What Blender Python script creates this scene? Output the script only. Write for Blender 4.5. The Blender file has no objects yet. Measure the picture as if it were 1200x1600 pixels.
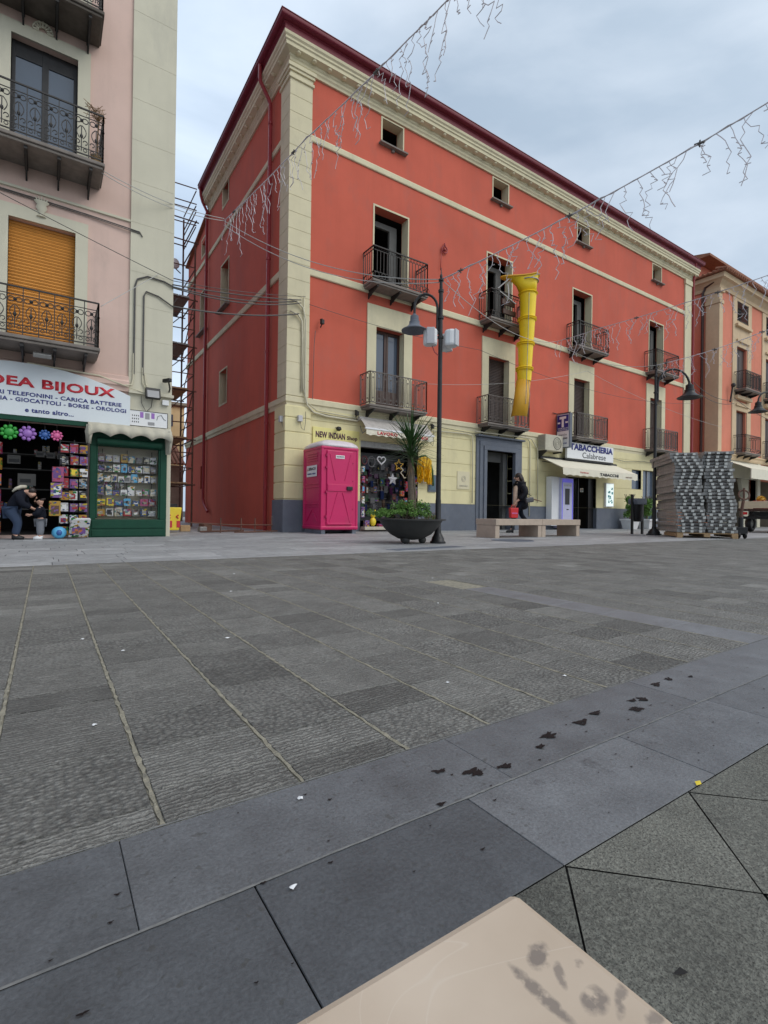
import bpy, bmesh, math, random
from math import sin, cos, pi, radians, sqrt, atan2
from mathutils import Vector, Matrix
random.seed(7)
S = bpy.context.scene
COL = S.collection
# ------------------------------------------------------------------ camera
CAMP = Vector((-5.203, -12.36, 0.52))
F_, YAW, PIT, ROL = 788.0, -0.5912, 0.003, 0.0136
fw = Vector((-sin(YAW)*cos(PIT), cos(YAW)*cos(PIT), sin(PIT)))
r0 = Vector((cos(YAW), sin(YAW), 0)); u0 = r0.cross(fw)
rr = cos(ROL)*r0 + sin(ROL)*u0; uu = -sin(ROL)*r0 + cos(ROL)*u0
cam = bpy.data.cameras.new('camera'); co = bpy.data.objects.new('camera', cam); COL.objects.link(co)
M = Matrix.Identity(4)
for i in range(3):
    M[i][0] = rr[i]; M[i][1] = uu[i]; M[i][2] = -fw[i]; M[i][3] = CAMP[i]
co.matrix_world = M
cam.sensor_fit = 'VERTICAL'; cam.sensor_height = 24; cam.sensor_width = 18
cam.lens = 24*F_/1600; cam.clip_start = 0.01; cam.clip_end = 2000
S.camera = co
# ------------------------------------------------------------------ sky and sun
SUN_EL, SUN_AZ = radians(44), radians(-58)      # direction towards the sun, azimuth from +X
sd = Vector((cos(SUN_EL)*cos(SUN_AZ), cos(SUN_EL)*sin(SUN_AZ), sin(SUN_EL)))
W = bpy.data.worlds.new("World"); S.world = W; W.use_nodes = True
nt = W.node_tree; nt.nodes.clear(); N = nt.nodes.new; L = nt.links.new
sky = N('ShaderNodeTexSky'); sky.sky_type = 'NISHITA'; sky.sun_disc = False
sky.sun_elevation = SUN_EL; sky.sun_rotation = pi/2 - SUN_AZ; sky.dust_density = 3
tc = N('ShaderNodeTexCoord')
mp = N('ShaderNodeMapping'); mp.inputs['Scale'].default_value = (1.2, 1.2, 3.2); mp.inputs['Rotation'].default_value = (0.1, 0.2, 0.6)
L(tc.outputs['Generated'], mp.inputs['Vector'])
n1 = N('ShaderNodeTexNoise'); n1.inputs['Scale'].default_value = 1.6; n1.inputs['Detail'].default_value = 7; n1.inputs['Roughness'].default_value = .5; n1.inputs['Distortion'].default_value = .35
L(mp.outputs['Vector'], n1.inputs['Vector'])
cr = N('ShaderNodeValToRGB'); L(n1.outputs['Fac'], cr.inputs['Fac'])
cr.color_ramp.elements[0].position = .33; cr.color_ramp.elements[0].color = (.30, .39, .505, 1)
cr.color_ramp.elements[1].position = .68; cr.color_ramp.elements[1].color = (.54, .63, .745, 1)
# cloud cover is brighter round the hidden sun
dt = N('ShaderNodeVectorMath'); dt.operation = 'DOT_PRODUCT'; L(tc.outputs['Generated'], dt.inputs[0]); dt.inputs[1].default_value = (sd.x, sd.y, sd.z)
m1 = N('ShaderNodeMapRange'); L(dt.outputs['Value'], m1.inputs['Value']); m1.inputs['From Min'].default_value = -.2; m1.inputs['From Max'].default_value = 1
m1.inputs['To Min'].default_value = 1.0; m1.inputs['To Max'].default_value = 2.2
# and towards the open horizon at the left
d2 = N('ShaderNodeVectorMath'); d2.operation = 'DOT_PRODUCT'; L(tc.outputs['Generated'], d2.inputs[0]); d2.inputs[1].default_value = (-.25, .95, .18)
m2 = N('ShaderNodeMapRange'); L(d2.outputs['Value'], m2.inputs['Value']); m2.inputs['From Min'].default_value = .55; m2.inputs['From Max'].default_value = 1.05
m2.inputs['To Min'].default_value = 1.0; m2.inputs['To Max'].default_value = 1.75
mm = N('ShaderNodeMath'); mm.operation = 'MULTIPLY'; L(m1.outputs[0], mm.inputs[0]); L(m2.outputs[0], mm.inputs[1])
m3 = N('ShaderNodeMath'); m3.operation = 'MULTIPLY'; L(mm.outputs[0], m3.inputs[0]); m3.inputs[1].default_value = 9.0
vm = N('ShaderNodeVectorMath'); vm.operation = 'SCALE'; L(cr.outputs['Color'], vm.inputs[0]); L(m3.outputs[0], vm.inputs['Scale'])
mx = N('ShaderNodeMix'); mx.data_type = 'RGBA'; mx.inputs['Factor'].default_value = .9
wt = N('ShaderNodeMapRange'); L(dt.outputs['Value'], wt.inputs['Value']); wt.inputs['From Min'].default_value = -.1; wt.inputs['From Max'].default_value = .9
wc = N('ShaderNodeMix'); wc.data_type = 'RGBA'; L(wt.outputs[0], wc.inputs['Factor']); wc.inputs['A'].default_value = (1, 1, 1, 1); wc.inputs['B'].default_value = (1.12, 1.0, .88, 1)
wm_ = N('ShaderNodeVectorMath'); wm_.operation = 'MULTIPLY'; L(vm.outputs['Vector'], wm_.inputs[0]); L(wc.outputs['Result'], wm_.inputs[1])
L(sky.outputs['Color'], mx.inputs['A']); L(wm_.outputs[0], mx.inputs['B'])
bg = N('ShaderNodeBackground'); bg.inputs['Strength'].default_value = .1; L(mx.outputs['Result'], bg.inputs['Color'])
wo = N('ShaderNodeOutputWorld'); L(bg.outputs[0], wo.inputs['Surface'])
sl = bpy.data.lights.new('sun', 'SUN'); sl.energy = .95; sl.angle = radians(35); sl.color = (1, .95, .88)
so = bpy.data.objects.new('sun', sl); COL.objects.link(so); so.rotation_euler = sd.to_track_quat('Z', 'Y').to_euler(); so.location = (0, -30, 30)
S.view_settings.view_transform = 'Standard'; S.view_settings.look = 'None'; S.view_settings.gamma = 1; S.view_settings.exposure = 0.2
S.render.engine = 'CYCLES'; S.cycles.max_bounces = 6; S.render.resolution_x = 768; S.render.resolution_y = 1024

# ------------------------------------------------------------------ materials
def pmat(name, col, rough=.8, metal=0, var=.12, nscale=3., bump=.0, bscale=60., spec=.5, big=0, emit=0, detail=6, dirt=None):
    m = bpy.data.materials.new(name); m.use_nodes = True; t = m.node_tree; b = t.nodes['Principled BSDF']
    b.inputs['Roughness'].default_value = rough; b.inputs['Metallic'].default_value = metal; b.inputs['Specular IOR Level'].default_value = spec
    n = t.nodes.new; l = t.links.new
    tcx = n('ShaderNodeTexCoord')
    ns = n('ShaderNodeTexNoise'); ns.inputs['Scale'].default_value = nscale; ns.inputs['Detail'].default_value = detail; ns.inputs['Roughness'].default_value = .6
    l(tcx.outputs['Object'], ns.inputs['Vector'])
    mr = n('ShaderNodeMapRange'); mr.inputs['From Min'].default_value = .25; mr.inputs['From Max'].default_value = .75
    mr.inputs['To Min'].default_value = 1-var; mr.inputs['To Max'].default_value = 1+var; l(ns.outputs['Fac'], mr.inputs['Value'])
    last = mr.outputs[0]
    if big:
        n5 = n('ShaderNodeTexNoise'); n5.inputs['Scale'].default_value = 1; n5.inputs['Detail'].default_value = 5; n5.inputs['Roughness'].default_value = .65
        m5 = n('ShaderNodeMapping'); m5.inputs['Scale'].default_value = (3.2, 3.2, .16); l(tcx.outputs['Object'], m5.inputs[0]); l(m5.outputs[0], n5.inputs['Vector'])
        r5 = n('ShaderNodeMapRange'); r5.inputs['From Min'].default_value = .50; r5.inputs['From Max'].default_value = .75; r5.inputs['To Min'].default_value = 1.0; r5.inputs['To Max'].default_value = .93; l(n5.outputs['Fac'], r5.inputs['Value'])
        m6 = n('ShaderNodeMath'); m6.operation = 'MULTIPLY'; l(last, m6.inputs[0]); l(r5.outputs[0], m6.inputs[1]); last = m6.outputs[0]
    if big:
        n2 = n('ShaderNodeTexNoise'); n2.inputs['Scale'].default_value = .45; n2.inputs['Detail'].default_value = 4; n2.inputs['Distortion'].default_value = .6
        mp2 = n('ShaderNodeMapping'); mp2.inputs['Scale'].default_value = (1, 1, .55); l(tcx.outputs['Object'], mp2.inputs[0]); l(mp2.outputs[0], n2.inputs['Vector'])
        r2 = n('ShaderNodeMapRange'); r2.inputs['From Min'].default_value = .3; r2.inputs['From Max'].default_value = .7
        r2.inputs['To Min'].default_value = 1-big; r2.inputs['To Max'].default_value = 1+big; l(n2.outputs['Fac'], r2.inputs['Value'])
        mu = n('ShaderNodeMath'); mu.operation = 'MULTIPLY'; l(last, mu.inputs[0]); l(r2.outputs[0], mu.inputs[1]); last = mu.outputs[0]
    sc = n('ShaderNodeVectorMath'); sc.operation = 'SCALE'; sc.inputs[0].default_value = col; l(last, sc.inputs['Scale'])
    out = sc.outputs[0]
    if dirt:
        n3 = n('ShaderNodeTexNoise'); n3.inputs['Scale'].default_value = dirt[1]; n3.inputs['Detail'].default_value = 8; n3.inputs['Roughness'].default_value = .7
        mp3 = n('ShaderNodeMapping'); mp3.inputs['Scale'].default_value = (1, 1, dirt[3] if len(dirt) > 3 else 1); l(tcx.outputs['Object'], mp3.inputs[0]); l(mp3.outputs[0], n3.inputs['Vector'])
        r3 = n('ShaderNodeMapRange'); r3.inputs['From Min'].default_value = .52; r3.inputs['From Max'].default_value = .72; r3.inputs['To Max'].default_value = dirt[2]; l(n3.outputs['Fac'], r3.inputs['Value'])
        mi = n('ShaderNodeMix'); mi.data_type = 'RGBA'; l(r3.outputs[0], mi.inputs['Factor']); l(out, mi.inputs['A']); mi.inputs['B'].default_value = (*dirt[0], 1); out = mi.outputs['Result']
    l(out, b.inputs['Base Color'])
    if bump:
        nb = n('ShaderNodeTexNoise'); nb.inputs['Scale'].default_value = bscale; nb.inputs['Detail'].default_value = 5; l(tcx.outputs['Object'], nb.inputs['Vector'])
        bp = n('ShaderNodeBump'); bp.inputs['Strength'].default_value = bump; bp.inputs['Distance'].default_value = .01; l(nb.outputs['Fac'], bp.inputs['Height']); l(bp.outputs[0], b.inputs['Normal'])
    if emit:
        b.inputs['Emission Color'].default_value = (*col, 1); b.inputs['Emission Strength'].default_value = emit
    return m
def glassmat(name, tint=(.02, .03, .04), rough=.03, alpha=.15):
    m = bpy.data.materials.new(name); m.use_nodes = True; t = m.node_tree; b = t.nodes['Principled BSDF']
    b.inputs['Base Color'].default_value = (*tint, 1); b.inputs['Roughness'].default_value = rough; b.inputs['Specular IOR Level'].default_value = .8
    b.inputs['Alpha'].default_value = alpha
    n = t.nodes.new('ShaderNodeTexNoise'); n.inputs['Scale'].default_value = 1.5
    bp = t.nodes.new('ShaderNodeBump'); bp.inputs['Strength'].default_value = .03; bp.inputs['Distance'].default_value = .02
    tcx = t.nodes.new('ShaderNodeTexCoord'); t.links.new(tcx.outputs['Object'], n.inputs['Vector']); t.links.new(n.outputs['Fac'], bp.inputs['Height']); t.links.new(bp.outputs[0], b.inputs['Normal'])
    return m
m_ = {}
m_['red'] = pmat('red_plaster', (.55, .112, .068), .9, var=.06, nscale=1.2, bump=.25, bscale=40, big=.10, dirt=((.40, .13, .10), 1.1, .5, .5))
m_['cream'] = pmat('cream_plaster', (.66, .60, .41), .88, var=.07, nscale=2, bump=.15, bscale=45, big=.05, dirt=((.40, .37, .27), 2.2, .35, .4))
m_['creamlow'] = pmat('yellow_cream_plaster', (.72, .65, .38), .88, var=.06, nscale=2, bump=.15, bscale=45, big=.06, dirt=((.46, .42, .28), 2.5, .35, .35))
m_['slate'] = pmat('slate_grey_paint', (.125, .142, .175), .75, var=.10, nscale=4, bump=.1, dirt=((.22, .22, .23), 3, .35))
m_['maroon'] = pmat('maroon_gutter', (.17, .014, .028), .5, metal=0, spec=.35, var=.08, nscale=2)
m_['maroonp'] = pmat('maroon_pipe', (.30, .035, .04), .35, metal=.1, var=.08, nscale=2)
m_['rooft'] = pmat('terracotta_roof', (.28, .12, .07), .9, var=.3, nscale=8, bump=.4, bscale=20)
m_['dark'] = pmat('dark_interior', (.012, .011, .011), .9, var=.4, nscale=2)  # near-black colour stands in for the shade inside the rooms
m_['greyint'] = pmat('grey_interior', (.12, .12, .115), .9, var=.2, nscale=3)
m_['iron'] = pmat('wrought_iron', (.035, .033, .032), .55, metal=.3, var=.3, nscale=12)
m_['irongrey'] = pmat('weathered_grey_iron', (.13, .115, .105), .6, metal=.2, var=.35, nscale=14)
m_['slab'] = pmat('balcony_stone', (.20, .175, .155), .85, var=.25, nscale=6, bump=.2)
m_['slabd'] = pmat('balcony_underside', (.10, .085, .07), .85, var=.3, nscale=6, bump=.2)
m_['wood'] = pmat('dark_brown_wood', (.055, .022, .014), .45, var=.3, nscale=9)
m_['shutterd'] = pmat('dark_brown_shutter', (.05, .032, .028), .5, var=.2, nscale=5)
m_['orange'] = pmat('orange_shutter', (.62, .26, .045), .55, var=.10, nscale=3, big=.06)
m_['pinkpl'] = pmat('pale_pink_plaster', (.66, .48, .41), .9, var=.05, nscale=2, bump=.12, big=.07, dirt=((.42, .33, .28), 1.4, .4, .35))
m_['greypl'] = pmat('pale_grey_plaster', (.60, .57, .45), .9, var=.05, nscale=2, bump=.12, big=.05, dirt=((.36, .35, .30), 1.5, .4, .3))
m_['lilac'] = pmat('lilac_edge', (.55, .42, .50), .9, var=.05)  # lens colour fringe along the edge, put into the wall colour
m_['glass'] = glassmat('window_glass', (.075, .10, .14), .05, 1)  # blue-grey base colour paints in the sky reflected on the panes
m_['cglass'] = glassmat('clear_glass', (.05, .06, .06), .02, .05)
m_['green'] = pmat('dark_green_paint', (.008, .055, .032), .6, spec=.25, var=.15, nscale=5)
m_['white'] = pmat('white_paint', (.74, .75, .76), .6, var=.04, nscale=3)
m_['signw'] = pmat('white_sign_panel', (.66, .71, .74), .4, var=.03, nscale=2)
m_['redlet'] = pmat('red_lettering', (.55, .02, .035), .5, var=.03)
m_['bluelet'] = pmat('navy_lettering', (.015, .022, .20), .5, var=.03)
m_['maroonlet'] = pmat('plum_lettering', (.07, .01, .045), .5, var=.03)
m_['blacklet'] = pmat('black_lettering', (.02, .02, .025), .5, var=.03)
m_['canvas'] = pmat('beige_canvas', (.50, .47, .38), .95, var=.12, nscale=5, bump=.1, dirt=((.30, .28, .22), 4, .4))
m_['canvasw'] = pmat('ivory_canvas', (.72, .68, .55), .9, var=.05, nscale=4)
m_['canvasg'] = pmat('dirty_grey_canvas', (.45, .42, .39), .9, var=.15, nscale=6, dirt=((.22, .20, .18), 5, .5))
m_['magenta'] = pmat('magenta_plastic', (.56, .010, .112), .36, var=.07, nscale=2, bump=.05, bscale=8, dirt=((.40, .035, .10), 2.2, .45, .5))
m_['magentad'] = pmat('dark_magenta_plastic', (.38, .01, .085), .42, var=.1, nscale=3)
m_['dome'] = pmat('white_translucent_roof', (.66, .60, .63), .5, var=.12, nscale=9)
m_['blackm'] = pmat('black_metal', (.02, .02, .021), .42, metal=.3, var=.3, nscale=10)
m_['planter'] = pmat('dark_cast_planter', (.028, .028, .026), .6, var=.25, nscale=7, bump=.1)
m_['benchst'] = pmat('beige_stone_bench', (.42, .34, .27), .65, var=.12, nscale=6, bump=.1, dirt=((.28, .23, .19), 4, .3))
m_['yellow'] = pmat('yellow_plastic', (.92, .66, .012), .45, var=.07, nscale=2, dirt=((.62, .42, .04), 2.5, .35))
m_['chuteo'] = pmat('orange_yellow_plastic', (.68, .36, .02), .5, var=.1, nscale=2)
m_['steel'] = pmat('galvanised_steel', (.30, .30, .29), .5, metal=.6, var=.2, nscale=12)
m_['rust'] = pmat('rusty_steel_tube', (.13, .065, .045), .75, var=.4, nscale=9)
m_['plank'] = pmat('weathered_grey_plank', (.36, .335, .30), .85, var=.25, nscale=7, bump=.2)
m_['plankm'] = pmat('dull_metal_plank_end', (.27, .265, .255), .55, metal=.4, var=.35, nscale=16)
m_['hook'] = pmat('bright_metal_hook', (.50, .50, .47), .4, metal=.4, var=.1)
m_['pallet'] = pmat('pallet_wood', (.42, .28, .15), .85, var=.25, nscale=8)
m_['leaf'] = pmat('green_leaves', (.10, .21, .035), .6, var=.5, nscale=18)
m_['leafd'] = pmat('dark_green_blades', (.045, .105, .028), .5, var=.4, nscale=14)
m_['leafbr'] = pmat('dry_brown_leaves', (.22, .13, .06), .8, var=.4, nscale=14)
m_['trunk'] = pmat('rough_trunk', (.12, .095, .07), .9, var=.4, nscale=16, bump=.6, bscale=30)
m_['soil'] = pmat('soil', (.05, .035, .025), .95, var=.3)
m_['skin'] = pmat('skin', (.50, .29, .21), .55, var=.04)
m_['hair'] = pmat('dark_brown_hair', (.02, .012, .01), .5, var=.3, nscale=30)
m_['coat'] = pmat('black_quilted_coat', (.006, .006, .010), .6, var=.2, bump=.3, bscale=14, spec=.2)
m_['navy'] = pmat('navy_jacket', (.008, .010, .018), .8, spec=.2, var=.2)
m_['jeans'] = pmat('blue_jeans', (.025, .045, .09), .85, var=.2)  # blue darkened, doorway shadow put into the colour
m_['greytr'] = pmat('grey_trousers', (.16, .17, .19), .85, var=.25)
m_['beigekn'] = pmat('beige_knit', (.55, .40, .30), .9, var=.1)
m_['redbag'] = pmat('red_plastic', (.62, .02, .025), .4, var=.05)
m_['wire'] = pmat('grey_cable', (.10, .095, .09), .6, var=.2)
m_['wirel'] = pmat('pale_cable', (.45, .45, .43), .5, var=.1)
m_['lights'] = pmat('icicle_wire', (.60, .56, .58), .5, var=.1)
m_['conduit'] = pmat('cream_conduit', (.58, .54, .40), .6, var=.08)
m_['pinkr'] = pmat('salmon_plaster', (.66, .22, .14), .9, var=.06, nscale=2, big=.08)
m_['tan'] = pmat('tan_stone_trim', (.62, .47, .30), .88, var=.08, nscale=3, bump=.15, big=.05)
m_['stonewall'] = pmat('rough_stone_wall', (.26, .22, .17), .9, var=.5, nscale=9, bump=.8, bscale=9)
m_['paley'] = pmat('pale_yellow_plaster', (.72, .55, .30), .9, var=.06, big=.06)
m_['beigew'] = pmat('old_beige_plaster', (.30, .26, .2), .9, var=.2, nscale=3, big=.15)
def flat(name, col, rough=.6, emit=0): return pmat(name, col, rough, var=.06, nscale=6, emit=emit)
COLS = dict(pink=(.62, .12, .30), purple=(.22, .09, .38), violet=(.30, .14, .46), red=(.55, .03, .04), orange=(.70, .20, .03), yellow=(.80, .62, .04), blue=(.03, .10, .32),
            sky=(.10, .42, .70), green=(.03, .30, .04), white=(.72, .72, .72), grey=(.28, .28, .29), black=(.03, .03, .035), cream=(.60, .54, .40), gold=(.72, .42, .05), brown=(.20, .10, .06), silver=(.5, .5, .52), teal=(.05, .30, .32))
def goodsmat(name, col, others, scale=21):
    m = bpy.data.materials.new(name); m.use_nodes = True; t = m.node_tree; b = t.nodes['Principled BSDF']; n = t.nodes.new; l = t.links.new
    tcx = n('ShaderNodeTexCoord'); oi = n('ShaderNodeObjectInfo'); ml = n('ShaderNodeMath'); ml.operation = 'MULTIPLY'; ml.inputs[1].default_value = 37; l(oi.outputs['Random'], ml.inputs[0])
    ad = n('ShaderNodeVectorMath'); ad.operation = 'ADD'; l(tcx.outputs['Object'], ad.inputs[0]); l(ml.outputs[0], ad.inputs[1])
    mp = n('ShaderNodeMapping'); mp.inputs['Scale'].default_value = (1, 1, 1.5); l(ad.outputs[0], mp.inputs[0])
    v = n('ShaderNodeTexVoronoi'); v.inputs['Scale'].default_value = scale; v.distance = 'CHEBYCHEV'; l(mp.outputs[0], v.inputs['Vector'])
    r = n('ShaderNodeValToRGB'); r.color_ramp.interpolation = 'CONSTANT'; e = r.color_ramp.elements; e[0].color = (*col, 1); e[1].position = .55; e[1].color = (*others[0], 1)
    for p, c in ((.68, others[1]), (.80, others[2]), (.88, col)): q = e.new(p); q.color = (*c, 1)
    sp = n('ShaderNodeSeparateColor'); l(v.outputs['Color'], sp.inputs[0]); l(sp.outputs[0], r.inputs['Fac']); l(r.outputs[0], b.inputs['Base Color']); b.inputs['Roughness'].default_value = .35; return m
_ck = ['purple', 'black', 'blue', 'grey', 'violet', 'red', 'white', 'brown', 'pink', 'cream', 'orange', 'teal', 'silver', 'gold', 'sky', 'yellow', 'green']
for _i, (k, c) in enumerate(COLS.items()):
    m_['c_'+k] = flat(k+'_plastic', c, .4)
    m_['g_'+k] = goodsmat(k+'_printed_packaging', tuple(x*(.85 if k in ('white', 'cream', 'silver', 'yellow', 'sky') else .5) for x in c), [tuple(x*.5 for x in COLS[_ck[(_i*5+j*3+2) % len(_ck)]]) for j in range(3)])  # packaging colours scaled down, shop interior shading put into them

# ------------------------------------------------------------------ mesh helpers
class MB:
    def __init__(s): s.v = []; s.f = []; s.mi = []; s.k = 0
    def add(s, vs, fs):
        b = len(s.v); s.v += [tuple(p) for p in vs]; s.f += [tuple(b+i for i in f) for f in fs]; s.mi += [s.k]*len(fs); return s
    def box(s, x0, x1, y0, y1, z0, z1):
        x0, x1 = sorted((x0, x1)); y0, y1 = sorted((y0, y1)); z0, z1 = sorted((z0, z1))
        return s.add([(x0,y0,z0),(x1,y0,z0),(x1,y1,z0),(x0,y1,z0),(x0,y0,z1),(x1,y0,z1),(x1,y1,z1),(x0,y1,z1)],
                     [(0,3,2,1),(4,5,6,7),(0,1,5,4),(1,2,6,5),(2,3,7,6),(3,0,4,7)])
    def obox(s, c, size, rz=0, rx=0, ry=0):
        R = Matrix.Rotation(rz, 3, 'Z') @ Matrix.Rotation(ry, 3, 'Y') @ Matrix.Rotation(rx, 3, 'X'); c = Vector(c); hx, hy, hz = [a/2 for a in size]
        vs = [c + R @ Vector(p) for p in [(-hx,-hy,-hz),(hx,-hy,-hz),(hx,hy,-hz),(-hx,hy,-hz),(-hx,-hy,hz),(hx,-hy,hz),(hx,hy,hz),(-hx,hy,hz)]]
        return s.add(vs, [(0,3,2,1),(4,5,6,7),(0,1,5,4),(1,2,6,5),(2,3,7,6),(3,0,4,7)])
    def tube(s, pts, r, n=5, closed=False):
        pts = [Vector(p) for p in pts]; m = len(pts)
        if m < 2: return s
        rs = r if isinstance(r, (list, tuple)) else [r]*m
        vs = []; prev = None
        for i, p in enumerate(pts):
            if closed: t = pts[(i+1) % m] - pts[i-1]
            else: t = pts[min(i+1, m-1)] - pts[max(i-1, 0)]
            t = t.normalized() if t.length > 1e-9 else Vector((0, 0, 1))
            if prev is None:
                a = Vector((0, 0, 1)) if abs(t.z) < .9 else Vector((1, 0, 0)); prev = t.cross(a).normalized()
            else:
                prev = prev - t*prev.dot(t); prev = prev.normalized() if prev.length > 1e-6 else t.orthogonal().normalized()
            b = t.cross(prev)
            for j in range(n):
                a = 2*pi*j/n + pi/n; vs.append(p + (prev*cos(a) + b*sin(a))*rs[i])
        fs = []
        for i in range(m if closed else m-1):
            for j in range(n):
                a = i*n+j; b2 = i*n+(j+1) % n; c = ((i+1) % m)*n+(j+1) % n; d = ((i+1) % m)*n+j; fs.append((a, b2, c, d))
        if not closed: fs.append(tuple(range(n))[::-1]); fs.append(tuple((m-1)*n+j for j in range(n)))
        return s.add(vs, fs)
    def ring(s, c, ax1, ax2, R, r, n=12, k=4, a0=0, a1=2*pi):
        c = Vector(c); ax1 = Vector(ax1); ax2 = Vector(ax2); full = abs(a1-a0-2*pi) < 1e-6
        m = n if full else n+1
        return s.tube([c + ax1*R*cos(a0+(a1-a0)*i/n) + ax2*R*sin(a0+(a1-a0)*i/n) for i in range(m)], r, k, full)
    def lathe(s, prof, c=(0, 0, 0), n=20, sx=1, sy=1):
        vs = []; m = len(prof)
        for (r, z) in prof:
            for j in range(n): vs.append((c[0]+r*sx*cos(2*pi*j/n), c[1]+r*sy*sin(2*pi*j/n), c[2]+z))
        fs = [(i*n+j, i*n+(j+1) % n, (i+1)*n+(j+1) % n, (i+1)*n+j) for i in range(m-1) for j in range(n)]
        fs.append(tuple(range(n))[::-1]); fs.append(tuple((m-1)*n+j for j in range(n)))
        return s.add(vs, fs)
    def prism(s, poly, ax, a, b):
        # poly in the two other axes (x,z for 'y'; y,z for 'x'; x,y for 'z')
        def P(u, v, w): return {'y': (u, w, v), 'x': (w, u, v), 'z': (u, v, w)}[ax]
        n = len(poly); vs = [P(u, v, a) for u, v in poly] + [P(u, v, b) for u, v in poly]
        fs = [tuple(range(n)), tuple(range(2*n-1, n-1, -1))] + [(i, n+i, n+(i+1) % n, (i+1) % n) for i in range(n)]
        return s.add(vs, fs)
    def quad(s, a, b, c, d): return s.add([a, b, c, d], [(0, 1, 2, 3)])
    def ball(s, c, r, n=10, sz=1, sx=1, sy=1):
        m = max(4, n//2+1); pr = [(max(r*sin(pi*i/m), r*.02), -r*cos(pi*i/m)*sz) for i in range(m+1)]
        return s.lathe(pr, c, n, sx, sy)
    def sweep(s, prof, path):
        # prof: (out,z); path: function out -> list of xy stations
        k = len(path(0)); n = len(prof); vs = []
        for (o, z) in prof:
            for (x, y) in path(o): vs.append((x, y, z))
        fs = [(i*k+j, i*k+j+1, (i+1)*k+j+1, (i+1)*k+j) for i in range(n-1) for j in range(k-1)]
        fs += [tuple(i*k for i in range(n)), tuple(i*k+k-1 for i in range(n))[::-1]]
        return s.add(vs, fs)
    def build(s, name, mat, parent=None, smooth=False, bevel=0, local=False, fix=True):
        me = bpy.data.meshes.new(name); me.from_pydata(s.v, [], s.f)
        mats = mat if isinstance(mat, (list, tuple)) else [mat]
        for q in mats: me.materials.append(m_[q] if isinstance(q, str) else q)
        if len(mats) > 1: me.polygons.foreach_set('material_index', s.mi)
        if fix:
            bm = bmesh.new(); bm.from_mesh(me); bmesh.ops.recalc_face_normals(bm, faces=bm.faces); bm.to_mesh(me); bm.free()
        if smooth:
            me.polygons.foreach_set('use_smooth', [True]*len(me.polygons))
            if smooth != 2: me.set_sharp_from_angle(angle=radians(40))
        o = bpy.data.objects.new(name, me); COL.objects.link(o)
        if parent:
            o.parent = parent
            if not local: o.location = -wloc(parent)
        if bevel:
            b = o.modifiers.new('bevel', 'BEVEL'); b.width = bevel; b.segments = 2; b.limit_method = 'ANGLE'; b.angle_limit = radians(50)
        return o
def wloc(o):
    v = Vector((0, 0, 0))
    while o: v = v + Vector(o.location); o = o.parent
    return v
def thing(name, label, cat, loc=(0, 0, 0), rz=0, group=None):
    o = bpy.data.objects.new(name, None); COL.objects.link(o); o.location = loc; o.rotation_euler = (0, 0, rz); o.empty_display_size = .2
    return tag(o, label, cat, group)
def tag(o, label, cat, group=None):
    o['label'] = label; o['category'] = cat
    if group: o['group'] = group
    return o
def struct(o, kind='structure'): o['kind'] = kind; return o
def dup(o, loc=None, label=None, group=None, rz=None, parent=None):
    c = o.copy(); COL.objects.link(c)
    if parent: c.parent = parent
    if loc is not None: c.location = loc
    if rz is not None: c.rotation_euler = (0, 0, rz)
    if label: c['label'] = label
    if group: c['group'] = group
    for ch in o.children: dup(ch, parent=c)
    return c
def text(txt, x0, x1, z0, z1, y, mat, parent, name='lettering', depth=.006, bold=.02, face='-y', shear=0):
    cu = bpy.data.curves.new('t', 'FONT'); cu.body = txt; cu.offset = bold; cu.shear = shear; cu.resolution_u = 3; cu.space_character = 1.05
    to = bpy.data.objects.new('t', cu); COL.objects.link(to); bpy.context.view_layer.update()
    me = bpy.data.meshes.new_from_object(to.evaluated_get(bpy.context.evaluated_depsgraph_get())); bpy.data.objects.remove(to)
    xs = [v.co.x for v in me.vertices]; ys = [v.co.y for v in me.vertices]; ax, bx_, ay, by_ = min(xs), max(xs), min(ys), max(ys)
    bm = bmesh.new(); bm.from_mesh(me); r = bmesh.ops.extrude_face_region(bm, geom=bm.faces[:]); 
    for v in [g for g in r['geom'] if isinstance(g, bmesh.types.BMVert)]: v.co.z += 1
    off = -wloc(parent) if parent else Vector((0, 0, 0))
    for v in bm.verts:
        u = (v.co.x-ax)/(bx_-ax)*(x1-x0)+x0; w = (v.co.y-ay)/(by_-ay)*(z1-z0)+z0; d = v.co.z*depth
        v.co = (u, y-d, w) if face == '-y' else ((y-d, -u, w) if face == '-x' else (u, w, d))
    bmesh.ops.recalc_face_normals(bm, faces=bm.faces); bm.to_mesh(me); bm.free(); me.materials.clear(); me.materials.append(m_[mat])
    o = bpy.data.objects.new(name, me); COL.objects.link(o)
    if parent: o.parent = parent; o.location = off
    return o
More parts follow.
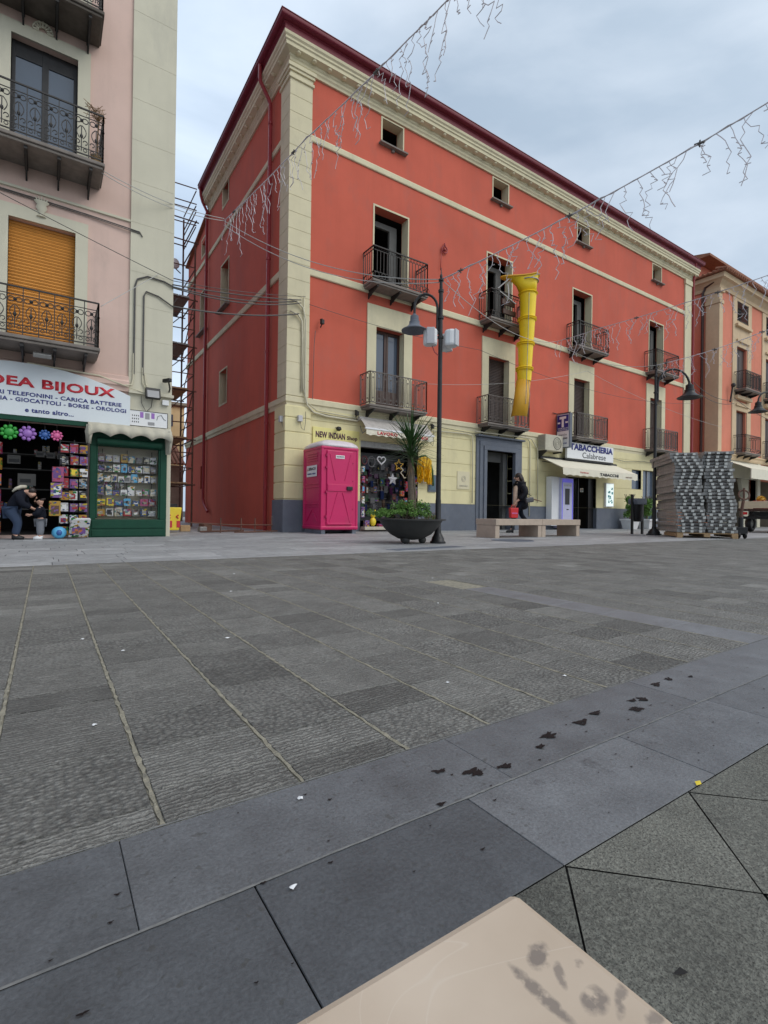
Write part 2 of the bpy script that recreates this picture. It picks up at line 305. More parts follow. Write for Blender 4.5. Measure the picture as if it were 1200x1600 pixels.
def holed(mb, ax, plane, u0, u1, z0, z1, holes, depth, lip=0):
    # outer face lies on axis ax ('y' facing -Y, 'x' facing -X); reveals go inwards by depth
    hs = []
    for h in holes:
        a, b, c, d = max(h[0], u0), min(h[1], u1), max(h[2], z0), min(h[3], z1)
        if b-a > 1e-4 and d-c > 1e-4: hs.append((a, b, c, d))
    us = sorted({u0, u1} | {h[0] for h in hs} | {h[1] for h in hs}); zs = sorted({z0, z1} | {h[2] for h in hs} | {h[3] for h in hs})
    P = (lambda u, d, z: (u, plane+d, z)) if ax == 'y' else (lambda u, d, z: (plane+d, u, z))
    for i in range(len(us)-1):
        for j in range(len(zs)-1):
            cu, cz = (us[i]+us[i+1])/2, (zs[j]+zs[j+1])/2
            if any(a < cu < b and c < cz < d for a, b, c, d in hs): continue
            q = [P(us[i], 0, zs[j]), P(us[i+1], 0, zs[j]), P(us[i+1], 0, zs[j+1]), P(us[i], 0, zs[j+1])]
            mb.quad(*q) if ax == 'y' else mb.quad(*q[::-1])
    for a, b, c, d in hs:
        mb.quad(P(a, 0, c), P(a, depth, c), P(a, depth, d), P(a, 0, d)); mb.quad(P(b, 0, d), P(b, depth, d), P(b, depth, c), P(b, 0, c))
        if d < z1-1e-4 or lip == 0: mb.quad(P(a, 0, d), P(a, depth, d), P(b, depth, d), P(b, 0, d))
        if c > z0+1e-4 or lip == 0: mb.quad(P(a, 0, c), P(b, 0, c), P(b, depth, c), P(a, depth, c))
    if lip:
        for z in (z0, z1):
            cuts = sorted([(a, b) for a, b, c, d in hs if c <= z+1e-4 and d >= z-1e-4]); u = u0
            for a, b in cuts + [(u1, u1)]:
                if a > u+1e-4: mb.quad(P(u, 0, z), P(a, 0, z), P(a, lip, z), P(u, lip, z))
                u = max(u, b)
def frame(mb, ax, plane, u0, u1, z0, z1, w, t, bottom=True, wt=None):
    # a raised surround of width w round the opening, standing t proud of plane
    wt = wt or w; P = plane-t
    B = (lambda a, b, c, d: mb.box(a, b, P, plane+.01, c, d)) if ax == 'y' else (lambda a, b, c, d: mb.box(P, plane+.01, a, b, c, d))
    B(u0-w, u0, z0, z1); B(u1, u1+w, z0, z1); B(u0-w, u1+w, z1, z1+wt)
    if bottom: B(u0-w, u1+w, z0-w, z0)
def room(mb, x0, x1, y0, y1, z0, z1, openax='y'):
    fs = [(0,1,2,3),(4,7,6,5),(1,5,6,2),(2,6,7,3),(3,7,4,0),(0,4,5,1)]
    vs = [(x0,y0,z0),(x1,y0,z0),(x1,y1,z0),(x0,y1,z0),(x0,y0,z1),(x1,y0,z1),(x1,y1,z1),(x0,y1,z1)]
    fs.pop(5 if openax == 'y' else 4); mb.add(vs, fs)
# ------------------------------------------------------------------ ground and paving
def pavemat(name, dark, light, rough, chisel, bl, pit=1.0, speck=0):
    m = bpy.data.materials.new(name); m.use_nodes = True; t = m.node_tree; b = t.nodes['Principled BSDF']; n = t.nodes.new; l = t.links.new
    tcx = n('ShaderNodeTexCoord'); at = n('ShaderNodeAttribute'); at.attribute_name = 'slab'; sp = n('ShaderNodeSeparateColor'); l(at.outputs['Color'], sp.inputs[0])
    off = n('ShaderNodeVectorMath'); off.operation = 'MULTIPLY_ADD'; l(at.outputs['Color'], off.inputs[0]); off.inputs[1].default_value = (31, 17, 5); l(tcx.outputs['Object'], off.inputs[2])
    fine = n('ShaderNodeTexNoise'); fine.inputs['Scale'].default_value = 170; fine.inputs['Detail'].default_value = 4; fine.inputs['Roughness'].default_value = .7; l(off.outputs[0], fine.inputs['Vector'])
    mid = n('ShaderNodeTexNoise'); mid.inputs['Scale'].default_value = 9; mid.inputs['Detail'].default_value = 7; mid.inputs['Roughness'].default_value = .65; l(off.outputs[0], mid.inputs['Vector'])
    mpr = n('ShaderNodeMapping'); mpr.inputs['Scale'].default_value = (34, 88, 1)
    wn = n('ShaderNodeTexNoise'); wn.inputs['Scale'].default_value = 14; wn.inputs['Detail'].default_value = 2; l(off.outputs[0], wn.inputs['Vector'])
    wd = n('ShaderNodeVectorMath'); wd.operation = 'MULTIPLY_ADD'; l(wn.outputs['Color'], wd.inputs[0]); wd.inputs[1].default_value = (.012, .012, 0); l(off.outputs[0], wd.inputs[2])
    mpr.inputs['Scale'].default_value = (62, 92, 1); l(wd.outputs[0], mpr.inputs['Vector'])
    ch1 = n('ShaderNodeTexVoronoi'); ch1.inputs['Scale'].default_value = 1; ch1.inputs['Randomness'].default_value = .7; l(mpr.outputs[0], ch1.inputs['Vector'])
    mps = n('ShaderNodeMapping'); mps.inputs['Scale'].default_value = (.55, 1, 1); l(wd.outputs[0], mps.inputs['Vector'])
    wv = n('ShaderNodeTexWave'); wv.wave_type = 'BANDS'; wv.bands_direction = 'Y'; wv.inputs['Scale'].default_value = 25; wv.inputs['Distortion'].default_value = 8; wv.inputs['Detail'].default_value = 3; wv.inputs['Detail Scale'].default_value = 2.2; wv.inputs['Detail Roughness'].default_value = .65; l(mps.outputs[0], wv.inputs['Vector'])
    ch2 = n('ShaderNodeMapRange'); ch2.inputs['To Min'].default_value = .60; ch2.inputs['To Max'].default_value = .14; l(wv.outputs['Fac'], ch2.inputs['Value'])
    gt = n('ShaderNodeMath'); gt.operation = 'GREATER_THAN'; l(sp.outputs['Blue'], gt.inputs[0]); gt.inputs[1].default_value = .30
    cm = n('ShaderNodeMix'); cm.data_type = 'FLOAT'; l(gt.outputs[0], cm.inputs[0]); l(ch1.outputs['Distance'], cm.inputs[2]); l(ch2.outputs[0], cm.inputs[3])
    inv = n('ShaderNodeMath'); inv.operation = 'SUBTRACT'; inv.inputs[0].default_value = 1.0; l(cm.outputs[0], inv.inputs[1])
    # tone: slab value x mottling x relief shading painted in, ridges lighter, hollows darker
    a = n('ShaderNodeMix'); a.data_type = 'RGBA'; a.inputs['A'].default_value = (*dark, 1); a.inputs['B'].default_value = (*light, 1); l(sp.outputs['Red'], a.inputs['Factor'])
    r1 = n('ShaderNodeMapRange'); r1.inputs['From Min'].default_value = .25; r1.inputs['From Max'].default_value = .75; r1.inputs['To Min'].default_value = .72; r1.inputs['To Max'].default_value = 1.28; l(mid.outputs['Fac'], r1.inputs['Value'])
    r2 = n('ShaderNodeMapRange'); r2.inputs['From Min'].default_value = .3; r2.inputs['From Max'].default_value = .7; r2.inputs['To Min'].default_value = 1-.42*pit; r2.inputs['To Max'].default_value = 1+.42*pit; l(fine.outputs['Fac'], r2.inputs['Value'])
    mu = n('ShaderNodeMath'); mu.operation = 'MULTIPLY'; l(r1.outputs[0], mu.inputs[0]); l(r2.outputs[0], mu.inputs[1])
    sc = n('ShaderNodeVectorMath'); sc.operation = 'SCALE'; l(a.outputs['Result'], sc.inputs[0]); mc = n('ShaderNodeMapRange'); mc.inputs['From Min'].default_value = .35; mc.inputs['From Max'].default_value = .88; mc.inputs['To Min'].default_value = .42; mc.inputs['To Max'].default_value = 1.45; l(inv.outputs[0], mc.inputs['Value'])
    mw = n('ShaderNodeMath'); mw.operation = 'MULTIPLY'; mw.use_clamp = True; l(sp.outputs['Green'], mw.inputs[0]); mw.inputs[1].default_value = min(1, chisel)
    mk = n('ShaderNodeMix'); mk.data_type = 'FLOAT'; l(mw.outputs[0], mk.inputs[0]); mk.inputs[2].default_value = 1.0; l(mc.outputs[0], mk.inputs[3])
    mv = n('ShaderNodeMath'); mv.operation = 'MULTIPLY'; l(mu.outputs[0], mv.inputs[0]); l(mk.outputs[0], mv.inputs[1]); l(mv.outputs[0], sc.inputs['Scale']); out = sc.outputs[0]
    if bl:   # dark wet blotches / grime with their own outline
        bn = n('ShaderNodeTexNoise'); bn.inputs['Scale'].default_value = 5.5; bn.inputs['Detail'].default_value = 9; bn.inputs['Roughness'].default_value = .75; l(tcx.outputs['Object'], bn.inputs['Vector'])
        br = n('ShaderNodeMapRange'); br.inputs['From Min'].default_value = .60; br.inputs['From Max'].default_value = .68; br.inputs['To Max'].default_value = bl; l(bn.outputs['Fac'], br.inputs['Value'])
        mi = n('ShaderNodeMix'); mi.data_type = 'RGBA'; l(br.outputs[0], mi.inputs['Factor']); l(out, mi.inputs['A']); mi.inputs['B'].default_value = (dark[0]*.55, dark[1]*.5, dark[2]*.5, 1); out = mi.outputs['Result']
    sv = n('ShaderNodeTexNoise'); sv.inputs['Scale'].default_value = 320 if speck else 60; sv.inputs['Detail'].default_value = 2; l(off.outputs[0], sv.inputs['Vector'])
    sr = n('ShaderNodeMapRange'); sr.inputs['From Min'].default_value = .56 if speck else .66; sr.inputs['From Max'].default_value = .62 if speck else .70; sr.inputs['To Max'].default_value = speck or .45; l(sv.outputs['Fac'], sr.inputs['Value'])
    sx = n('ShaderNodeMix'); sx.data_type = 'RGBA'; l(sr.outputs[0], sx.inputs['Factor']); l(out, sx.inputs['A']); sx.inputs['B'].default_value = (.045, .044, .038, 1); out = sx.outputs['Result']
    l(out, b.inputs['Base Color'])
    rr_ = n('ShaderNodeMapRange'); rr_.inputs['To Min'].default_value = rough-.12; rr_.inputs['To Max'].default_value = rough+.12; l(mid.outputs['Fac'], rr_.inputs['Value']); l(rr_.outputs[0], b.inputs['Roughness'])
    # relief: tooled rows, weighted per slab by the green channel
    hm = n('ShaderNodeMath'); hm.operation = 'MULTIPLY'; l(inv.outputs[0], hm.inputs[0]); l(sp.outputs['Green'], hm.inputs[1])
    h2 = n('ShaderNodeMath'); h2.operation = 'MULTIPLY'; l(hm.outputs[0], h2.inputs[0]); h2.inputs[1].default_value = chisel
    h3 = n('ShaderNodeMath'); h3.operation = 'MULTIPLY_ADD'; l(fine.outputs['Fac'], h3.inputs[0]); h3.inputs[1].default_value = (.6 if chisel > 1 or speck else .2)*pit; l(h2.outputs[0], h3.inputs[2])
    bp = n('ShaderNodeBump'); bp.inputs['Strength'].default_value = 1; bp.inputs['Distance'].default_value = .010; l(h3.outputs[0], bp.inputs['Height']); l(bp.outputs[0], b.inputs['Normal'])
    return m
m_['pave'] = pavemat('tooled_basalt', (.130, .127, .117), (.245, .241, .222), .72, 1.6, .4)
m_['pavel'] = pavemat('pale_lava_slab', (.25, .255, .26), (.37, .375, .38), .6, .25, .3, .6)
m_['border'] = pavemat('smooth_bluestone', (.070, .075, .082), (.155, .161, .170), .52, .12, .7, .6)
m_['granite'] = pavemat('speckled_granite', (.125, .127, .108), (.215, .215, .183), .7, .15, .3, 1.3, speck=.75)
m_['mortar'] = pmat('sandy_mortar', (.26, .24, .185), .95, var=.35, nscale=40, bump=.6, bscale=140, dirt=((.125, .12, .105), 13, 1))
m_['mortar2'] = pmat('pale_joint_filler', (.175, .175, .17), .95, var=.3, nscale=60, dirt=((.09, .095, .10), 18, 1))
m_['gbase'] = pmat('dark_joint_bed', (.03, .03, .028), .95, var=.3, nscale=20)
def slabs(rects, name, mat, z=0.0, jit=.0004, edge=.004):
    me = bpy.data.meshes.new(name); vs = []; fs = []; cols = []
    for (x0, x1, y0, y1, tone, rel) in rects:
        zz = z + random.uniform(-jit, jit); e = edge; b = len(vs); q = random.random()
        vs += [(x0, y0, zz-e), (x1, y0, zz-e), (x1, y1, zz-e), (x0, y1, zz-e), (x0+e*.6, y0+e*.6, zz), (x1-e*.6, y0+e*.6, zz), (x1-e*.6, y1-e*.6, zz), (x0+e*.6, y1-e*.6, zz)]
        fs += [(b+4, b+5, b+6, b+7)] + [(b+i, b+(i+1) % 4, b+4+(i+1) % 4, b+4+i) for i in range(4)]
        cols += [(tone, rel, q, 1)]*8
    me.from_pydata(vs, [], fs); ca = me.color_attributes.new('slab', 'FLOAT_COLOR', 'POINT')
    ca.data.foreach_set('color', [c for cc in cols for c in cc]); me.materials.append(m_[mat])
    o = bpy.data.objects.new(name, me); COL.objects.link(o); return struct(o)
g = MB(); g.quad((-300, -300, -.012), (500, -300, -.012), (500, 500, -.012), (-300, 500, -.012)); struct(g.build('ground', 'gbase', fix=False))
BY0, BY1, BY2 = -11.47, -11.68, -11.89
# tooled slabs: columns .25 wide running away from the camera
rects = []; dk_ = []; mort = MB(); PITCH = .2515; X0 = -5.035; J = .0042
i0, i1 = -28, 108
for i in range(i0, i1):
    x0 = X0 + i*PITCH; x1 = x0+PITCH; y = BY0+.004 - random.random()*.0
    special = abs(x0 - (-2.78)) < .13
    first = True
    while y < -6.78:
        ln = random.choice((.13, .16, .19, .22, .25, .30, .36)) if not special else random.choice((.38, .5, .6))
        if first: ln *= random.uniform(.35, 1); first = False
        y1 = min(y+ln, -6.75)
        if y1-y < .04: break
        sm = random.random()
        if special and y < -9.6: y0_, tone, rel = y, None, None
        else: tone = random.choice((.28, .38, .45, .52, .62)) + random.uniform(-.06, .06); rel = 0.42 if sm < .10 else random.uniform(.52, .72)
        if tone is not None:
            if random.random() < .03: tone = .75; rel = .3
            if random.random() < .09: tone = -.05
            gq_ = random.choice((.0006, .0009, .0022)); rects.append((x0+J, x1-J, y+.0004, y1-gq_, tone, rel)); dk_.append((x0+J, x1-J, y1-gq_, y1+.0004)) if gq_ > .002 else None
        y = y1
        step = .02 if i < 14 else (.08 if i < 50 else .4)
    yy = BY0; pv = []
    while yy < -6.75:
        a_ = J-.0012+random.uniform(-.0020, .0038); b_ = J-.0012+random.uniform(-.0020, .0038); pv += [(x0-a_, yy, .0006), (x0+b_, yy, .0006)]; yy += step*random.uniform(.6, 1.4)
    mort.add(pv, [(2*q, 2*q+1, 2*q+3, 2*q+2) for q in range(len(pv)//2-1)])
slabs(rects, 'square_paving', 'pave')
dj = MB()
for q in dk_: dj.quad((q[0], q[2], -.0024), (q[1], q[2], -.0024), (q[1], q[3], -.0024), (q[0], q[3], -.0024))
struct(dj.build('open_joints', 'gbase', fix=False))
bd_ = MB(); bd_.quad((X0+i0*PITCH, BY0, -.003), (X0+i1*PITCH, BY0, -.003), (X0+i1*PITCH, -6.75, -.003), (X0+i0*PITCH, -6.75, -.003)); struct(bd_.build('mortar_bed', 'mortar', fix=False))
struct(mort.build('paving_mortar', 'mortar', fix=False))
# pale smooth strip crossing the tooled field
y = BY0; rs = []; xs0 = [X0+i*PITCH for i in range(i0, i1) if abs(X0+i*PITCH - (-2.78)) < .13][0]
k = 0
while y < -9.75:
    ln = (.34, .36, .31, .38, .33, .36)[k % 6]; rs.append((xs0+J, xs0+PITCH-J, y+.001, min(y+ln, -9.6)-.001, (1.9, 1.3, 2.1, 1.2, 1.7, 1.4)[k % 6]*.85, 0)); y += ln; k += 1
slabs(rs, 'pale_strip', 'border', z=.0005)
# smooth border, two courses
rs = []; 
for xs in [(-9, -8.3), (-8.3, -7.65), (-7.65, -7.0), (-7, -6.4), (-6.4, -5.76), (-5.76, -5.10), (-5.10, -4.43), (-4.43, -3.67), (-3.67, -3.0), (-3.0, -2.35), (-2.35, -1.7)] + [(-1.7+.66*q, -1.04+.66*q) for q in range(46)]:
    rs.append((xs[0]+.0004, xs[1]-.0004, BY1+.0005, BY0-.001, .22 if xs[1] < -5 else (.5 if xs[1] < -4.4 else random.uniform(.4, .75)), .2))
for xs in [(-9+.46*q, -8.54+.46*q) for q in range(7)] + [(-5.78, -5.38), (-5.38, -4.955), (-4.955, -4.555), (-4.555, -4.07), (-4.07, -3.63), (-3.63, -3.15)] + [(-3.15+.46*q, -2.69+.46*q) for q in range(60)]:
    tn = -.25 if abs(xs[0]+4.955) < .01 else (.8 if abs(xs[0]+4.555) < .01 else (.05 if xs[1] < -4.9 else random.uniform(.3, .6))); rs.append((xs[0]+.0008, xs[1]-.0008, BY2+.002, BY1-.0005, tn, .2))
slabs(rs, 'border_paving', 'border', z=.0006, jit=.0004, edge=.0014)
w = MB(); pv = []; xx = -9.0
while xx < 8: pv += [(xx, BY1-.001-random.uniform(.0003, .0022), .0016), (xx, BY1+.001+random.uniform(.0, .0018), .0016)]; xx += random.uniform(.008, .03)
w.add(pv, [(2*q, 2*q+2, 2*q+3, 2*q+1) for q in range(len(pv)//2-1)]); pv = []; xx = -9.0
while xx < 8: pv += [(xx, BY0-random.uniform(.0, .001), .0012), (xx, BY0+random.uniform(.001, .0045), .0012)]; xx += random.uniform(.008, .03)
w.add(pv, [(2*q, 2*q+2, 2*q+3, 2*q+1) for q in range(len(pv)//2-1)]); struct(w.build('joint_filler', 'mortar2', fix=False))
# granite slabs laid on the diagonal below the border
h = .185; P0 = -4.555; vs = []; fs = []; cols = []
def poly(pts, tone, rel=.3, z=0.0):
    cx = sum(p[0] for p in pts)/len(pts); cy = sum(p[1] for p in pts)/len(pts); b = len(vs); q = random.random()
    for (x, y) in pts:
        d = sqrt((x-cx)**2+(y-cy)**2); vs.append((x-(x-cx)/d*.0015, y-(y-cy)/d*.0015, z))
    fs.append(tuple(range(b, b+len(pts)))); cols.extend([(tone, rel, q, 1)]*len(pts))
for i in range(-22, 24):
    px = P0 + i*2*h
    tone = -.6 if i == -1 else (.75 if i == 0 else random.uniform(.2, .7))
    poly([(px, BY2-.0005), (px+h, BY2-h), (px+2*h, BY2-.0005)], tone, .2)
    for j in range(0, 8):
        yy = BY2-h*j; xx = px+h*(j % 2)
        poly([(xx, yy-.003), (xx-h, yy-h), (xx, yy-2*h), (xx+h, yy-h)], random.uniform(.1, .6), .3) if True else None
me = bpy.data.meshes.new('diagonal_paving'); me.from_pydata(vs, [], fs); ca = me.color_attributes.new('slab', 'FLOAT_COLOR', 'POINT'); ca.data.foreach_set('color', [c for cc in cols for c in cc]); me.materials.append(m_['granite'])
o = bpy.data.objects.new('diagonal_paving', me); COL.objects.link(o); struct(o)
# pale pavement in front of the buildings and down the side streets
rs = []; y = -6.74
while y < 30:
    w = .30 if y < 2 else .6; x = -9 - random.random()*.5
    while x < 34:
        ln = random.choice((.45, .55, .6, .75)) * (1 if y < 2 else 2)
        rs.append((x+.002, x+ln-.002, y+.002, y+w-.002, random.uniform(0, 1)*random.choice((.5, 1)), .3)); x += ln
    y += w
slabs(rs, 'pavement', 'pavel', z=.001)
# rest of the square behind and beside the camera
g = MB(); g.quad((-60, -60, -.006), (90, -60, -.006), (90, BY2-1.3, -.006), (-60, BY2-1.3, -.006)); struct(g.build('square_behind', 'granite', fix=False))
g = MB(); g.quad((-60, BY2-1.4, -.008), (-9, BY2-1.4, -.008), (-9, 30, -.008), (-60, 30, -.008)); g.quad((25, BY2-1.4, -.008), (90, BY2-1.4, -.008), (90, 30, -.008), (25, 30, -.008)); struct(g.build('street_beyond', 'pavel', fix=False))

# ------------------------------------------------------------------ red corner building
RB = thing('corner_building', 'four storey red plastered corner palazzo with cream bands and maroon eaves', 'building', (0, 0, 0))
Wd, DP, DR = 21.2, 7.9, 11.4
CX = [3.22, 7.8, 12.5, 18.08]
att = [(c-.37, c+.37, 11.40, 12.11) for c in CX]
d2_ = [(c-.60, c+.60, 7.07, 9.46) for c in CX]
d1_ = [(c-.50, c+.50, 3.58, 5.96) for c in CX]
side_att = [(5.45, 6.15, 11.5, 12.25)]; side2 = [(5.30, 6.2, 7.8, 9.38), (8.15, 9.15, 7.78, 9.42)]; side1 = [(5.36, 6.22, 4.36, 5.55)]; sideg = [(8.12, 8.8, 1.4, 2.33)]; side_sm = [(8.45, 9.05, 10.9, 11.58)]
w = MB()
holed(w, 'y', 0, .1, Wd-.1, 3.5, 12.3, att+d2_+d1_, .32)
holed(w, 'x', 0, .1, DR, 3.5, 11.45, side2+side1+side_sm, .3)
holed(w, 'x', 0, .1, DR, 0, 3.5, sideg, .3)
holed(w, 'x', 0, .1, DP, 11.45, 12.3, side_att, .3)
w.add([(0, DP, 11.45), (0, DR, 11.45), (0, DP, 12.25)], [(0, 1, 2)])
w.quad((Wd, 0, 0), (Wd, 12, 0), (Wd, 12, 12.3), (Wd, 0, 12.3)); w.quad((0, DR, 0), (Wd, DR, 0), (Wd, DR, 11.4), (0, DR, 11.4))
w.build('wall', 'red', RB, fix=False)
# rooms behind the openings, their shade painted as near-black walls
w = MB()
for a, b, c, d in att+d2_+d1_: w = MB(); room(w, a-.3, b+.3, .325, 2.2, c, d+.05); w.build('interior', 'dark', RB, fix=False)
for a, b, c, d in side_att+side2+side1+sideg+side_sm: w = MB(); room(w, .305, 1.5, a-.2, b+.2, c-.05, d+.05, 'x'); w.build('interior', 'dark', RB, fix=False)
# cream reveals on the attic windows, grey inner jambs of the unfinished doors
for a, b, c, d in att:
    w = MB(); frame(w, 'y', 0, a, b, c, d, .045, .015, True); w.box(b-.004, b+.04, .011, .3, c, d); w.box(a-.04, a+.004, .011, .3, c, d); w.box(a+.004, b-.004, .011, .3, d-.004, d+.04); f = w.build('window', 'cream', RB)
    MB().box(a-.12, b+.12, -.14, .05, c-.09, c-.045).build('sill', 'slab', f)
    MB().box((a+b)/2-.04, (a+b)/2+.04, -.06, .0, c-.17, c-.092).build('bracket', 'slab', f)
for i, (a, b, c, d) in enumerate(d2_):
    w = MB(); frame(w, 'y', 0, a, b, c, d, .05, .015, False); w.box(b-.004, b+.04, .011, .30, c, d); w.box(a-.04, a+.004, .011, .3, c, d); f = w.build('balcony_doorway', 'cream', RB)
    w = MB(); w.box(b-.42, b-.16, .36, .45, c, d-.18); w.box(a+.02, b-.42, .363, .45, d-.34, d-.18); w.build('inner_frame', 'greyint', f)
for i, (a, b, c, d) in enumerate(d1_):
    w = MB(); frame(w, 'y', 0, a, b, c, d, .31, .035, False, .62); w.box(b-.004, b+.2, .011, .3, c, d); w.box(a-.2, a+.004, .011, .3, c, d); f = w.build('balcony_doorway', 'cream', RB)
    if i == 0:
        w = MB()
        for x0, x1 in ((a, a+.08), (a+.43, a+.50), (b-.49, b-.42), (b-.08, b)): w.box(x0, x1, .2, .27, c, d)
        w.box(a+.01, b-.01, .205, .265, d-.09, d); w.box(a+.01, b-.01, .205, .265, c, c+.6); w.build('door_frame', 'wood', f, bevel=.008)
        MB().box(a+.05, b-.05, .235, .245, c+.6, d-.05).build('pane', 'glass', f)
        w = MB(); w.box(a+.09, a+.42, .25, .255, c+.7, d-.7); w.build('curtain', 'greyint', f)
    else:
        w = MB(); n = 44
        for k in range(n):
            z = c+(d-c)*k/n; w.add([(a, .2, z), (b, .2, z), (b, .215, z+(d-c)/n*.5), (a, .215, z+(d-c)/n*.5), (a, .2, z+(d-c)/n), (b, .2, z+(d-c)/n)], [(0, 1, 2, 3), (3, 2, 5, 4)])
        w.build('roller_shutter', 'shutterd', f, fix=False)
for (a, b, c, d) in side_att+side2+side1+side_sm:
    w = MB(); frame(w, 'x', 0, a, b, c, d, .05, .015, True); w.box(-.01, .28, b-.004, b+.05, c, d); w.box(-.01, .28, a-.05, a+.004, c, d); f = w.build('window', 'cream', RB)
    if c > 7 and c < 9: MB().box(-.16, .05, a-.16, b+.16, c-.10, c-.05).build('sill', 'slab', f)
# string courses
def Lpath(xr, yl): return lambda o: [(xr, -o), (-o, -o), (-o, yl)]
def band(z0, z1, out, yl=DR, mat='cream'):
    MB().sweep([(.0, z0), (out*.7, z0), (out, z0+.02), (out, z1-.03), (out*.6, z1), (0, z1)], Lpath(Wd, yl)).build('string_course', mat, RB)
band(10.45, 10.63, .045); band(6.86, 7.06, .05)
MB().sweep([(0, 3.30), (.03, 3.30), (.035, 3.39), (.07, 3.42), (.07, 3.55), (.03, 3.58), (0, 3.58)], Lpath(Wd, DR)).build('string_course', 'cream', RB)
# rusticated pilasters
def pilaster(x0, x1, y0, y1, zs, mat='cream', out=.06):
    w = MB()
    for a, b in zip(zs[:-1], zs[1:]): w.box(x0-out if x0 < 1 else x0, x1, y0-out, y1, a+.005, b-.005)
    w.box(x0-out+.009 if x0 < 1 else x0+.01, x1-.01, y0-out+.009, y1-.01, zs[0], zs[-1]); return w
zs = [3.58+i*.436 for i in range(20)]; zs[-1] = 11.86
w = pilaster(0, .58, 0, .55, zs); w.build('corner_pilaster', 'cream', RB, bevel=.005)
w = MB()
for z0, z1, o in ((11.84, 11.92, .10), (11.92, 12.02, .07), (12.02, 12.10, .11), (12.10, 12.2, .14)): w.box(-o, .58+o-.06, -o, .55+o-.06, z0, z1)
w.build('capital', 'cream', RB, bevel=.01)
w = MB(); w.box(20.62, Wd+.05, -.06, .3, 3.58, 11.95); w.box(20.58, Wd+.09, -.1, .3, 11.95, 12.2); w.build('corner_pilaster', 'cream', RB, bevel=.01)
# ground floor: cream courses over a slate plinth
SH1 = (2.24, 4.32, 0.0, 2.60); POR = (7.17, 8.55, 0, 2.72); SH2 = (11.55, 13.55, .02, 2.06); SH3 = (16.15, 16.92, 1.75, 2.6); SH4 = (17.05, 18.1, 0, 2.62)
gh = [SH1, POR, SH2, SH3, SH4]
zz = [.86, 1.30, 1.74, 2.18, 2.62, 3.0, 3.31]
w = MB()
for a, b in zip(zz[:-1], zz[1:]): holed(w, 'y', -.03, .62, 20.6, a+.007, b-.007, gh, .25, .02)
holed(w, 'y', -.012, .0, Wd, .86, 3.32, gh, .24)
w.build('ground_floor_wall', 'creamlow', RB, fix=False)
w = MB()
for a, b in zip(zz[:-1], zz[1:]):
    w.box(-.1, .64, -.1, .62, a+.012, b-.012)
w.box(-.08, .62, -.08, .6, .8, 3.32); w.build('rusticated_corner', 'creamlow', RB, bevel=.014)
w = MB()
for a, b in zip(zz[:-1], zz[1:]): w.box(20.55, Wd+.08, -.09, .3, a+.012, b-.012)
w.box(20.57, Wd+.06, -.07, .28, .8, 3.32); w.build('rusticated_corner', 'creamlow', RB, bevel=.014)
w = MB(); holed(w, 'y', -.055, .66, 20.54, 0, .86, gh, .25, .06); w.build('plinth', 'slate', RB, fix=False)
MB().box(-.13, .66, -.13, .64, 0, .845).build('corner_plinth', 'slate', RB, bevel=.01); MB().box(20.54, Wd+.1, -.11, .3, 0, .845).build('corner_plinth', 'slate', RB, bevel=.01)
# cornice, modillions, eaves and gutter
YE = 7.2
def cp(xr, yl): return lambda o: [(xr+o, 5), (xr+o, -o), (-o, -o), (-o, yl)]
prof = [(0, 12.18), (.05, 12.18), (.06, 12.24), (.09, 12.28), (.09, 12.34), (.115, 12.37), (.115, 12.42), (.27, 12.47), (.27, 12.56), (.30, 12.585), (.30, 12.64), (.335, 12.68), (.345, 12.75), (0, 12.76)]
MB().sweep(prof, cp(Wd, DP)).build('cornice', 'cream', RB, bevel=.004)
w = MB()
for i in range(48): w.lathe([(.07, .02), (.062, -.03), (.03, -.055), (.004, -.06)], (.1+i*.45, -.19, 12.452), 8)
for i in range(17): w.lathe([(.07, .02), (.062, -.03), (.03, -.055), (.004, -.06)], (-.19, .35+i*.45, 12.452), 8)
w.build('modillions', 'cream', RB, smooth=True)
MB().sweep([(0, 12.765), (.32, 12.765), (.33, 12.90), (.36, 12.92), (.36, 12.93), (0, 12.94)], cp(Wd, DP)).build('eaves_board', 'maroon', RB)
MB().sweep([(.30, 12.935), (.40, 12.94), (.45, 12.965), (.475, 13.01), (.475, 13.085), (.49, 13.09), (.49, 13.105), (.46, 13.105), (.455, 13.02), (.40, 12.975), (.30, 12.96)], cp(Wd, DP)).build('gutter', 'maroon', RB, smooth=True)
w = MB(); w.add([(-.42, -.42, 13.11), (Wd+.42, -.42, 13.11), (Wd+.42, DR, 13.11), (-.42, DR-3.4, 13.11), (5, 4.5, 14.6), (Wd-5, 4.5, 14.6)], [(0, 1, 5, 4), (1, 2, 5), (2, 3, 4, 5), (3, 0, 4)]); w.build('roof', 'rooft', RB)
w = MB(); w.add([(-.12, DP, 12.3), (-.12, DR+.1, 11.5), (4, DR+.1, 11.5), (4, DP, 12.3), (-.12, DP, 12.22), (-.12, DR+.1, 11.42), (4, DR+.1, 11.42), (4, DP, 12.22)], [(0, 1, 2, 3), (4, 7, 6, 5), (0, 4, 5, 1), (1, 5, 6, 2)]); w.build('rear_roof', 'rooft', RB)
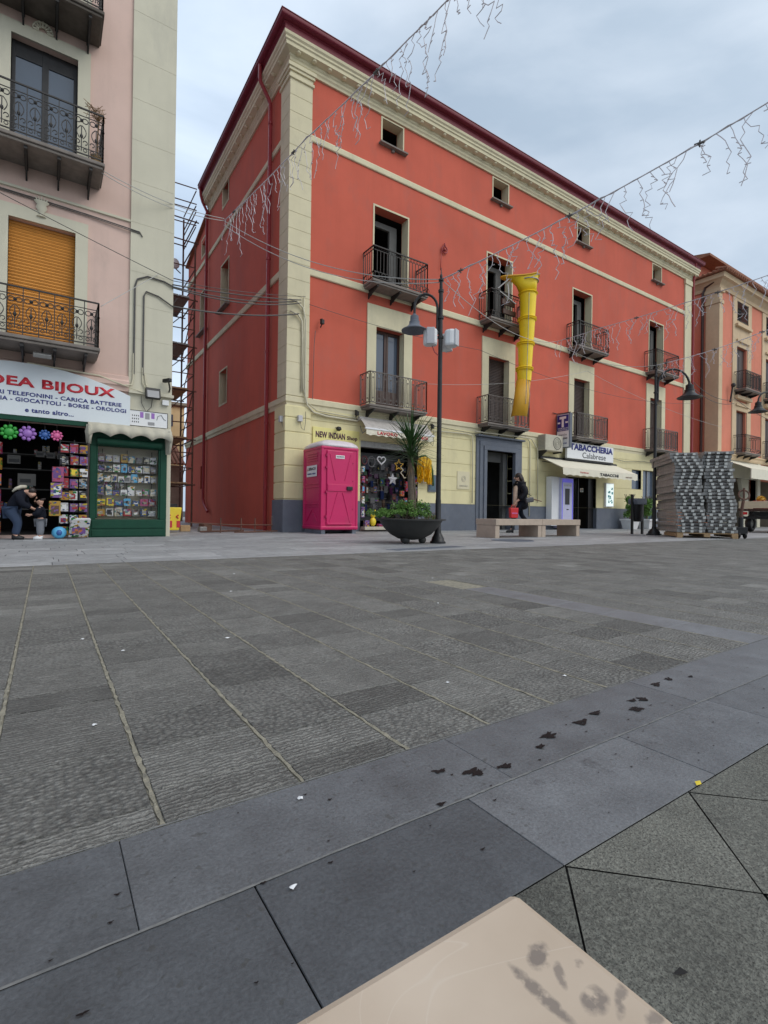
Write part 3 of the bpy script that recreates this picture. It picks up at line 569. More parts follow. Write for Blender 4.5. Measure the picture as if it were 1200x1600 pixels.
# downpipes
PY0 = 1.28
w = MB(); w.tube([(-.40, PY0, 12.98), (-.40, PY0, 12.62), (-.38, PY0, 12.5), (-.16, 1.24, 12.1), (-.11, 1.22, 11.95), (-.11, 1.2, 11.6), (-.11, 1.2, .0)], .055, 8)
for z in (1.2, 3.0, 5, 7.6, 9.4, 11.4): w.lathe([(.066, -.03), (.066, .03)], (-.11, 1.2, z), 10)
w.build('downpipe', 'maroonp', RB, smooth=True)
w = MB(); w.tube([(-.40, 7.8, 12.98), (-.38, 7.8, 12.7), (-.3, 7.85, 12.5), (-.11, 7.9, 12.2), (-.11, 7.9, 1.0), (-.11, 7.7, .75), (-.11, 7.2, .5)], .055, 8)
for z in (2.4, 5, 7.6, 9.9): w.lathe([(.066, -.03), (.066, .03)], (-.11, 7.9, z), 10)
w.build('downpipe', 'maroonp', RB, smooth=True)
w = MB(); w.tube([(Wd-.2, -.35, 12.98), (Wd+.12, -.1, 12.2), (Wd+.12, -.1, 0)], .055, 8); w.build('downpipe', 'maroonp', RB, smooth=True)
# portal
w = MB(); Pt = -.16
for o, t in ((.43, -.08), (.30, -.12), (.14, -.16)):
    q_ = 0 if o == .14 else o-.16; w.box(POR[0]-o, POR[0]-q_, t, .03, 0, POR[3]+q_); w.box(POR[1]+q_, POR[1]+o, t, .03, 0, POR[3]+q_)
    w.box(POR[0]-o, POR[1]+o, t, .03, POR[3]+q_, POR[3]+o)
w.box(POR[0]-.47, POR[1]+.47, -.2, .03, POR[3]+.431, POR[3]+.49); f = w.build('portal', 'slate', RB, bevel=.012)
w = MB(); room(w, POR[0]-.02, POR[1]+.9, .22, 5.5, .004, 3.0); w.build('hallway', 'greyint', f, fix=False)
w = MB(); w.box(POR[0]-.12, POR[0]-.002, .035, .345, 0, 2.72); w.build('reveal', 'slate', f); w = MB(); w.box(POR[1]+.002, POR[1]+.12, .035, .345, 0, 2.72); w.build('reveal', 'slate', f)
w = MB(); w.box(POR[0]+.0, POR[1], .35, .45, 2.4, 2.75); w.box(POR[1]-.2, POR[1]-.04, .24, .4, 0, 2.7); w.build('inner_door_frame', 'greyint', f)
MB().box(POR[0]+.02, POR[0]+.08, .25, 1.0, .02, 2.7).build('door_leaf', 'wood', f)
w = MB(); w.box(POR[0]+.1, POR[1]+.5, 5.2, 5.3, 0, 1.1); w.build('dado', 'wood', f)
# plaque, niche notice
w = MB(); w.box(5.92, 6.46, -.05, -.028, 1.36, 1.94); f = w.build('wall_plaque', 'cream', RB)
f.parent = None; tag(f, 'pale square stone plaque on the cream wall left of the slate portal', 'plaque'); f.location = (0, 0, 0)
text('CENTRO', 6.0, 6.38, 1.44, 1.49, -.051, 'canvas', f); w = MB(); w.ring((6.19, -.053, 1.7), (1, 0, 0), (0, 0, 1), .09, .008, 14); w.ring((6.19, -.053, 1.7), (1, 0, 0), (0, 0, 1), .05, .008, 6); w.build('emblem', 'canvas', f)
w = MB(); w.box(4.70, 5.02, -.07, -.028, 1.22, 1.75); f = w.build('notice_case', 'slate', None); tag(f, 'small dark framed notice case on the cream wall beside the gold fringe', 'notice case')
MB().box(4.745, 4.975, -.078, -.071, 1.28, 1.69).build('notice', flat('blue_grey_notice', (.10, .16, .20), .3), f)

# balconies
class _T(MB):
    def __init__(s, m, f): s.v, s.f, s.mi, s.k, s.q = m.v, m.f, m.mi, 0, f
    def tube(s, pts, r, n=5, closed=False): return MB.tube(s, pts, [x*s.q for x in r] if isinstance(r, list) else r*s.q, n, closed)
def barrail(mb, p0, p1, z0, z1, style):
    mb = _T(mb, 1.35 if style != 'scroll' else 1.2)
    p0 = Vector(p0); p1 = Vector(p1); d = (p1-p0); Ln = d.length; d.normalize(); up = Vector((0, 0, 1))
    P = lambda s, z: Vector((p0.x+d.x*s, p0.y+d.y*s, z))
    mb.tube([P(0, z1), P(Ln, z1)], .014, 4); mb.tube([P(0, z0+.05), P(Ln, z0+.05)], .010, 4)
    for s in (0, Ln): mb.tube([P(s, z0), P(s, z1)], .012, 4)
    if style == 'lyre':
        n = max(2, round(Ln/.21)); q = Ln/n
        for i in range(n):
            c = (i+.5)*q; a = q*.27
            for s in (c-a, c+a): mb.tube([P(s, z0+.05+a), P(s, z1-a-.02)], .007, 4)
            mb.ring(P(c, z0+.06+a), d, up, a, .007, 8, 4, pi, 2*pi); mb.ring(P(c, z1-a-.03), d, up, a, .007, 8, 4, 0, pi)
            mb.ring(P(c, z1-.16), d, up, .02, .007, 6, 4); mb.ring(P(c, z0+.17), d, up, .02, .007, 6, 4)
            mb.tube([P(i*q, z0+.05), P(i*q, z1)], .0075, 4); mb.ball(P(i*q, (z0+z1)/2), .013, 5); mb.ball(P(i*q, z0+.75*(z1-z0)), .011, 5)
            mb.tube([P(c, z0+.17), P(c, z1-.16)], .005, 3)
    elif style == 'ring':
        n = max(3, round(Ln/.115)); q = Ln/n
        mb.tube([P(0, z0+.21), P(Ln, z0+.21)], .008, 4); mb.tube([P(0, z1-.11), P(Ln, z1-.11)], .008, 4)
        for i in range(n):
            mb.tube([P(i*q, z0+.21), P(i*q, z1-.11)], .0075, 4); mb.ring(P((i+.5)*q, z1-.055), d, up, .035, .005, 7, 3)
            if i % 2 == 0: mb.ring(P((i+1)*q, z0+.13), d, up, .075, .007, 10, 4)
    elif style == 'scroll':
        n = max(2, round(Ln/.225)); q = Ln/n; mb.tube([P(0, z1-.13), P(Ln, z1-.13)], .007, 4); mb.tube([P(0, z0+.16), P(Ln, z0+.16)], .006, 4)
        for i in range(n):
            c = (i+.5)*q; mb.tube([P(i*q, z0), P(i*q, z1)], .008, 4)
            H = z1-z0
            for s in (-1, 1):
                mb.ring(P(c+s*q*.24, z1-.21), d, up, q*.2, .007, 9, 4)
                pts = [P(c+s*(.012+q*.32*sin(t)*(1-.12*t)), z1-.30-.17*t*.55*H) for t in [k*.35 for k in range(9)]]; mb.tube(pts, .007, 4)
                mb.ring(P(c+s*q*.26, z0+.30*H), d, up, q*.15, .007, 8, 4, -pi*.5, pi); mb.ring(P(c+s*q*.26, z0+.12), d, up, q*.13, .006, 8, 4)
            mb.ball(P(c, z1-.21), .030, 5); mb.tube([P(c, z0+.1), P(c, z1-.3)], .009, 4); mb.ball(P(c, z0+.42*H), .026, 6, 1.6)
def balcony(x0, x1, yw, dep, z, h, style, parent, ironmat='irongrey', th=.07, brk='iron', slabm='slab', nb=3):
    yf = yw-dep
    w = MB(); w.box(x0-.03, x1+.03, yf-.03, yw, z-th, z); w.box(x0, x1, yf, yw, z-th-.05, z-th-.002); sl_ = w.build('balcony', slabm, parent, bevel=.012)
    w = MB(); barrail(w, (x0, yw, 0), (x0, yf, 0), z, z+h, style); barrail(w, (x0, yf, 0), (x1, yf, 0), z, z+h, style); barrail(w, (x1, yf, 0), (x1, yw, 0), z, z+h, style)
    w.build('railing', ironmat, sl_)
    for i in range(nb):
        x = x0+.18+(x1-x0-.36)*i/(nb-1); w = MB(); w.box(x-.025, x+.025, yf+.04, yw, z-th-.10, z-th-.052)
        w.prism([(yw, z-th-.10), (yf+.10, z-th-.10), (yf+.16, z-th-.135), (yw-.12, z-th-.22), (yw, z-th-.29)], 'x', x-.014, x+.014)
        w.ring((x, yw-.13, z-th-.17), (0, 1, 0), (0, 0, 1), .07, .012, 8); w.build('bracket', brk, sl_)
    return sl_
for i, c in enumerate(CX):
    balcony(c-.95, c+.95, 0, .55, 7.05, .92, 'ring', RB, 'iron')
    balcony(c-1.0, c+1.0, 0, .52, 3.57, .90, 'lyre', RB, 'irongrey', .06)

# ------------------------------------------------------------------ left building
LY = -1.48; LX = -3.13
LB = thing('apartment_house', 'pale pink plastered apartment house with grey trim and ornate iron balconies', 'building', (-7, LY, 0))
LD1 = (-5.80, -4.81, 3.30, 5.58); LD2 = (-5.80, -4.81, 6.62, 8.76); LD0 = (-8.9, -7.9, 3.3, 5.58); LD3 = (-8.9, -7.9, 6.62, 8.76); LD4 = (-5.8, -4.81, 9.75, 11.9)
LSH = (-6.9, -4.54, .05, 2.06)
w = MB(); holed(w, 'y', LY, -14, LX-.002, 0, 14.5, [LD1, LD2, LD0, LD3, LD4, LSH, (-4.45, -3.30, .34, 1.74)], .22); w.quad((-14, LY, 0), (-14, LY+9, 0), (-14, LY+9, 14.5), (-14, LY, 14.5))
w.build('wall', 'pinkpl', LB, fix=False)
w = MB(); w.quad((LX, LY+.0, 0), (LX-1.2, LY+9, 0), (LX-1.2, LY+9, 14.5), (LX, LY, 14.5)); w.build('side_wall', 'lilac', LB, fix=False)
w = MB(); w.box(-14.3, LX+.3, LY-.4, LY+9.3, 14.5, 14.9); w.build('roof', 'rooft', LB)
w = MB()
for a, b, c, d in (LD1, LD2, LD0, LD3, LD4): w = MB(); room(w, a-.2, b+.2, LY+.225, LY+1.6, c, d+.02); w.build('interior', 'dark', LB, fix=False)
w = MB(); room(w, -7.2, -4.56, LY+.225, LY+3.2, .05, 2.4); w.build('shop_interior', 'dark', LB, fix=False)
# grey pilaster with faint joints
w = MB(); zs = [2.84, 3.2, 3.85, 4.5, 5.15, 6.1, 6.9, 7.7, 8.5, 9.3, 10.2, 11.1, 12, 13, 14.4]
for a, b in zip(zs[:-1], zs[1:]): w.box(-3.905, LX+.012, LY-.045, LY+.05, a+.002, b-.002)
w.box(-3.9, LX+.010, LY-.041, LY+.05, 2.9, 14.4); w.build('pilaster', 'greypl', LB, bevel=.002)
w = MB(); w.box(-3.9, LX+.01, LY-.03, LY+.05, 2.12, 2.86); w.box(-3.3, LX+.012, LY-.04, LY+.05, 0, 2.12); w.build('pilaster_base', 'greypl', LB, bevel=.006)
MB().sweep([(0, 2.80), (.06, 2.80), (.06, 2.88), (.10, 2.90), (.10, 2.98), (.05, 3.02), (.05, 3.08), (.02, 3.10), (0, 3.10)], lambda o: [(-14, LY-o), (-3.9, LY-o)]).build('string_course', 'pinkpl', LB)
MB().sweep([(0, 2.78), (.07, 2.78), (.07, 2.83), (0, 2.85)], lambda o: [(-3.9, LY-o-.03), (LX+.02+o*.3, LY-o-.03)]).build('string_course', 'greypl', LB)
MB().sweep([(0, 6.08), (.035, 6.09), (.035, 6.13), (0, 6.14)], lambda o: [(-14, LY-o), (-3.9, LY-o)]).build('string_course', 'greypl', LB)
for q, (a, b, c, d) in enumerate((LD1, LD2, LD0, LD3, LD4)):
    w = MB(); frame(w, 'y', LY, a, b, c, d, .20, .03, False, .22); w.box(b, b+.19, LY-.02, LY+.2, c, d); w.box(a-.19, a, LY-.02, LY+.2, c, d); f = w.build('balcony_doorway', 'greypl', LB)
    if q in (0, 2):
        w = MB(); n = 40
        for k in range(n):
            z = c+(d-c)*k/n; e = (d-c)/n; w.add([(a, LY+.12, z), (b, LY+.12, z), (b, LY+.105, z+e*.5), (a, LY+.105, z+e*.5), (a, LY+.12, z+e*.93), (b, LY+.12, z+e*.93), (b, LY+.135, z+e), (a, LY+.135, z+e)], [(0, 1, 2, 3), (3, 2, 5, 4), (4, 5, 6, 7)])
        w.build('roller_shutter', 'orange', f, fix=False)
    else:
        w = MB(); mx_ = (a+b)/2
        for x0, x1 in ((a, a+.06), (mx_-.05, mx_+.05), (b-.06, b)): w.box(x0, x1, LY+.12, LY+.17, c, d)
        w.box(a+.01, b-.01, LY+.125, LY+.165, d-.28, d); w.box(a+.01, b-.01, LY+.125, LY+.165, c, c+.1); w.build('door_frame', 'blackm', f, bevel=.006)
        MB().box(a+.04, b-.04, LY+.14, LY+.15, c+.05, d-.2).build('pane', 'glass', f)
# ornaments over the windows
w = MB(); 
for z, r in ((8.98, .15),):
    for k in range(9):
        a = pi*k/8; w.tube([(-5.35+.06*cos(a), LY-.04, z+.06*sin(a)), (-5.35+r*cos(a), LY-.05, z+r*sin(a)*1.1)], .016, 5)
    w.ring((-5.35, LY-.045, z), (1, 0, 0), (0, 0, 1), r, .014, 12, 4, 0, pi)
w.build('shell_ornament', 'greypl', LB, smooth=True)
w = MB(); w.lathe([(.04, -.26), (.075, -.25), (.03, -.22), (.05, -.16), (.085, -.1), (.07, -.04), (.11, 0), (.11, .02), (.06, .02)], (-5.33, LY-.04, 5.95), 10, 1, .5)
for k in range(5): w.tube([(-5.33+(k-2)*.03, LY-.05, 5.96), (-5.33+(k-2)*.045, LY-.055, 6.02+.02*(2-abs(k-2)))], .01, 4)
w.build('urn_ornament', 'greypl', LB, smooth=True)
for (x0, x1, z, st) in ((-6.2, -4.47, 3.36, 'scroll'), (-6.2, -4.44, 6.62, 'scroll'), (-6.3, -4.48, 9.16+.12, 'scroll'), (-9.3, -7.5, 3.36, 'scroll'), (-9.3, -7.5, 6.62, 'scroll')):
    balcony(x0, x1, LY, .7, z, .78 if z < 4 else .83, st, LB, 'iron', .06, 'iron', 'slabd' if z > 9 else 'slab', 4)
# cables clipped to the front
w = MB(); w.tube([(-6.3, LY-.02, 6.02), (-5.2, LY-.03, 6.0), (-4.6, LY-.03, 5.985), (-3.75, LY-.06, 5.93), (-3.7, LY-.06, 5.85)], .012, 5); w.tube([(-6.3, LY-.02, 5.99), (-4.6, LY-.03, 5.96), (-3.75, LY-.06, 5.90)], .008, 5)
w.tube([(-3.82, LY-.07, 3.15), (-3.82, LY-.07, 4.85), (-3.78, LY-.07, 5.0), (-3.6, LY-.07, 5.1), (-3.3, LY-.07, 5.08), (-3.14, LY-.08, 5.02)], .017, 5)
w.tube([(-3.66, LY-.07, 3.15), (-3.66, LY-.07, 4.70), (-3.62, LY-.07, 4.8), (-3.4, LY-.07, 4.76), (-3.14, LY-.08, 4.62)], .015, 5); w.build('cable', 'wire', LB)
w = MB(); w.tube([(-3.83, LY-.07, 3.55), (-3.83, LY-.07, 3.05), (-3.86, LY-.09, 2.93), (-4.0, LY-.1, 2.9), (-4.4, LY-.09, 3.02), (-5.5, LY-.12, 3.06)], .016, 6)
w.tube([(-3.67, LY-.07, 3.3), (-3.66, LY-.07, 3.0), (-3.58, LY-.08, 2.86)], .013, 6); w.tube([(-3.63, LY-.07, 3.2), (-3.6, LY-.07, 2.98), (-3.52, LY-.09, 2.84)], .011, 6)
w.tube([(-4.1, LY-.12, 2.93), (-3.6, LY-.1, 2.80), (-3.1, LY-.06, 2.77)], .01, 5); w.build('conduit', 'conduit', LB, smooth=True)

# ------------------------------------------------------------------ salmon building at the right
PX = 24.25; PSY = .6
PB = thing('salmon_palazzo', 'salmon and tan palazzo with tiled eaves beyond the red building', 'building', (30, 0, 0))
cols = [27.1, 31.0, 34.9, 38.8]
pa = [(c-.68, c+.68, 11.5, 12.5) for c in cols]; p2 = [(c-.6, c+.6, 7.75, 10.05) for c in cols]; p1 = [(c-.6, c+.6, 4.15, 6.5) for c in cols]; pg = [(25.0, 29.2, 0, 2.75), (29.6, 33, 0, 2.75)]
w = MB(); holed(w, 'y', 0, PX, 42, 0, 13.3, pa+p2+p1+pg, .3); w.quad((PX, 0, 0), (PX, 14, 0), (PX, 14, 13.3), (PX, 0, 13.3)); w.build('wall', 'pinkr', PB, fix=False)
w = MB()
for a, b, c, d in pa+p2+p1: w = MB(); room(w, a-.1, b+.1, .305, 1.5, c, d+.05); w.build('interior', 'dark', PB, fix=False)
w = MB(); w.box(PX-.06, PX+.36, -.08, PSY, 4.05, 11.9); w.box(PX-.1, PX+.40, -.12, PSY+.04, 11.9, 12.1); w.box(PX-.04, PX+.34, -.06, PSY, 12.1, 12.5); w.box(PX-.12, PX+.42, -.15, PSY+.06, 12.5, 12.7); w.build('corner_pilaster', 'tan', PB, bevel=.02)
for c in cols:
    w = MB(); w.box(c-1.2, c-.68, -.05, .02, 4.05, 12.9); w.box(c+.68, c+1.2, -.05, .02, 4.05, 12.9); w.box(c-.68, c+.68, -.05, .02, 6.5, 7.0); w.box(c-.68, c+.68, -.05, .02, 10.05, 11.5); w.box(c-.68, c+.68, -.05, .02, 12.5, 12.9)
    w.box(c-.8, c+.8, -.14, .02, 10.3, 10.42); w.box(c-.95, c+.95, -.2, .02, 11.1, 11.25); w.box(c-.8, c+.8, -.12, .02, 6.75, 6.85); w.box(c-.95, c+.95, -.22, .02, 7.1, 7.3); w.build('window_surround', 'tan', PB, bevel=.012)
    for z, st in ((7.6, 'lyre'), (4.12, 'ring')): balcony(c-1.0, c+1.0, 0, .6, z, .95, st, PB, 'iron')
    for z0, z1 in ((7.75, 10.0), (4.2, 6.45)):
        w = MB(); w.box(c-.6, c-.05, .12, .17, z0, z1); w.box(c+.0, c+.6, .12, .17, z0, z1); w.build('shutters', 'shutterd', PB, bevel=.01)
    w = MB()
    for k in range(9): w.tube([(c-.66+k*.165, -.06, 11.45), (c-.66+k*.165, -.06, 12.55)], .018, 4)
    for z in (11.5, 12, 12.5): w.tube([(c-.7, -.06, z), (c+.7, -.06, z)], .018, 4)
    w.tube([(c-.5, -.08, 11.6), (c, -.2, 12.1), (c+.5, -.08, 12.4)], .02, 4); w.build('window_grille', 'iron', PB)
def pp(o): return [(42, -o), (PX-o, -o), (PX-o, 14)]
MB().sweep([(0, 12.7), (.08, 12.7), (.12, 12.85), (.16, 12.9), (.3, 13.05), (.42, 13.1), (.44, 13.25), (.48, 13.3), (0, 13.32)], pp).build('cornice', 'tan', PB)
MB().sweep([(0, 3.70), (.10, 3.70), (.14, 3.80), (.14, 3.92), (.20, 3.96), (.20, 4.04), (0, 4.06)], pp).build('string_course', 'tan', PB)
w = MB(); w.sweep([(0, 13.33), (.60, 13.33), (.62, 13.38), (-2.2, 14.1)], lambda o: pp(o)); 
for i in range(72): w.tube([(PX-.6+i*.25, -.66, 13.40), (PX-.6+i*.25, -.1, 13.54)], .06, 6)
for i in range(40): w.tube([(PX-.66, -.5+i*.25, 13.40), (PX-.1, -.5+i*.25, 13.54)], .06, 6)
w.build('roof', 'rooft', PB)
w = MB(); w.box(PX+.5, 42, 1.2, 9, 13.4, 14.6); w.build('attic_storey', 'pinkr', PB); w = MB(); w.prism([(.4, 14.6), (.4, 14.72), (5, 15.8), (9.5, 14.7)], 'x', PX-.1, 42); w.build('attic_roof', 'rooft', PB)
w = MB(); w.tube([(PX-.3, -.4, 13.2), (PX-.12, .6, 12.9), (PX-.12, .72, 12.6), (PX-.12, .74, 0)], .07, 8); w.build('downpipe', 'wood', PB, smooth=True)
# ground floor shop front with curved consoles
w = MB(); w.box(PX-.04, 25.0, -.1, .3, 0, 3.7); w.box(29.2, 29.6, -.1, .3, 0, 3.7); w.box(25.0, 29.2, -.06, .2, 2.75, 3.7); w.box(33, 42, -.1, .3, 0, 3.7)
w.build('shopfront_wall', 'greypl', PB, bevel=.02)
w = MB(); room(w, 24.9, 33.1, .3, 3, 0, 2.9); w.build('shop_interior', 'beigew', PB, fix=False)
w = MB(); w.prism([(25.0, 0), (25.5, 0), (25.5, 1.7), (25.9, 2.1), (26.1, 2.75), (25.0, 2.75)], 'y', -.02, .2); w.prism([(27.6, 0), (28.2, 0), (28.2, 2.75), (27.2, 2.75), (27.4, 2.2), (27.6, 1.8)], 'y', -.02, .2); w.build('shopfront_console', 'greypl', PB, bevel=.02)
w = MB(); w.box(25.0, 26.9, -.03, -.02, 1.3, 3.4); w.build('stone_panel', 'stonewall', PB) if 0 else None

# ------------------------------------------------------------------ lane between the left and the red building
YB = thing('distant_house', 'pale yellow house seen high up at the end of the narrow lane', 'house', (-2, 20, 0))
MB().box(-8, 1.75, 20, 27, 0, 6.9).build('wall', 'paley', YB); w = MB(); w.box(-8.2, 1.9, 19.8, 27.2, 6.9, 7.05); w.build('roof_slab', 'beigew', YB)
w = MB(); 
for i in range(16): w.tube([(-3+i*.3, 19.9, 7.05), (-3+i*.3, 19.9, 7.55)], .02, 4)
w.tube([(-3, 19.9, 7.55), (1.8, 19.9, 7.55)], .025, 4); w.build('terrace_railing', 'white', YB)
MB().box(.75, 1.1, 19.95, 20.02, 5.6, 6.3).build('window', 'glass', YB)
TB = thing('tiled_outhouse', 'low old house with a worn terracotta tile roof at the end of the lane', 'house', (-2, 14, 0))
MB().box(-8, .45, 14, 18, 0, 2.75).build('wall', 'beigew', TB)
w = MB(); w.quad((-8, 13.6, 2.75), (.5, 13.6, 2.75), (.5, 18, 5.0), (-8, 18, 5.0))
for i in range(46): w.tube([(-8+i*.185, 13.55, 2.80), (-8+i*.185, 18, 5.05)], .06, 5)
w.build('roof', 'rooft', TB); MB().box(-.35, .15, 16.8, 17.2, 4, 5.3).build('chimney', 'white', TB)
MB().box(-1.3, -.6, 13.95, 14.01, 0.05, 1.9).build('door', 'wood', TB)
# ------------------------------------------------------------------ left shop: sign, window, goods
sg = thing('shop_sign', 'white arched shop sign with red and navy lettering over the toy shop', 'shop sign', (-5.5, LY-.12, 2.12))
arc = [(-7.3, 2.13), (-3.88, 2.13), (-3.88, 2.70), (-4.05, 2.77), (-4.3, 2.86), (-4.6, 2.945), (-4.95, 3.01), (-5.35, 3.05), (-5.75, 3.05), (-6.2, 3.0), (-6.7, 2.88), (-7.3, 2.7)]
MB().prism(arc, 'y', LY-.13, LY-.07).build('panel', 'signw', sg, bevel=.004)
MB().box(-7.3, -3.88, LY-.12, LY-.03, 2.05, 2.128).build('sign_frame', 'green', sg)
text('IDEA BIJOUX', -6.13, -4.14, 2.585, 2.80, LY-.131, 'redlet', sg, bold=.035)
text('ACCESSORI TELEFONINI - CARICA BATTERIE', -6.43, -4.03, 2.475, 2.545, LY-.131, 'bluelet', sg, bold=.02)
text('BIGIOTTERIA - GIOCATTOLI - BORSE - OROLOGI', -6.42, -3.95, 2.37, 2.44, LY-.131, 'bluelet', sg, bold=.02)
text('e tanto altro...', -5.52, -4.80, 2.20, 2.28, LY-.131, 'bluelet', sg, bold=.02)
sp = thing('picture_panel', 'small white panel with phone pictures beside the arched shop sign', 'sign', (-3.5, LY-.1, 2.15))
MB().box(-3.875, -3.20, LY-.09, LY-.04, 2.16, 2.455).build('panel', 'white', sp)
w = MB(); 
for (a, b, c, d) in ((-3.875, -3.20, 2.448, 2.458), (-3.205, -3.195, 2.16, 2.455)): w.box(a, b, LY-.095, LY-.088, c, d)
for i in range(4):
    for j in range(3): w.box(-3.84+.035*i, -3.825+.035*i, LY-.093, LY-.089, 2.22+.06*j, 2.245+.06*j)
w.tube([(-3.40, LY-.092, 2.30), (-3.38, LY-.092, 2.38), (-3.32, LY-.092, 2.41), (-3.27, LY-.092, 2.33), (-3.23, LY-.092, 2.31)], .006, 4); w.build('cable_picture', 'blacklet', sp)
w = MB(); w.box(-3.70, -3.64, LY-.093, LY-.089, 2.32, 2.43); w.box(-3.50, -3.44, LY-.093, LY-.089, 2.32, 2.43); w.build('phone_picture', 'c_violet', sp)
w = MB(); w.box(-3.61, -3.53, LY-.093, LY-.089, 2.30, 2.42); w.box(-3.56, -3.44, LY-.094, LY-.089, 2.19, 2.25); w.build('phone_picture', 'c_grey', sp)
# green display window
dw = thing('display_window', 'dark green framed display window full of phone accessories and small toys', 'shop window', (-3.9, LY, 0))
w = MB(); x0, x1 = -4.53, -3.20; yf = LY-.09
w.box(x0, x1, yf, LY+.02, 0, .34); w.box(x0+.04, x1-.04, yf-.012, yf+.01, .02, .14); w.box(x0+.04, x1-.04, yf-.014, yf+.01, .17, .325); w.box(x0, -4.43, yf, LY+.02, .34, 1.72); w.box(-3.32, x1, yf, LY+.02, .34, 1.72); w.box(x0, x1, yf, LY+.02, 1.72, 2.0)
w.box(-4.43, -4.40, yf+.02, LY, .36, 1.72); w.box(-3.35, -3.32, yf+.02, LY, .36, 1.72)
w.build('frame', 'green', dw, bevel=.008)
w = MB(); w.lathe([(.07, -.56), (.07, .56)], (0, 0, 0), 12); 
for i, v in enumerate(w.v): w.v[i] = (v[2]-3.86, yf-.03+v[0]*.8, 1.80+v[1])
w.build('shutter_roll', 'green', dw, smooth=True)
w = MB(); room(w, -4.44, -3.30, LY+.0, LY+.34, .345, 1.74); w.build('window_box', flat('cream_display_back', (.58, .54, .42), .8), dw, fix=False)
SHZ = [.40, .60, .80, 1.06, 1.25, 1.44]
for z in SHZ: MB().box(-4.42, -3.33, LY+.03, LY+.30, z-.012, z).build('shelf', 'cglass', dw)
w = MB(); 
for x in (-4.30, -3.87, -3.42): w.tube([(x, LY+.28, .4), (x, LY+.28, 1.7)], .008, 4)
w.build('shelf_upright', 'blackm', dw)
MB().box(-4.42, -3.33, LY-.03, LY-.024, .36, 1.72).build('pane', 'cglass', dw)
ordn = ['lowest', 'second', 'third', 'fourth', 'fifth', 'top']
def packet(name, label, cat, loc, size, colr, group, accent=None, rz=0, tilt=0):
    o = thing(name, label, cat, loc, rz, group)
    if isinstance(colr, str) and colr.startswith('c_'): colr = 'g_'+colr[2:]
    MB().obox((0, 0, size[2]/2), size, 0, tilt).build('box', colr, o, local=True, bevel=.003)
    if accent:
        a_ = 'g_'+accent[2:] if isinstance(accent, str) and accent.startswith('c_') else accent; u_, v_, p_, q_ = [rnd.random() for _ in range(4)]; MB().box(-size[0]*(.2+.22*u_), size[0]*(.2+.22*v_), -size[1]/2-.004, -size[1]/2+.001, size[2]*(.08+.3*p_), size[2]*(.55+.35*q_)).build('printed_panel', a_, o, local=True)
    return o
rnd = random.Random(11)
pal = [['c_gold', 'c_white', 'c_cream', 'c_red', 'c_grey', 'c_blue', 'c_white'], ['c_yellow', 'c_yellow', 'c_blue', 'c_sky', 'c_blue', 'c_pink', 'c_red'], ['c_grey', 'c_cream', 'c_blue', 'c_white', 'c_white', 'c_silver', 'c_green', 'c_cream'],
       ['c_white', 'c_white', 'c_cream', 'c_white', 'c_white', 'c_sky', 'c_white', 'c_white', 'c_silver'], ['c_black', 'c_cream', 'c_white', 'c_sky', 'c_white', 'c_white', 'c_silver', 'c_grey'], ['c_brown', 'c_cream', 'c_silver', 'c_gold', 'c_cream', 'c_grey', 'c_black', 'c_white']]
for si, z in enumerate(SHZ):
    x = -4.40; n = len(pal[si]); wd = 1.05/n
    cnt = {}
    for i, c in enumerate(pal[si]):
        hh = rnd.uniform(.10, .17) if z != .80 else rnd.uniform(.1, .2); ww = wd*rnd.uniform(.78, .98); cn = c[2:]; cnt[cn] = cnt.get(cn, 0)+1
        side = 'left end' if i == 0 else ('right end' if i == n-1 else ('left half' if i < n/2 else 'right half'))
        packet('accessory_box', f'{cn} boxed accessory, {side} of the {ordn[si]} shelf in the green window', 'box', (x+wd/2, LY+.12+rnd.uniform(0, .05), z), (ww, .07, hh), c, 'boxed goods on the shelves of the green window', rnd.choice(['c_white', 'c_black', 'c_blue', 'c_silver', 'c_cream', 'c_grey']), rnd.uniform(-.15, .15)); x += wd
for i, (x, c, cn) in enumerate(((-4.25, 'c_red', 'red'), (-4.15, 'c_black', 'black'), (-4.35, 'c_black', 'leftmost black'), (-4.05, 'c_grey', 'grey'), (-3.96, 'c_black', 'tall black'))):
    packet('phone_case', f'{cn} phone case hanging above the third shelf of the green window', 'phone case', (x, LY+.2, .93), (.07, .02, .14), c, 'phone cases hanging in the green window')
# awning valance over the green window
aw = thing('scalloped_awning', 'rolled beige scalloped canvas awning over the green display window', 'awning', (-3.86, LY-.1, 1.9))
N_ = 60; vs = []; ya = LY-.30
for i in range(N_+1):
    t = i/N_; x = -4.58+t*1.42; zb = 1.86+.075*abs(sin(t*pi*4.0))+.02*sin(t*3)-.02*t; off = .015*sin(t*43)
    vs += [(x, LY-.02, 2.14-.01*t), (x, ya+.10+off, 2.12), (x, ya+off, 2.03+.01*sin(t*19)), (x, ya-.01+off*.6, zb)]
w = MB(); w.add(vs, [(i*4+j, i*4+4+j, i*4+5+j, i*4+1+j) for i in range(N_) for j in range(3)]); o = w.build('valance', 'canvas', aw, smooth=2, fix=False)
sm = o.modifiers.new('thickness', 'SOLIDIFY'); sm.thickness = .008
for x, hgt in ((-4.56, .32), (-3.19, .42)):
    w = MB()
    for k in range(5): w.tube([(x+.02*sin(k*2), ya+.02+k*.045, 2.08), (x+.03*cos(k), ya+.03+k*.045, 1.95), (x+.02*sin(k), ya+.03+k*.045, 2.05-hgt+.03*(k % 2))], [.03, .035, .022], 6)
    w.build('gathered_end', 'canvas', aw, smooth=2)
fl = thing('floodlight', 'black rectangular floodlight on the grey pilaster above the display window', 'floodlight', (-3.48, LY-.1, 2.75))
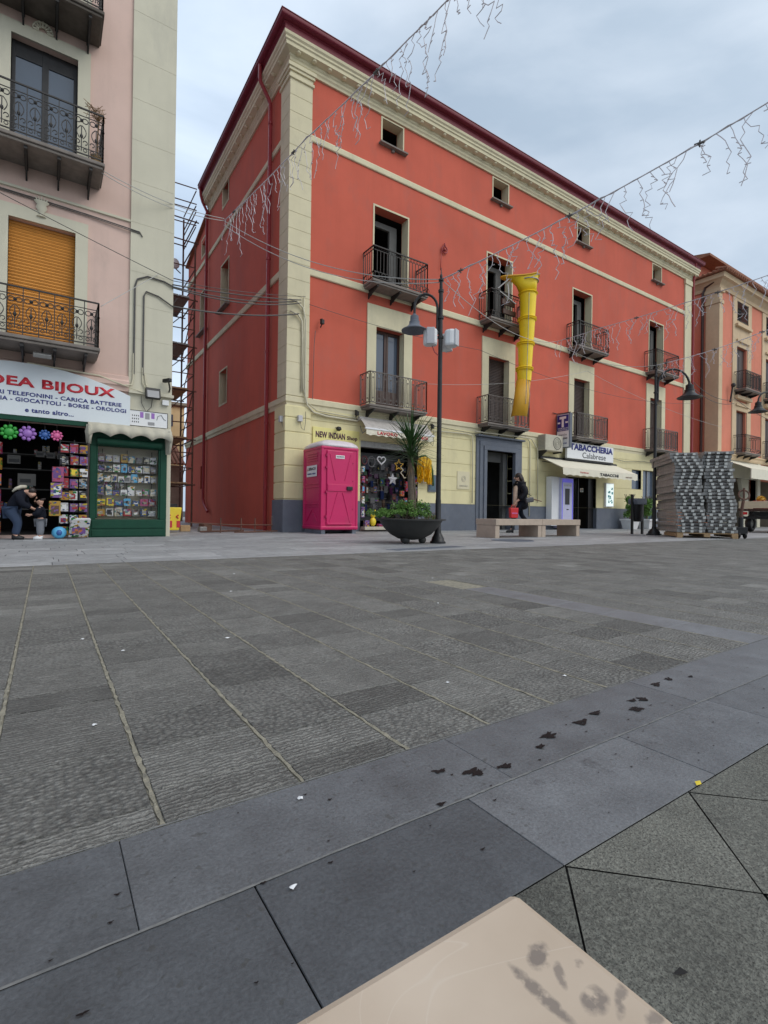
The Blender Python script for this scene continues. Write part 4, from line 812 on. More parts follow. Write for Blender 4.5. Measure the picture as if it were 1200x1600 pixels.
MB().obox((-3.49, LY-.17, 2.80), (.27, .09, .21), rx=-.35).build('housing', 'blackm', fl, bevel=.01); MB().obox((-3.49, LY-.222, 2.783), (.21, .01, .15), rx=-.35).build('glass', 'c_grey', fl); w = MB(); w.tube([(-3.49, LY-.12, 2.70), (-3.5, LY-.06, 2.55), (-3.57, LY-.06, 2.47)], .008, 4); w.tube([(-3.68, LY-.06, 2.75), (-3.67, LY-.06, 2.6), (-3.60, LY-.06, 2.47)], .006, 4); w.build('cord', 'wire', fl)
fl = thing('balcony_floodlight', 'small pale floodlight slung under the lower left balcony', 'floodlight', (-5.3, LY-.6, 2.95))
MB().obox((-5.28, LY-.55, 3.12), (.26, .12, .07), rx=.5).build('housing', 'steel', fl, bevel=.008); MB().tube([(-5.28, LY-.5, 3.15), (-5.28, LY-.45, 3.28)], .014, 5).build('bracket', 'iron', fl)
cc = thing('security_camera', 'small security camera on a bracket at the left building corner', 'camera', (-3.2, LY-.1, 2.9))
MB().obox((-3.24, LY-.2, 3.09), (.07, .2, .07), rz=.5).build('body', 'blackm', cc, bevel=.01); MB().tube([(-3.2, LY-.16, 3.07), (-3.17, LY-.12, 2.95), (-3.17, LY-.04, 2.9)], .015, 6).build('bracket', 'iron', cc, smooth=True); MB().box(-3.30, -3.18, LY-.09, LY-.045, 2.62, 2.72).build('junction_box', 'white', cc, bevel=.005)
# hanging inflatable flowers in the doorway
for i, (x, c, nm, r) in enumerate(((-5.74, 'c_green', 'bright green', .125), (-5.48, 'c_violet', 'purple', .125), (-5.23, 'c_blue', 'dark blue', .085), (-5.05, 'c_pink', 'hot pink', .09))):
    o = thing('flower_toy', f'{nm} flower shaped plush toy hanging in the shop doorway', 'toy', (x, LY-.05, 1.84), 0, 'flower toys hanging in the doorway')
    w = MB(); w.ball((0, 0, 0), r*.62, 12, .95, 1, .5); w.build('centre', c, o, smooth=2, local=True)
    w = MB()
    for k in range(9): a = 2*pi*k/9; w.ball((r*.82*cos(a), 0, r*.82*sin(a)), r*.27, 8, 1, 1, .6)
    w.build('petals', c, o, smooth=2, local=True); MB().tube([(0, 0, r*.8), (0, .02, .24)], .003, 3).build('string', 'wire', o, local=True)
# goods racks each side of the doorway
row = ['bottom', 'second', 'third', 'fourth', 'fifth', 'sixth', 'seventh', 'top']
rk = thing('goods_rack', 'tall wire rack of pink and purple boxed toys right of the toy shop doorway', 'rack', (-4.78, LY-.2, 0))
w = MB()
for x in (-5.0, -4.78, -4.57): w.tube([(x, LY-.12, 0), (x, LY-.12, 1.78)], .01, 4)
for k in range(9): w.tube([(-5.0, LY-.12, .06+k*.21), (-4.57, LY-.12, .06+k*.21)], .007, 4); w.box(-5.0, -4.57, LY-.3, LY-.12, .05+k*.21, .056+k*.21) if k < 8 else None
w.build('frame', 'blackm', rk)
tc_ = ['c_pink', 'c_violet', 'c_purple', 'c_white', 'c_red', 'c_gold', 'c_violet', 'c_silver', 'c_blue', 'c_black']
for k in range(8):
    for q in range(3):
        c = rnd.choice(tc_); cn = c[2:]; side = ['left', 'middle', 'right'][q]
        packet('toy_box', f'{cn} toy box, {side} of the {row[k]} row on the doorway rack', 'toy box', (-4.93+q*.145, LY-.22+rnd.uniform(-.02, .02), .056+k*.21), (.125, .10, rnd.uniform(.14, .18)), c, 'boxed toys on the doorway rack', rnd.choice(['c_pink', 'c_white', 'c_purple', 'c_sky', 'c_red', 'c_yellow', 'c_black']), rnd.uniform(-.2, .2), rnd.uniform(-.1, .1))
for k in range(3):
    packet('doll_box', f'tall {["gold", "lilac", "pink"][k]} doll box standing {["low", "half way up", "high"][k]} at the left side of the toy rack', 'toy box', (-5.07+.02*k, LY-.3, [.40, .72, 1.0][k]), (.17, .06, .26), ['c_gold', 'c_violet', 'c_pink'][k], 'doll boxes beside the toy rack', ['c_brown', 'c_white', 'c_purple'][k], .1)
o = thing('ball_bag', 'bright blue round toy bag on the ground by the shop doorway', 'toy', (-5.0, LY-.42, 0)); MB().ball((0, 0, .11), .105, 12, 1.0, 1.1, .7).build('body', 'c_sky', o, smooth=2, local=True); MB().ball((0, -.05, .11), .055, 8, 1, 1, .6).build('face', 'c_blue', o, smooth=2, local=True)
packet('leaning_box', 'flat purple and white toy box leaning at the foot of the green window', 'toy box', (-4.70, LY-.5, .02), (.30, .05, .36), 'c_white', None, 'c_purple', .2, .5)
for k in range(6):
    for q in range(2):
        c = ['c_red', 'c_orange', 'c_red', 'c_pink', 'c_orange', 'c_gold'][(k+q) % 6]
        packet('toy_box', f'{c[2:]} toy packet in the {row[k]} row, {["outer", "inner"][q]} column of the left rack', 'toy box', (-6.02+q*.12, LY-.1, .10+k*.27), (.12, .12, .2), c, 'toys on the left hand rack', rnd.choice(['c_orange', 'c_white', 'c_red']), rnd.uniform(-.3, .3))
sh = thing('wall_shelving', 'dim shelves and small posters at the back of the toy shop', 'shelving', (-5.3, LY+1.2, 0))
w = MB()
for z in (.5, .9, 1.3, 1.6): w.box(-6.8, -4.6, LY+1.5, LY+1.8, z, z+.02)
w.build('shelf', 'greyint', sh)
for i, (x, z, s_) in enumerate(((-5.30, 1.50, .14), (-5.13, 1.49, .14), (-4.96, 1.48, .14), (-5.5, .95, .28), (-5.7, 1.35, .2))):
    o = packet('small_poster', f'small grey poster with a dark picture, {["leftmost of the high trio", "middle of the high trio", "rightmost of the high trio", "largest and lowest in the shop", "furthest left in the shop"][i]}', 'poster', (x, LY+.7, z), (s_, .01, s_*.8), 'greyint', 'posters inside the toy shop', 'blackm')
for k in range(26):
    c = rnd.choice(['c_grey', 'c_brown', 'c_red', 'c_cream', 'c_green', 'c_blue', 'c_silver']); z = rnd.choice((.52, .92, 1.32, 1.62))
    packet('shelf_item', f'small {c[2:]} item on the {dict(zip((.52, .92, 1.32, 1.62), ("lowest", "second", "third", "top")))[z]} dim shelf inside the toy shop', 'packet', (-6.4+k*.068, LY+1.55, z), (.055, .05, rnd.uniform(.08, .2)), c, 'goods deep inside the toy shop')

# ------------------------------------------------------------------ lane clutter and scaffold
sc = thing('scaffold_tower', 'rusty tube scaffold tower with plank decks in the narrow lane', 'scaffold', (-1.9, 6, 0))
w = MB(); PXs = (-1.2, -2.75); PYs = (5.0, 6.8)
w.tube([(-1.2, 5.0, 0), (-1.2, 5.0, 9.4)], .03, 6); w.tube([(-1.2, 6.8, 0), (-1.2, 6.8, 11.0)], .03, 6)
for y in PYs: w.tube([(-2.75, y, 0), (-2.75, y, 10)], .03, 6)
w.build('upright', 'rust', sc, smooth=True)
w = MB(); DZ = [1.42, 2.9, 4.5, 5.95, 7.5]
for z in DZ + [9.4, 10.1]:
    for y in PYs: w.tube([(-1.1, y, z-.04), (-2.85, y, z-.04)], .022, 5)
    for x in PXs: w.tube([(x, 4.9, z-.04), (x, 6.9, z-.04)], .022, 5)
    for dz in (.5, 1.0): w.tube([(-1.2, 4.9, z+dz), (-2.8, 4.9+.1, z+dz)], .018, 5); w.tube([(-1.2, 5, z+dz), (-1.2, 6.8, z+dz)], .018, 5)
for a, b in zip(DZ[:-1], DZ[1:]): w.tube([(-2.7, 6.8, a), (-1.25, 6.8, b)], .016, 5); w.tube([(-1.2, 6.8, a), (-1.2, 5, b)], .016, 5)
w.build('ledger', 'rust', sc, smooth=True)
for z in DZ:
    w = MB()
    for k in range(4): w.box(-2.75+k*.35, -2.42+k*.35, 4.95, 6.9, z-.015, z+.035)
    w.build('deck', 'plankm' if z > 5 else 'pallet', sc)
o = thing('site_lamp', 'white round site lamp fixed high on the scaffold tower', 'lamp', (-1.5, 6.7, 9.3)); MB().ball((0, 0, 0), .16, 12, 1.2, 1, .5).build('body', 'white', o, smooth=2, local=True); MB().tube([(0, 0, -.15), (0.2, 0, -.3)], .02, 5).build('bracket', 'rust', o, local=True)
o = thing('waste_bin', 'yellow plastic skip bag with red marks standing in the lane', 'bin', (-2.62, .55, 0))
w = MB(); w.prism([(-.16, .05), (.08, .05), (.14, .60), (-.24, .60)], 'y', -.15, .15); w.build('body', 'c_yellow', o, local=True, bevel=.02); w = MB()
for x in (-.12, .06): w.tube([(x, -.16, .42), (x-.05, -.16, .38), (x, -.16, .34)], .018, 5); w.box(x-.04, x+.04, -.158, -.15, .12, .28)
w.build('red_mark', 'c_red', o, local=True); MB().box(-.12, .04, -.1, .1, .60, .68).build('lid', 'blackm', o, local=True)
o = thing('tube_barrier', 'low rusty tube barrier across the mouth of the lane', 'barrier', (-1.2, -.1, 0))
w = MB()
for x in (-.5, .0, .35, .78): w.tube([(x, 0, 0), (x, 0, .36 if x < .7 else .42)], .016, 6)
w.build('post', 'rust', o, local=True); w = MB(); w.tube([(-1.2, .2, .24), (-.3, 0, .20), (.8, -.05, .19)], .013, 6); w.build('rail', 'rust', o, local=True); w = MB(); w.tube([(-.2, -.1, .01), (.9, -.1, .04)], .02, 5); w.tube([(-.9, .3, .02), (.1, .1, .05)], .025, 5); w.build('loose_tube', 'rust', o, local=True)
for i, (x, y, s_, c, cn) in enumerate(((-2.3, .9, .16, 'pallet', 'tan'), (-1.95, .6, .13, 'plankm', 'grey'), (-1.75, 1.1, .2, 'rust', 'rust brown'))):
    w = MB(); w.obox((0, 0, s_/2), (s_*1.5, s_, s_), .3*i); o = w.build('rubble_block', c, None, bevel=.02, local=True); o.location = (x, y, 0.002); tag(o, f'{cn} rubble block lying at the foot of the scaffold', 'rubble', 'rubble at the lane mouth')

# ------------------------------------------------------------------ portable toilet
pt = thing('portable_toilet', 'magenta plastic portable toilet with white domed roof by the corner', 'portable toilet', (.345, -1.36, 0), radians(-1.5))
w = MB(); w.box(0, 1.0, 0, 1.08, .10, 2.13); w.box(-.015, .05, -.015, .05, .1, 2.14); w.box(.95, 1.015, -.015, .05, .1, 2.14); w.box(-.015, .05, 1.03, 1.095, .1, 2.14); w.box(-.02, 1.02, -.02, 1.1, .12, .19); w.box(-.02, 1.02, -.02, 1.1, 2.08, 2.15)
w.build('cabin', 'magenta', pt, local=True, bevel=.018)
w = MB()
for z in (1.98, 1.92, 1.86, 1.80): w.box(-.022, .0, .22, .82, z, z+.028)
for z in (1.22, 1.14, .72, .66): w.box(-.018, .0, .12, .95, z, z+.03)
w.box(-.015, .0, .08, .12, .25, 1.95); w.box(-.015, .0, .96, 1.0, .25, 1.95); w.tube([(-.012, .2, .3), (-.012, .5, .6), (-.012, .85, .3)], .014, 4); w.build('side_rib', 'magenta', pt, local=True, bevel=.006)
d = MB(); d.box(.13, .84, -.035, .0, .22, 2.05); d = d.build('door', 'magenta', pt, local=True, bevel=.015)
w = MB(); 
for a, b in (((.2, .26), (.42, 1.02)), ((.78, .26), (.56, 1.02)), ((.2, 1.98), (.36, 1.32)), ((.78, 1.98), (.62, 1.32))): w.tube([(a[0], -.034, a[1]), (b[0], -.04, b[1])], .014, 5)
w.box(.15, .82, -.055, -.03, 1.05, 1.22); w.box(.16, .82, -.045, -.03, .23, .27); w.build('door_rib', 'magenta', d, local=True, bevel=.006)
MB().obox((.74, -.07, 1.13), (.16, .05, .10)).build('latch', 'blackm', d, local=True, bevel=.015)
w = MB(); [w.box(.10, .135, -.045, -.01, z, z+.06) for z in (.4, 1.0, 1.6, 1.9)]; [w.box(.84, .86, -.04, -.01, z, z+.03) for z in (.6, 1.3, 1.75)]; w.build('hinge', 'magentad', pt, local=True)
w = MB(); prof_ = [(1.0, 2.15), (1.0, 2.19), (.93, 2.24), (.78, 2.30), (.5, 2.345), (.02, 2.36)]; vs = []
for s_, z in prof_:
    for k in range(24):
        a = 2*pi*k/24; ca, sa = cos(a), sin(a); e = 1/max(abs(ca), abs(sa)); e = 1+(e-1)*.8; vs.append((.5+.53*s_*ca*e, .54+.57*s_*sa*e, z))
w.add(vs, [(i*24+k, i*24+(k+1) % 24, (i+1)*24+(k+1) % 24, (i+1)*24+k) for i in range(5) for k in range(24)] + [tuple(range(24))]); w.build('roof', 'dome', pt, local=True, smooth=2)
w = MB(); w.box(.02, .12, .02, 1.06, 0, .1); w.box(.88, .98, .02, 1.06, 0, .1); w.box(.02, .98, .5, .6, .02, .1); w.build('skid', 'slate', pt, local=True)
lb = MB().box(.36, .60, -.045, -.034, 1.86, 1.94).build('label_plate', 'white', d, local=True)
lb2 = MB().box(-.024, -.016, .24, .84, 1.42, 1.70).build('label_plate', 'white', pt, local=True)
def ltext(txt, x0, x1, z0, z1, y, mat, parent, face='-y', bold=.02):
    o = text(txt, x0, x1, z0, z1, y, mat, None, face=face, bold=bold, depth=.003); o.parent = parent; return o
ltext('OCCUPATO', .38, .58, 1.885, 1.92, -.046, 'blacklet', d)
ltext('SEBACH', -.72, -.3, 1.58, 1.65, -.0245, 'blacklet', pt, face='-x', bold=.03); ltext('NUMERO VERDE', -.78, -.3, 1.47, 1.51, -.0245, 'bluelet', pt, face='-x')
MB().prism([(.74, 1.57), (.80, 1.57), (.77, 1.65)], 'x', -.028, -.0245).build('emblem', 'redlet', pt, local=True)

# ------------------------------------------------------------------ street lamps
def lamp(label, base, H, head, arm_h, sc_, r=.045, mirror=1, arc=None):
    o = thing('street_lamp', label, 'street lamp', base, 0, 'arched street lamps of the square')
    w = MB(); w.lathe([(.145*sc_, 0), (.145*sc_, .03), (.12*sc_, .05), (.11*sc_, .10), (.075*sc_, .16), (.06, .20), (.062, .24), (r+.008, .26), (r+.006, .75), (r, .8), (r-.004, H*.55), (r-.008, H-.45), (.05, H-.44), (.05, H-.40), (.03, H-.38), (.028, H-.25), (.045, H-.24), (.045, H-.21), (.018, H-.19), (.028, H-.15), (.012, H-.11), (.004, H)], (0, 0, 0), 14)
    for z in (H-.9, H-1.25): w.lathe([(r+.012, z-.02), (r+.012, z+.02)], (0, 0, 0), 12)
    w.build('post', 'blackm', o, smooth=True, local=True)
    hx, hy, hz = head; hv = Vector((hx, hy, 0)); rad = hv.length/2; dr = hv.normalized(); z0 = arm_h
    pts = [(0, 0, z0-.35)] if False else []
    w = MB()
    P = [Vector((0, 0, z0-.45))+dr*.06, Vector((0, 0, z0))+dr*.06]
    for k in range(1, 12): a = pi-pi*k/12; P.append(dr*(rad+.03+(rad-.03)*cos(a)) + Vector((0, 0, z0+(rad*1.0)*sin(a))))
    P.append(Vector((hx, hy, z0-.02))); P.append(Vector((hx, hy, hz+.25*sc_)))
    w.tube(P, .02*sc_+.004, 8); w.lathe([(.035, -.02), (.035, .02)], (dr.x*.05, dr.y*.05, z0-.44), 8); w.build('arm', 'blackm', o, smooth=True, local=True)
    w = MB(); s_ = sc_; c = (hx, hy, hz); w.lathe([(.03*s_, .30*s_), (.045*s_, .27*s_), (.075*s_, .26*s_), (.078*s_, .17*s_), (.095*s_, .16*s_), (.095*s_, .12*s_), (.11*s_, .09*s_), (.155*s_, .05*s_), (.21*s_, .015*s_), (.235*s_, .005*s_), (.235*s_, -.008*s_), (.20*s_, -.0*s_), (.09*s_, .05*s_)], c, 20); w.build('lamp_shade', 'slate' if sc_ < 1.2 else 'blackm', o, smooth=True, local=True)
    w = MB(); w.lathe([(.10*s_, .03*s_), (.125*s_, -.01*s_), (.10*s_, -.07*s_), (.05*s_, -.105*s_), (.01, -.11*s_)], c, 14); w.build('bulb_glass', 'cglass', o, smooth=2, local=True)
    return o
l1 = lamp('black arched street lamp with white loudspeakers beside the round planter', (.62, -5.42, 0), 4.93, (-.42, .22, 3.78), 4.20, .98)
l2 = lamp('black arched street lamp behind the stack of scaffold planks', (9.52, -4.55, 0), 5.05, (.82, -.55, 4.02), 4.35, 1.4)
l3 = lamp('black street lamp reaching in from the right edge of the frame', (16.6, -5.1, 0), 5.6, (-.62, .3, 4.35), 4.72, 1.3)
spk = []
for i, (dx, dy, az, nm) in enumerate(((-.19, .05, -2.2, 'left one on the lamp post'), (.16, -.12, -1.2, 'right front one on the lamp post'), (.22, .10, .3, 'rear right one on the lamp post'))):
    o = thing('loudspeaker', f'white outdoor loudspeaker with grey grille, {nm}', 'loudspeaker', (.62+dx, -5.42+dy, 3.66), az+pi/2, 'loudspeakers on the lamp post')
    w = MB(); w.prism([(-.09, .11), (.09, .11), (.125, .04), (.12, -.03), (.07, -.10), (-.07, -.10), (-.12, -.03), (-.125, .04)], 'z', -.15, .15); w.build('cabinet', 'white', o, local=True, bevel=.045)
    w = MB(); w.prism([(-.068, -.115), (.068, -.115), (.075, -.09), (-.075, -.09)], 'z', -.145, .145); w.build('grille', 'c_silver', o, local=True, bevel=.01)
w = MB(); w.tube([(.45, -5.4, 3.5), (.5, -5.41, 3.4), (.58, -5.42, 3.35)], .01, 4); o = w.build('speaker_cable', 'maroonp'); tag(o, 'short red cable looping below the white loudspeakers', 'cable')

# ------------------------------------------------------------------ planter with palm
pl = thing('bowl_planter', 'large dark round metal bowl planter on three ball feet', 'planter', (.16, -5.22, 0))
MB().lathe([(.10, .065), (.22, .085), (.36, .16), (.47, .27), (.545, .38), (.56, .405), (.62, .412), (.62, .432), (.58, .432), (.54, .40), (.5, .38), (.02, .38)], (0, 0, 0), 36).build('bowl', 'planter', pl, smooth=True, local=True)
w = MB(); [w.ball((.21*cos(a), .21*sin(a), .065), .07, 12) for a in (-2.6, -.55, 1.5)]; w.build('ball_foot', 'planter', pl, smooth=2, local=True)
MB().lathe([(.53, .385), (.3, .41), (.02, .42)], (0, 0, 0), 20).build('soil', 'soil', pl, local=True)
def blade(w, base, dirv, Ln, wid, droop, n=5):
    side = dirv.cross(Vector((0, 0, 1)));  side = side.normalized() if side.length > 1e-3 else Vector((1, 0, 0)); p = Vector(base); d = dirv.normalized(); vs = []
    for k in range(n+1):
        t = k/n; ww = wid*(1-t)**.7*(.55+.9*t if t < .4 else 1); vs += [p-side*ww/2, p+side*ww/2]; p = p+d*Ln/n; d = (d+Vector((0, 0, -droop/n))).normalized()
    w.add(vs, [(2*k, 2*k+1, 2*k+3, 2*k+2) for k in range(n)])
pm = thing('dracaena_palm', 'spiky green dracaena palm growing in the bowl planter', 'palm', (.16, -5.22, .41))
w = MB(); w.tube([(0, 0, -.03), (.01, .0, .35), (-.01, .01, .7), (-.02, 0, 1.15), (-.01, 0, 1.38)], [.06, .055, .05, .05, .045], 9); w.tube([(.06, .02, -.02), (.10, .02, .4), (.05, .01, .8), (.0, 0, 1.1)], [.035, .03, .025, .02], 7); w.build('trunk', 'trunk', pm, smooth=2, local=True)
w = MB(); rp = random.Random(5)
for k in range(240):
    hz = 1.02+.42*rp.random(); az = rp.random()*2*pi; el = rp.uniform(-.45, 1.45)*.75+rp.random()*.25+(hz-1.25)*.9; blade(w, (-.015, 0, hz), Vector((cos(az)*cos(el), sin(az)*cos(el), sin(el))), rp.uniform(.50, .82), .030, .5*rp.random()+.05)
w.build('leaf_blades', 'leafd', pm, local=True, fix=False)
w = MB()
for k in range(26): az = rp.random()*2*pi; blade(w, (-.01, 0, rp.uniform(.9, 1.15)), Vector((cos(az)*.5, sin(az)*.5, -.5)), rp.uniform(.15, .3), .018, .6)
w.build('dead_blades', 'leafbr', pm, local=True, fix=False)
def leafcloud(w, pts, n, size, rp):
    for k in range(n):
        c, r = rp.choice(pts); v = Vector((rp.gauss(0, 1), rp.gauss(0, 1), rp.gauss(0, 1))).normalized(); p = Vector(c)+Vector((v.x*r[0], v.y*r[1], v.z*r[2]))*(rp.random()**.45)
        a = Vector((rp.gauss(0, 1), rp.gauss(0, 1), rp.gauss(0, .6))).normalized(); b = a.cross(Vector((rp.gauss(0, 1), rp.gauss(0, 1), rp.gauss(0, 1)))).normalized(); s = size*rp.uniform(.6, 1.4)
        w.add([p-a*s, p-b*s*.45, p+a*s, p+b*s*.45], [(0, 1, 2, 3)])
def clumps(n, cx, cy, cz, R, rp, zr=(.03, .08)):
    o = []
    for i in range(n):
        a = rp.random()*2*pi; q = R*sqrt(rp.random()); o.append(((cx+q*cos(a), cy+q*sin(a), cz+rp.uniform(0, .1)*(1-q/R*.6)), (rp.uniform(.05, .10), rp.uniform(.05, .10), rp.uniform(*zr))))
    return o
sb = thing('planter_shrub', 'low spreading green shrub filling the left and middle of the bowl planter', 'shrub', (.05, -5.22, .41))
w = MB(); leafcloud(w, clumps(38, -.10, 0, .09, .56, rp), 4200, .018, rp); leafcloud(w, clumps(16, .05, -.03, .22, .30, rp, (.07, .13)), 2000, .018, rp); w.build('foliage', 'leaf', sb, local=True, fix=False)
w = MB(); [w.tube([(rp.uniform(-.2, .2), rp.uniform(-.2, .2), -.02), (rp.uniform(-.4, .4), rp.uniform(-.3, .3), .16)], .005, 4) for k in range(22)]; w.build('stems', 'trunk', sb, local=True)
sb = thing('thin_sprigs', 'thin pale sprigs with brown leaves at the right side of the bowl planter', 'plant', (.5, -5.35, .41))
w = MB()
for k in range(40): x, y = rp.uniform(-.13, .13), rp.uniform(-.1, .1); blade(w, (x, y, 0), Vector((rp.gauss(0, .5), rp.gauss(0, .5), 1)), rp.uniform(.08, .2), .012, .6)
leafcloud(w, [((0, 0, .08), (.14, .1, .07))], 160, .012, rp); w.build('foliage', 'leafbr', sb, local=True, fix=False)
w = MB(); leafcloud(w, [((0, 0, .06), (.14, .1, .06))], 220, .013, rp); w.build('leaves', 'leaf', sb, local=True, fix=False)

# ------------------------------------------------------------------ stone benches
def bench(label, x0, x1, y0, y1, h=.43, legs=(0, 1), wdt=.14):
    o = thing('stone_bench', label, 'bench', ((x0+x1)/2, (y0+y1)/2, 0), 0, 'beige stone benches of the square')
    MB().box(x0, x1, y0, y1, h-.14, h).build('seat', 'benchst', o, bevel=.006)
    for k in legs: a = x0 if k == 0 else x1-wdt; MB().box(a+.003, a+wdt-.003, y0+.02, y1-.02, 0, h-.143).build('leg', 'benchst', o, bevel=.006)
    return o
bench('left beige stone bench standing in front of the slate portal', 3.17, 4.76, -4.39, -3.75)
bench('right beige stone bench, end to end with its twin in front of the portal', 4.768, 6.25, -4.39, -3.75)
# foreground bench: veined marble seat close to the camera
VEINS = [(-5.118, -12.2925, .6, .0048, .0030, .85), (-5.1245, -12.298, 1.6, .0095, .0020, .8), (-5.117, -12.3045, .3, .0042, .0030, .8), (-5.1125, -12.307, .5, .0055, .0015, .7), (-5.111, -12.3125, 0, .003, .002, .7), (-5.113, -12.298, 0, .0018, .0013, .6), (-5.118, -12.2975, .9, .0042, .0014, .7), (-5.131, -12.309, .2, .006, .002, .3)]
mb_ = bpy.data.materials.new('veined_beige_marble'); mb_.use_nodes = True; t = mb_.node_tree; b = t.nodes['Principled BSDF']; n = t.nodes.new; l = t.links.new
tcx = n('ShaderNodeTexCoord')
na = n('ShaderNodeTexNoise'); na.inputs['Scale'].default_value = 22; na.inputs['Detail'].default_value = 6; l(tcx.outputs['Object'], na.inputs['Vector'])
ra = n('ShaderNodeValToRGB'); ra.color_ramp.elements[0].color = (.44, .345, .255, 1); ra.color_ramp.elements[1].color = (.56, .46, .36, 1); ra.color_ramp.elements[0].position = .3; ra.color_ramp.elements[1].position = .7; l(na.outputs['Fac'], ra.inputs['Fac'])
nb = n('ShaderNodeTexNoise'); nb.inputs['Scale'].default_value = 26; nb.inputs['Detail'].default_value = 3; nb.inputs['Distortion'].default_value = .8; mpb = n('ShaderNodeMapping'); mpb.inputs['Scale'].default_value = (1, .45, 1); mpb.inputs['Location'].default_value = (.31, .07, 0); mpb.inputs['Rotation'].default_value = (0, 0, .5); l(tcx.outputs['Object'], mpb.inputs[0]); l(mpb.outputs[0], nb.inputs['Vector'])
rb = n('ShaderNodeMapRange'); rb.inputs['From Min'].default_value = .70; rb.inputs['From Max'].default_value = .76; rb.inputs['To Max'].default_value = .25; l(nb.outputs['Fac'], rb.inputs['Value'])
mi = n('ShaderNodeMix'); mi.data_type = 'RGBA'; l(rb.outputs[0], mi.inputs['Factor']); l(ra.outputs[0], mi.inputs['A']); mi.inputs['B'].default_value = (.20, .165, .14, 1)
nc = n('ShaderNodeTexNoise'); nc.inputs['Scale'].default_value = 16; nc.inputs['Detail'].default_value = 2; nc.inputs['Distortion'].default_value = 1.2; l(tcx.outputs['Object'], nc.inputs['Vector'])
s1 = n('ShaderNodeMath'); s1.operation = 'SUBTRACT'; l(nc.outputs['Fac'], s1.inputs[0]); s1.inputs[1].default_value = .5
s2 = n('ShaderNodeMath'); s2.operation = 'ABSOLUTE'; l(s1.outputs[0], s2.inputs[0])
s3 = n('ShaderNodeMapRange'); s3.inputs['From Min'].default_value = .0; s3.inputs['From Max'].default_value = .0025; s3.inputs['To Min'].default_value = .5; s3.inputs['To Max'].default_value = 0; l(s2.outputs[0], s3.inputs['Value'])
mj = n('ShaderNodeMix'); mj.data_type = 'RGBA'; l(s3.outputs[0], mj.inputs['Factor']); l(mi.outputs['Result'], mj.inputs['A']); mj.inputs['B'].default_value = (.60, .52, .43, 1)
lastc = mj.outputs['Result']; wp = n('ShaderNodeTexNoise'); wp.inputs['Scale'].default_value = 380; wp.inputs['Detail'].default_value = 5; l(tcx.outputs['Object'], wp.inputs['Vector'])
for (vx, vy, va, vl, vw, vs_) in VEINS:
    mq = n('ShaderNodeMapping'); mq.vector_type = 'TEXTURE'; mq.inputs['Location'].default_value = (vx, vy, .43); mq.inputs['Rotation'].default_value = (0, 0, va); mq.inputs['Scale'].default_value = (vl, vw, 1); l(tcx.outputs['Object'], mq.inputs[0])
    gq = n('ShaderNodeTexGradient'); gq.gradient_type = 'SPHERICAL'; l(mq.outputs[0], gq.inputs['Vector'])
    aq = n('ShaderNodeMath'); aq.operation = 'MULTIPLY_ADD'; l(wp.outputs['Fac'], aq.inputs[0]); aq.inputs[1].default_value = 5; aq.inputs[2].default_value = -1.5
    bq = n('ShaderNodeMath'); bq.operation = 'ADD'; bq.operation = 'MULTIPLY'; l(gq.outputs['Fac'], bq.inputs[0]); l(aq.outputs[0], bq.inputs[1])
    rq = n('ShaderNodeMapRange'); rq.inputs['From Min'].default_value = .12; rq.inputs['From Max'].default_value = .55; rq.inputs['To Max'].default_value = vs_; l(bq.outputs[0], rq.inputs['Value'])
    xq = n('ShaderNodeMix'); xq.data_type = 'RGBA'; l(rq.outputs[0], xq.inputs['Factor']); l(lastc, xq.inputs['A']); xq.inputs['B'].default_value = (.17, .14, .12, 1); lastc = xq.outputs['Result']
l(lastc, b.inputs['Base Color']); b.inputs['Roughness'].default_value = .42
m_['marble'] = mb_
BC = (-5.108, -12.277)
fb = thing('marble_bench', 'veined beige marble bench seat close up at the bottom of the photo', 'bench', (BC[0]-.8, BC[1]-.25, 0))
w = MB(); w.box(BC[0]-1.8, BC[0], BC[1]-.45, BC[1], .29, .43); w.build('seat', 'marble', fb, bevel=.0022)
for x in (BC[0]-1.7, BC[0]-.45): MB().box(x, x+.3, BC[1]-.4, BC[1]-.05, 0, .289).build('leg', 'benchst', fb, bevel=.01)
w = MB(); rp2 = random.Random(3)
# ------------------------------------------------------------------ small litter, drain covers and wet marks on the paving
def blotch(w, cx, cy, r, rp, z=.0036, el=1.4, rot=0):
    n = 18; pts = []
    for k in range(n):
        a = 2*pi*k/n; q = r*rp.uniform(.55, 1.15)*(1+.35*sin(3*a+rp.random())); x, y = q*cos(a)*el, q*sin(a)*.7; pts.append((cx+x*cos(rot)-y*sin(rot), cy+x*sin(rot)+y*cos(rot), z))
    w.add([(cx, cy, z)]+pts, [(0, 1+k, 1+(k+1) % n) for k in range(n)])
w = MB(); rs2 = random.Random(9)
ST = [(-4.533, -11.578, .010), (-4.473, -11.622, .016), (-4.406, -11.637, .012), (-4.213, -11.588, .017), (-4.275, -11.615, .010), (-4.076, -11.588, .018), (-3.99, -11.57, .016), (-3.867, -11.61, .020), (-3.82, -11.574, .012), (-3.79, -11.578, .014), (-3.623, -11.533, .015), (-3.538, -11.529, .012), (-3.447, -11.555, .008), (-4.608, -11.671, .007)]
for x, y, r in ST:
    for q in range(3): blotch(w, x+rs2.uniform(-.6, .6)*r, y+rs2.uniform(-.5, .5)*r, r*rs2.uniform(.45, .95), rs2, .0022+.0002*q, 1.5, rs2.uniform(-.4, .4))
for k in range(60): blotch(w, rs2.uniform(-5.3, -3.3), rs2.uniform(-11.86, -11.5), rs2.uniform(.0012, .0035), rs2, .0021)
o = w.build('wet_marks', pmat('dark_wet_mark', (.014, .010, .010), .6, var=.3, spec=.15), fix=False); o['kind'] = 'stuff'
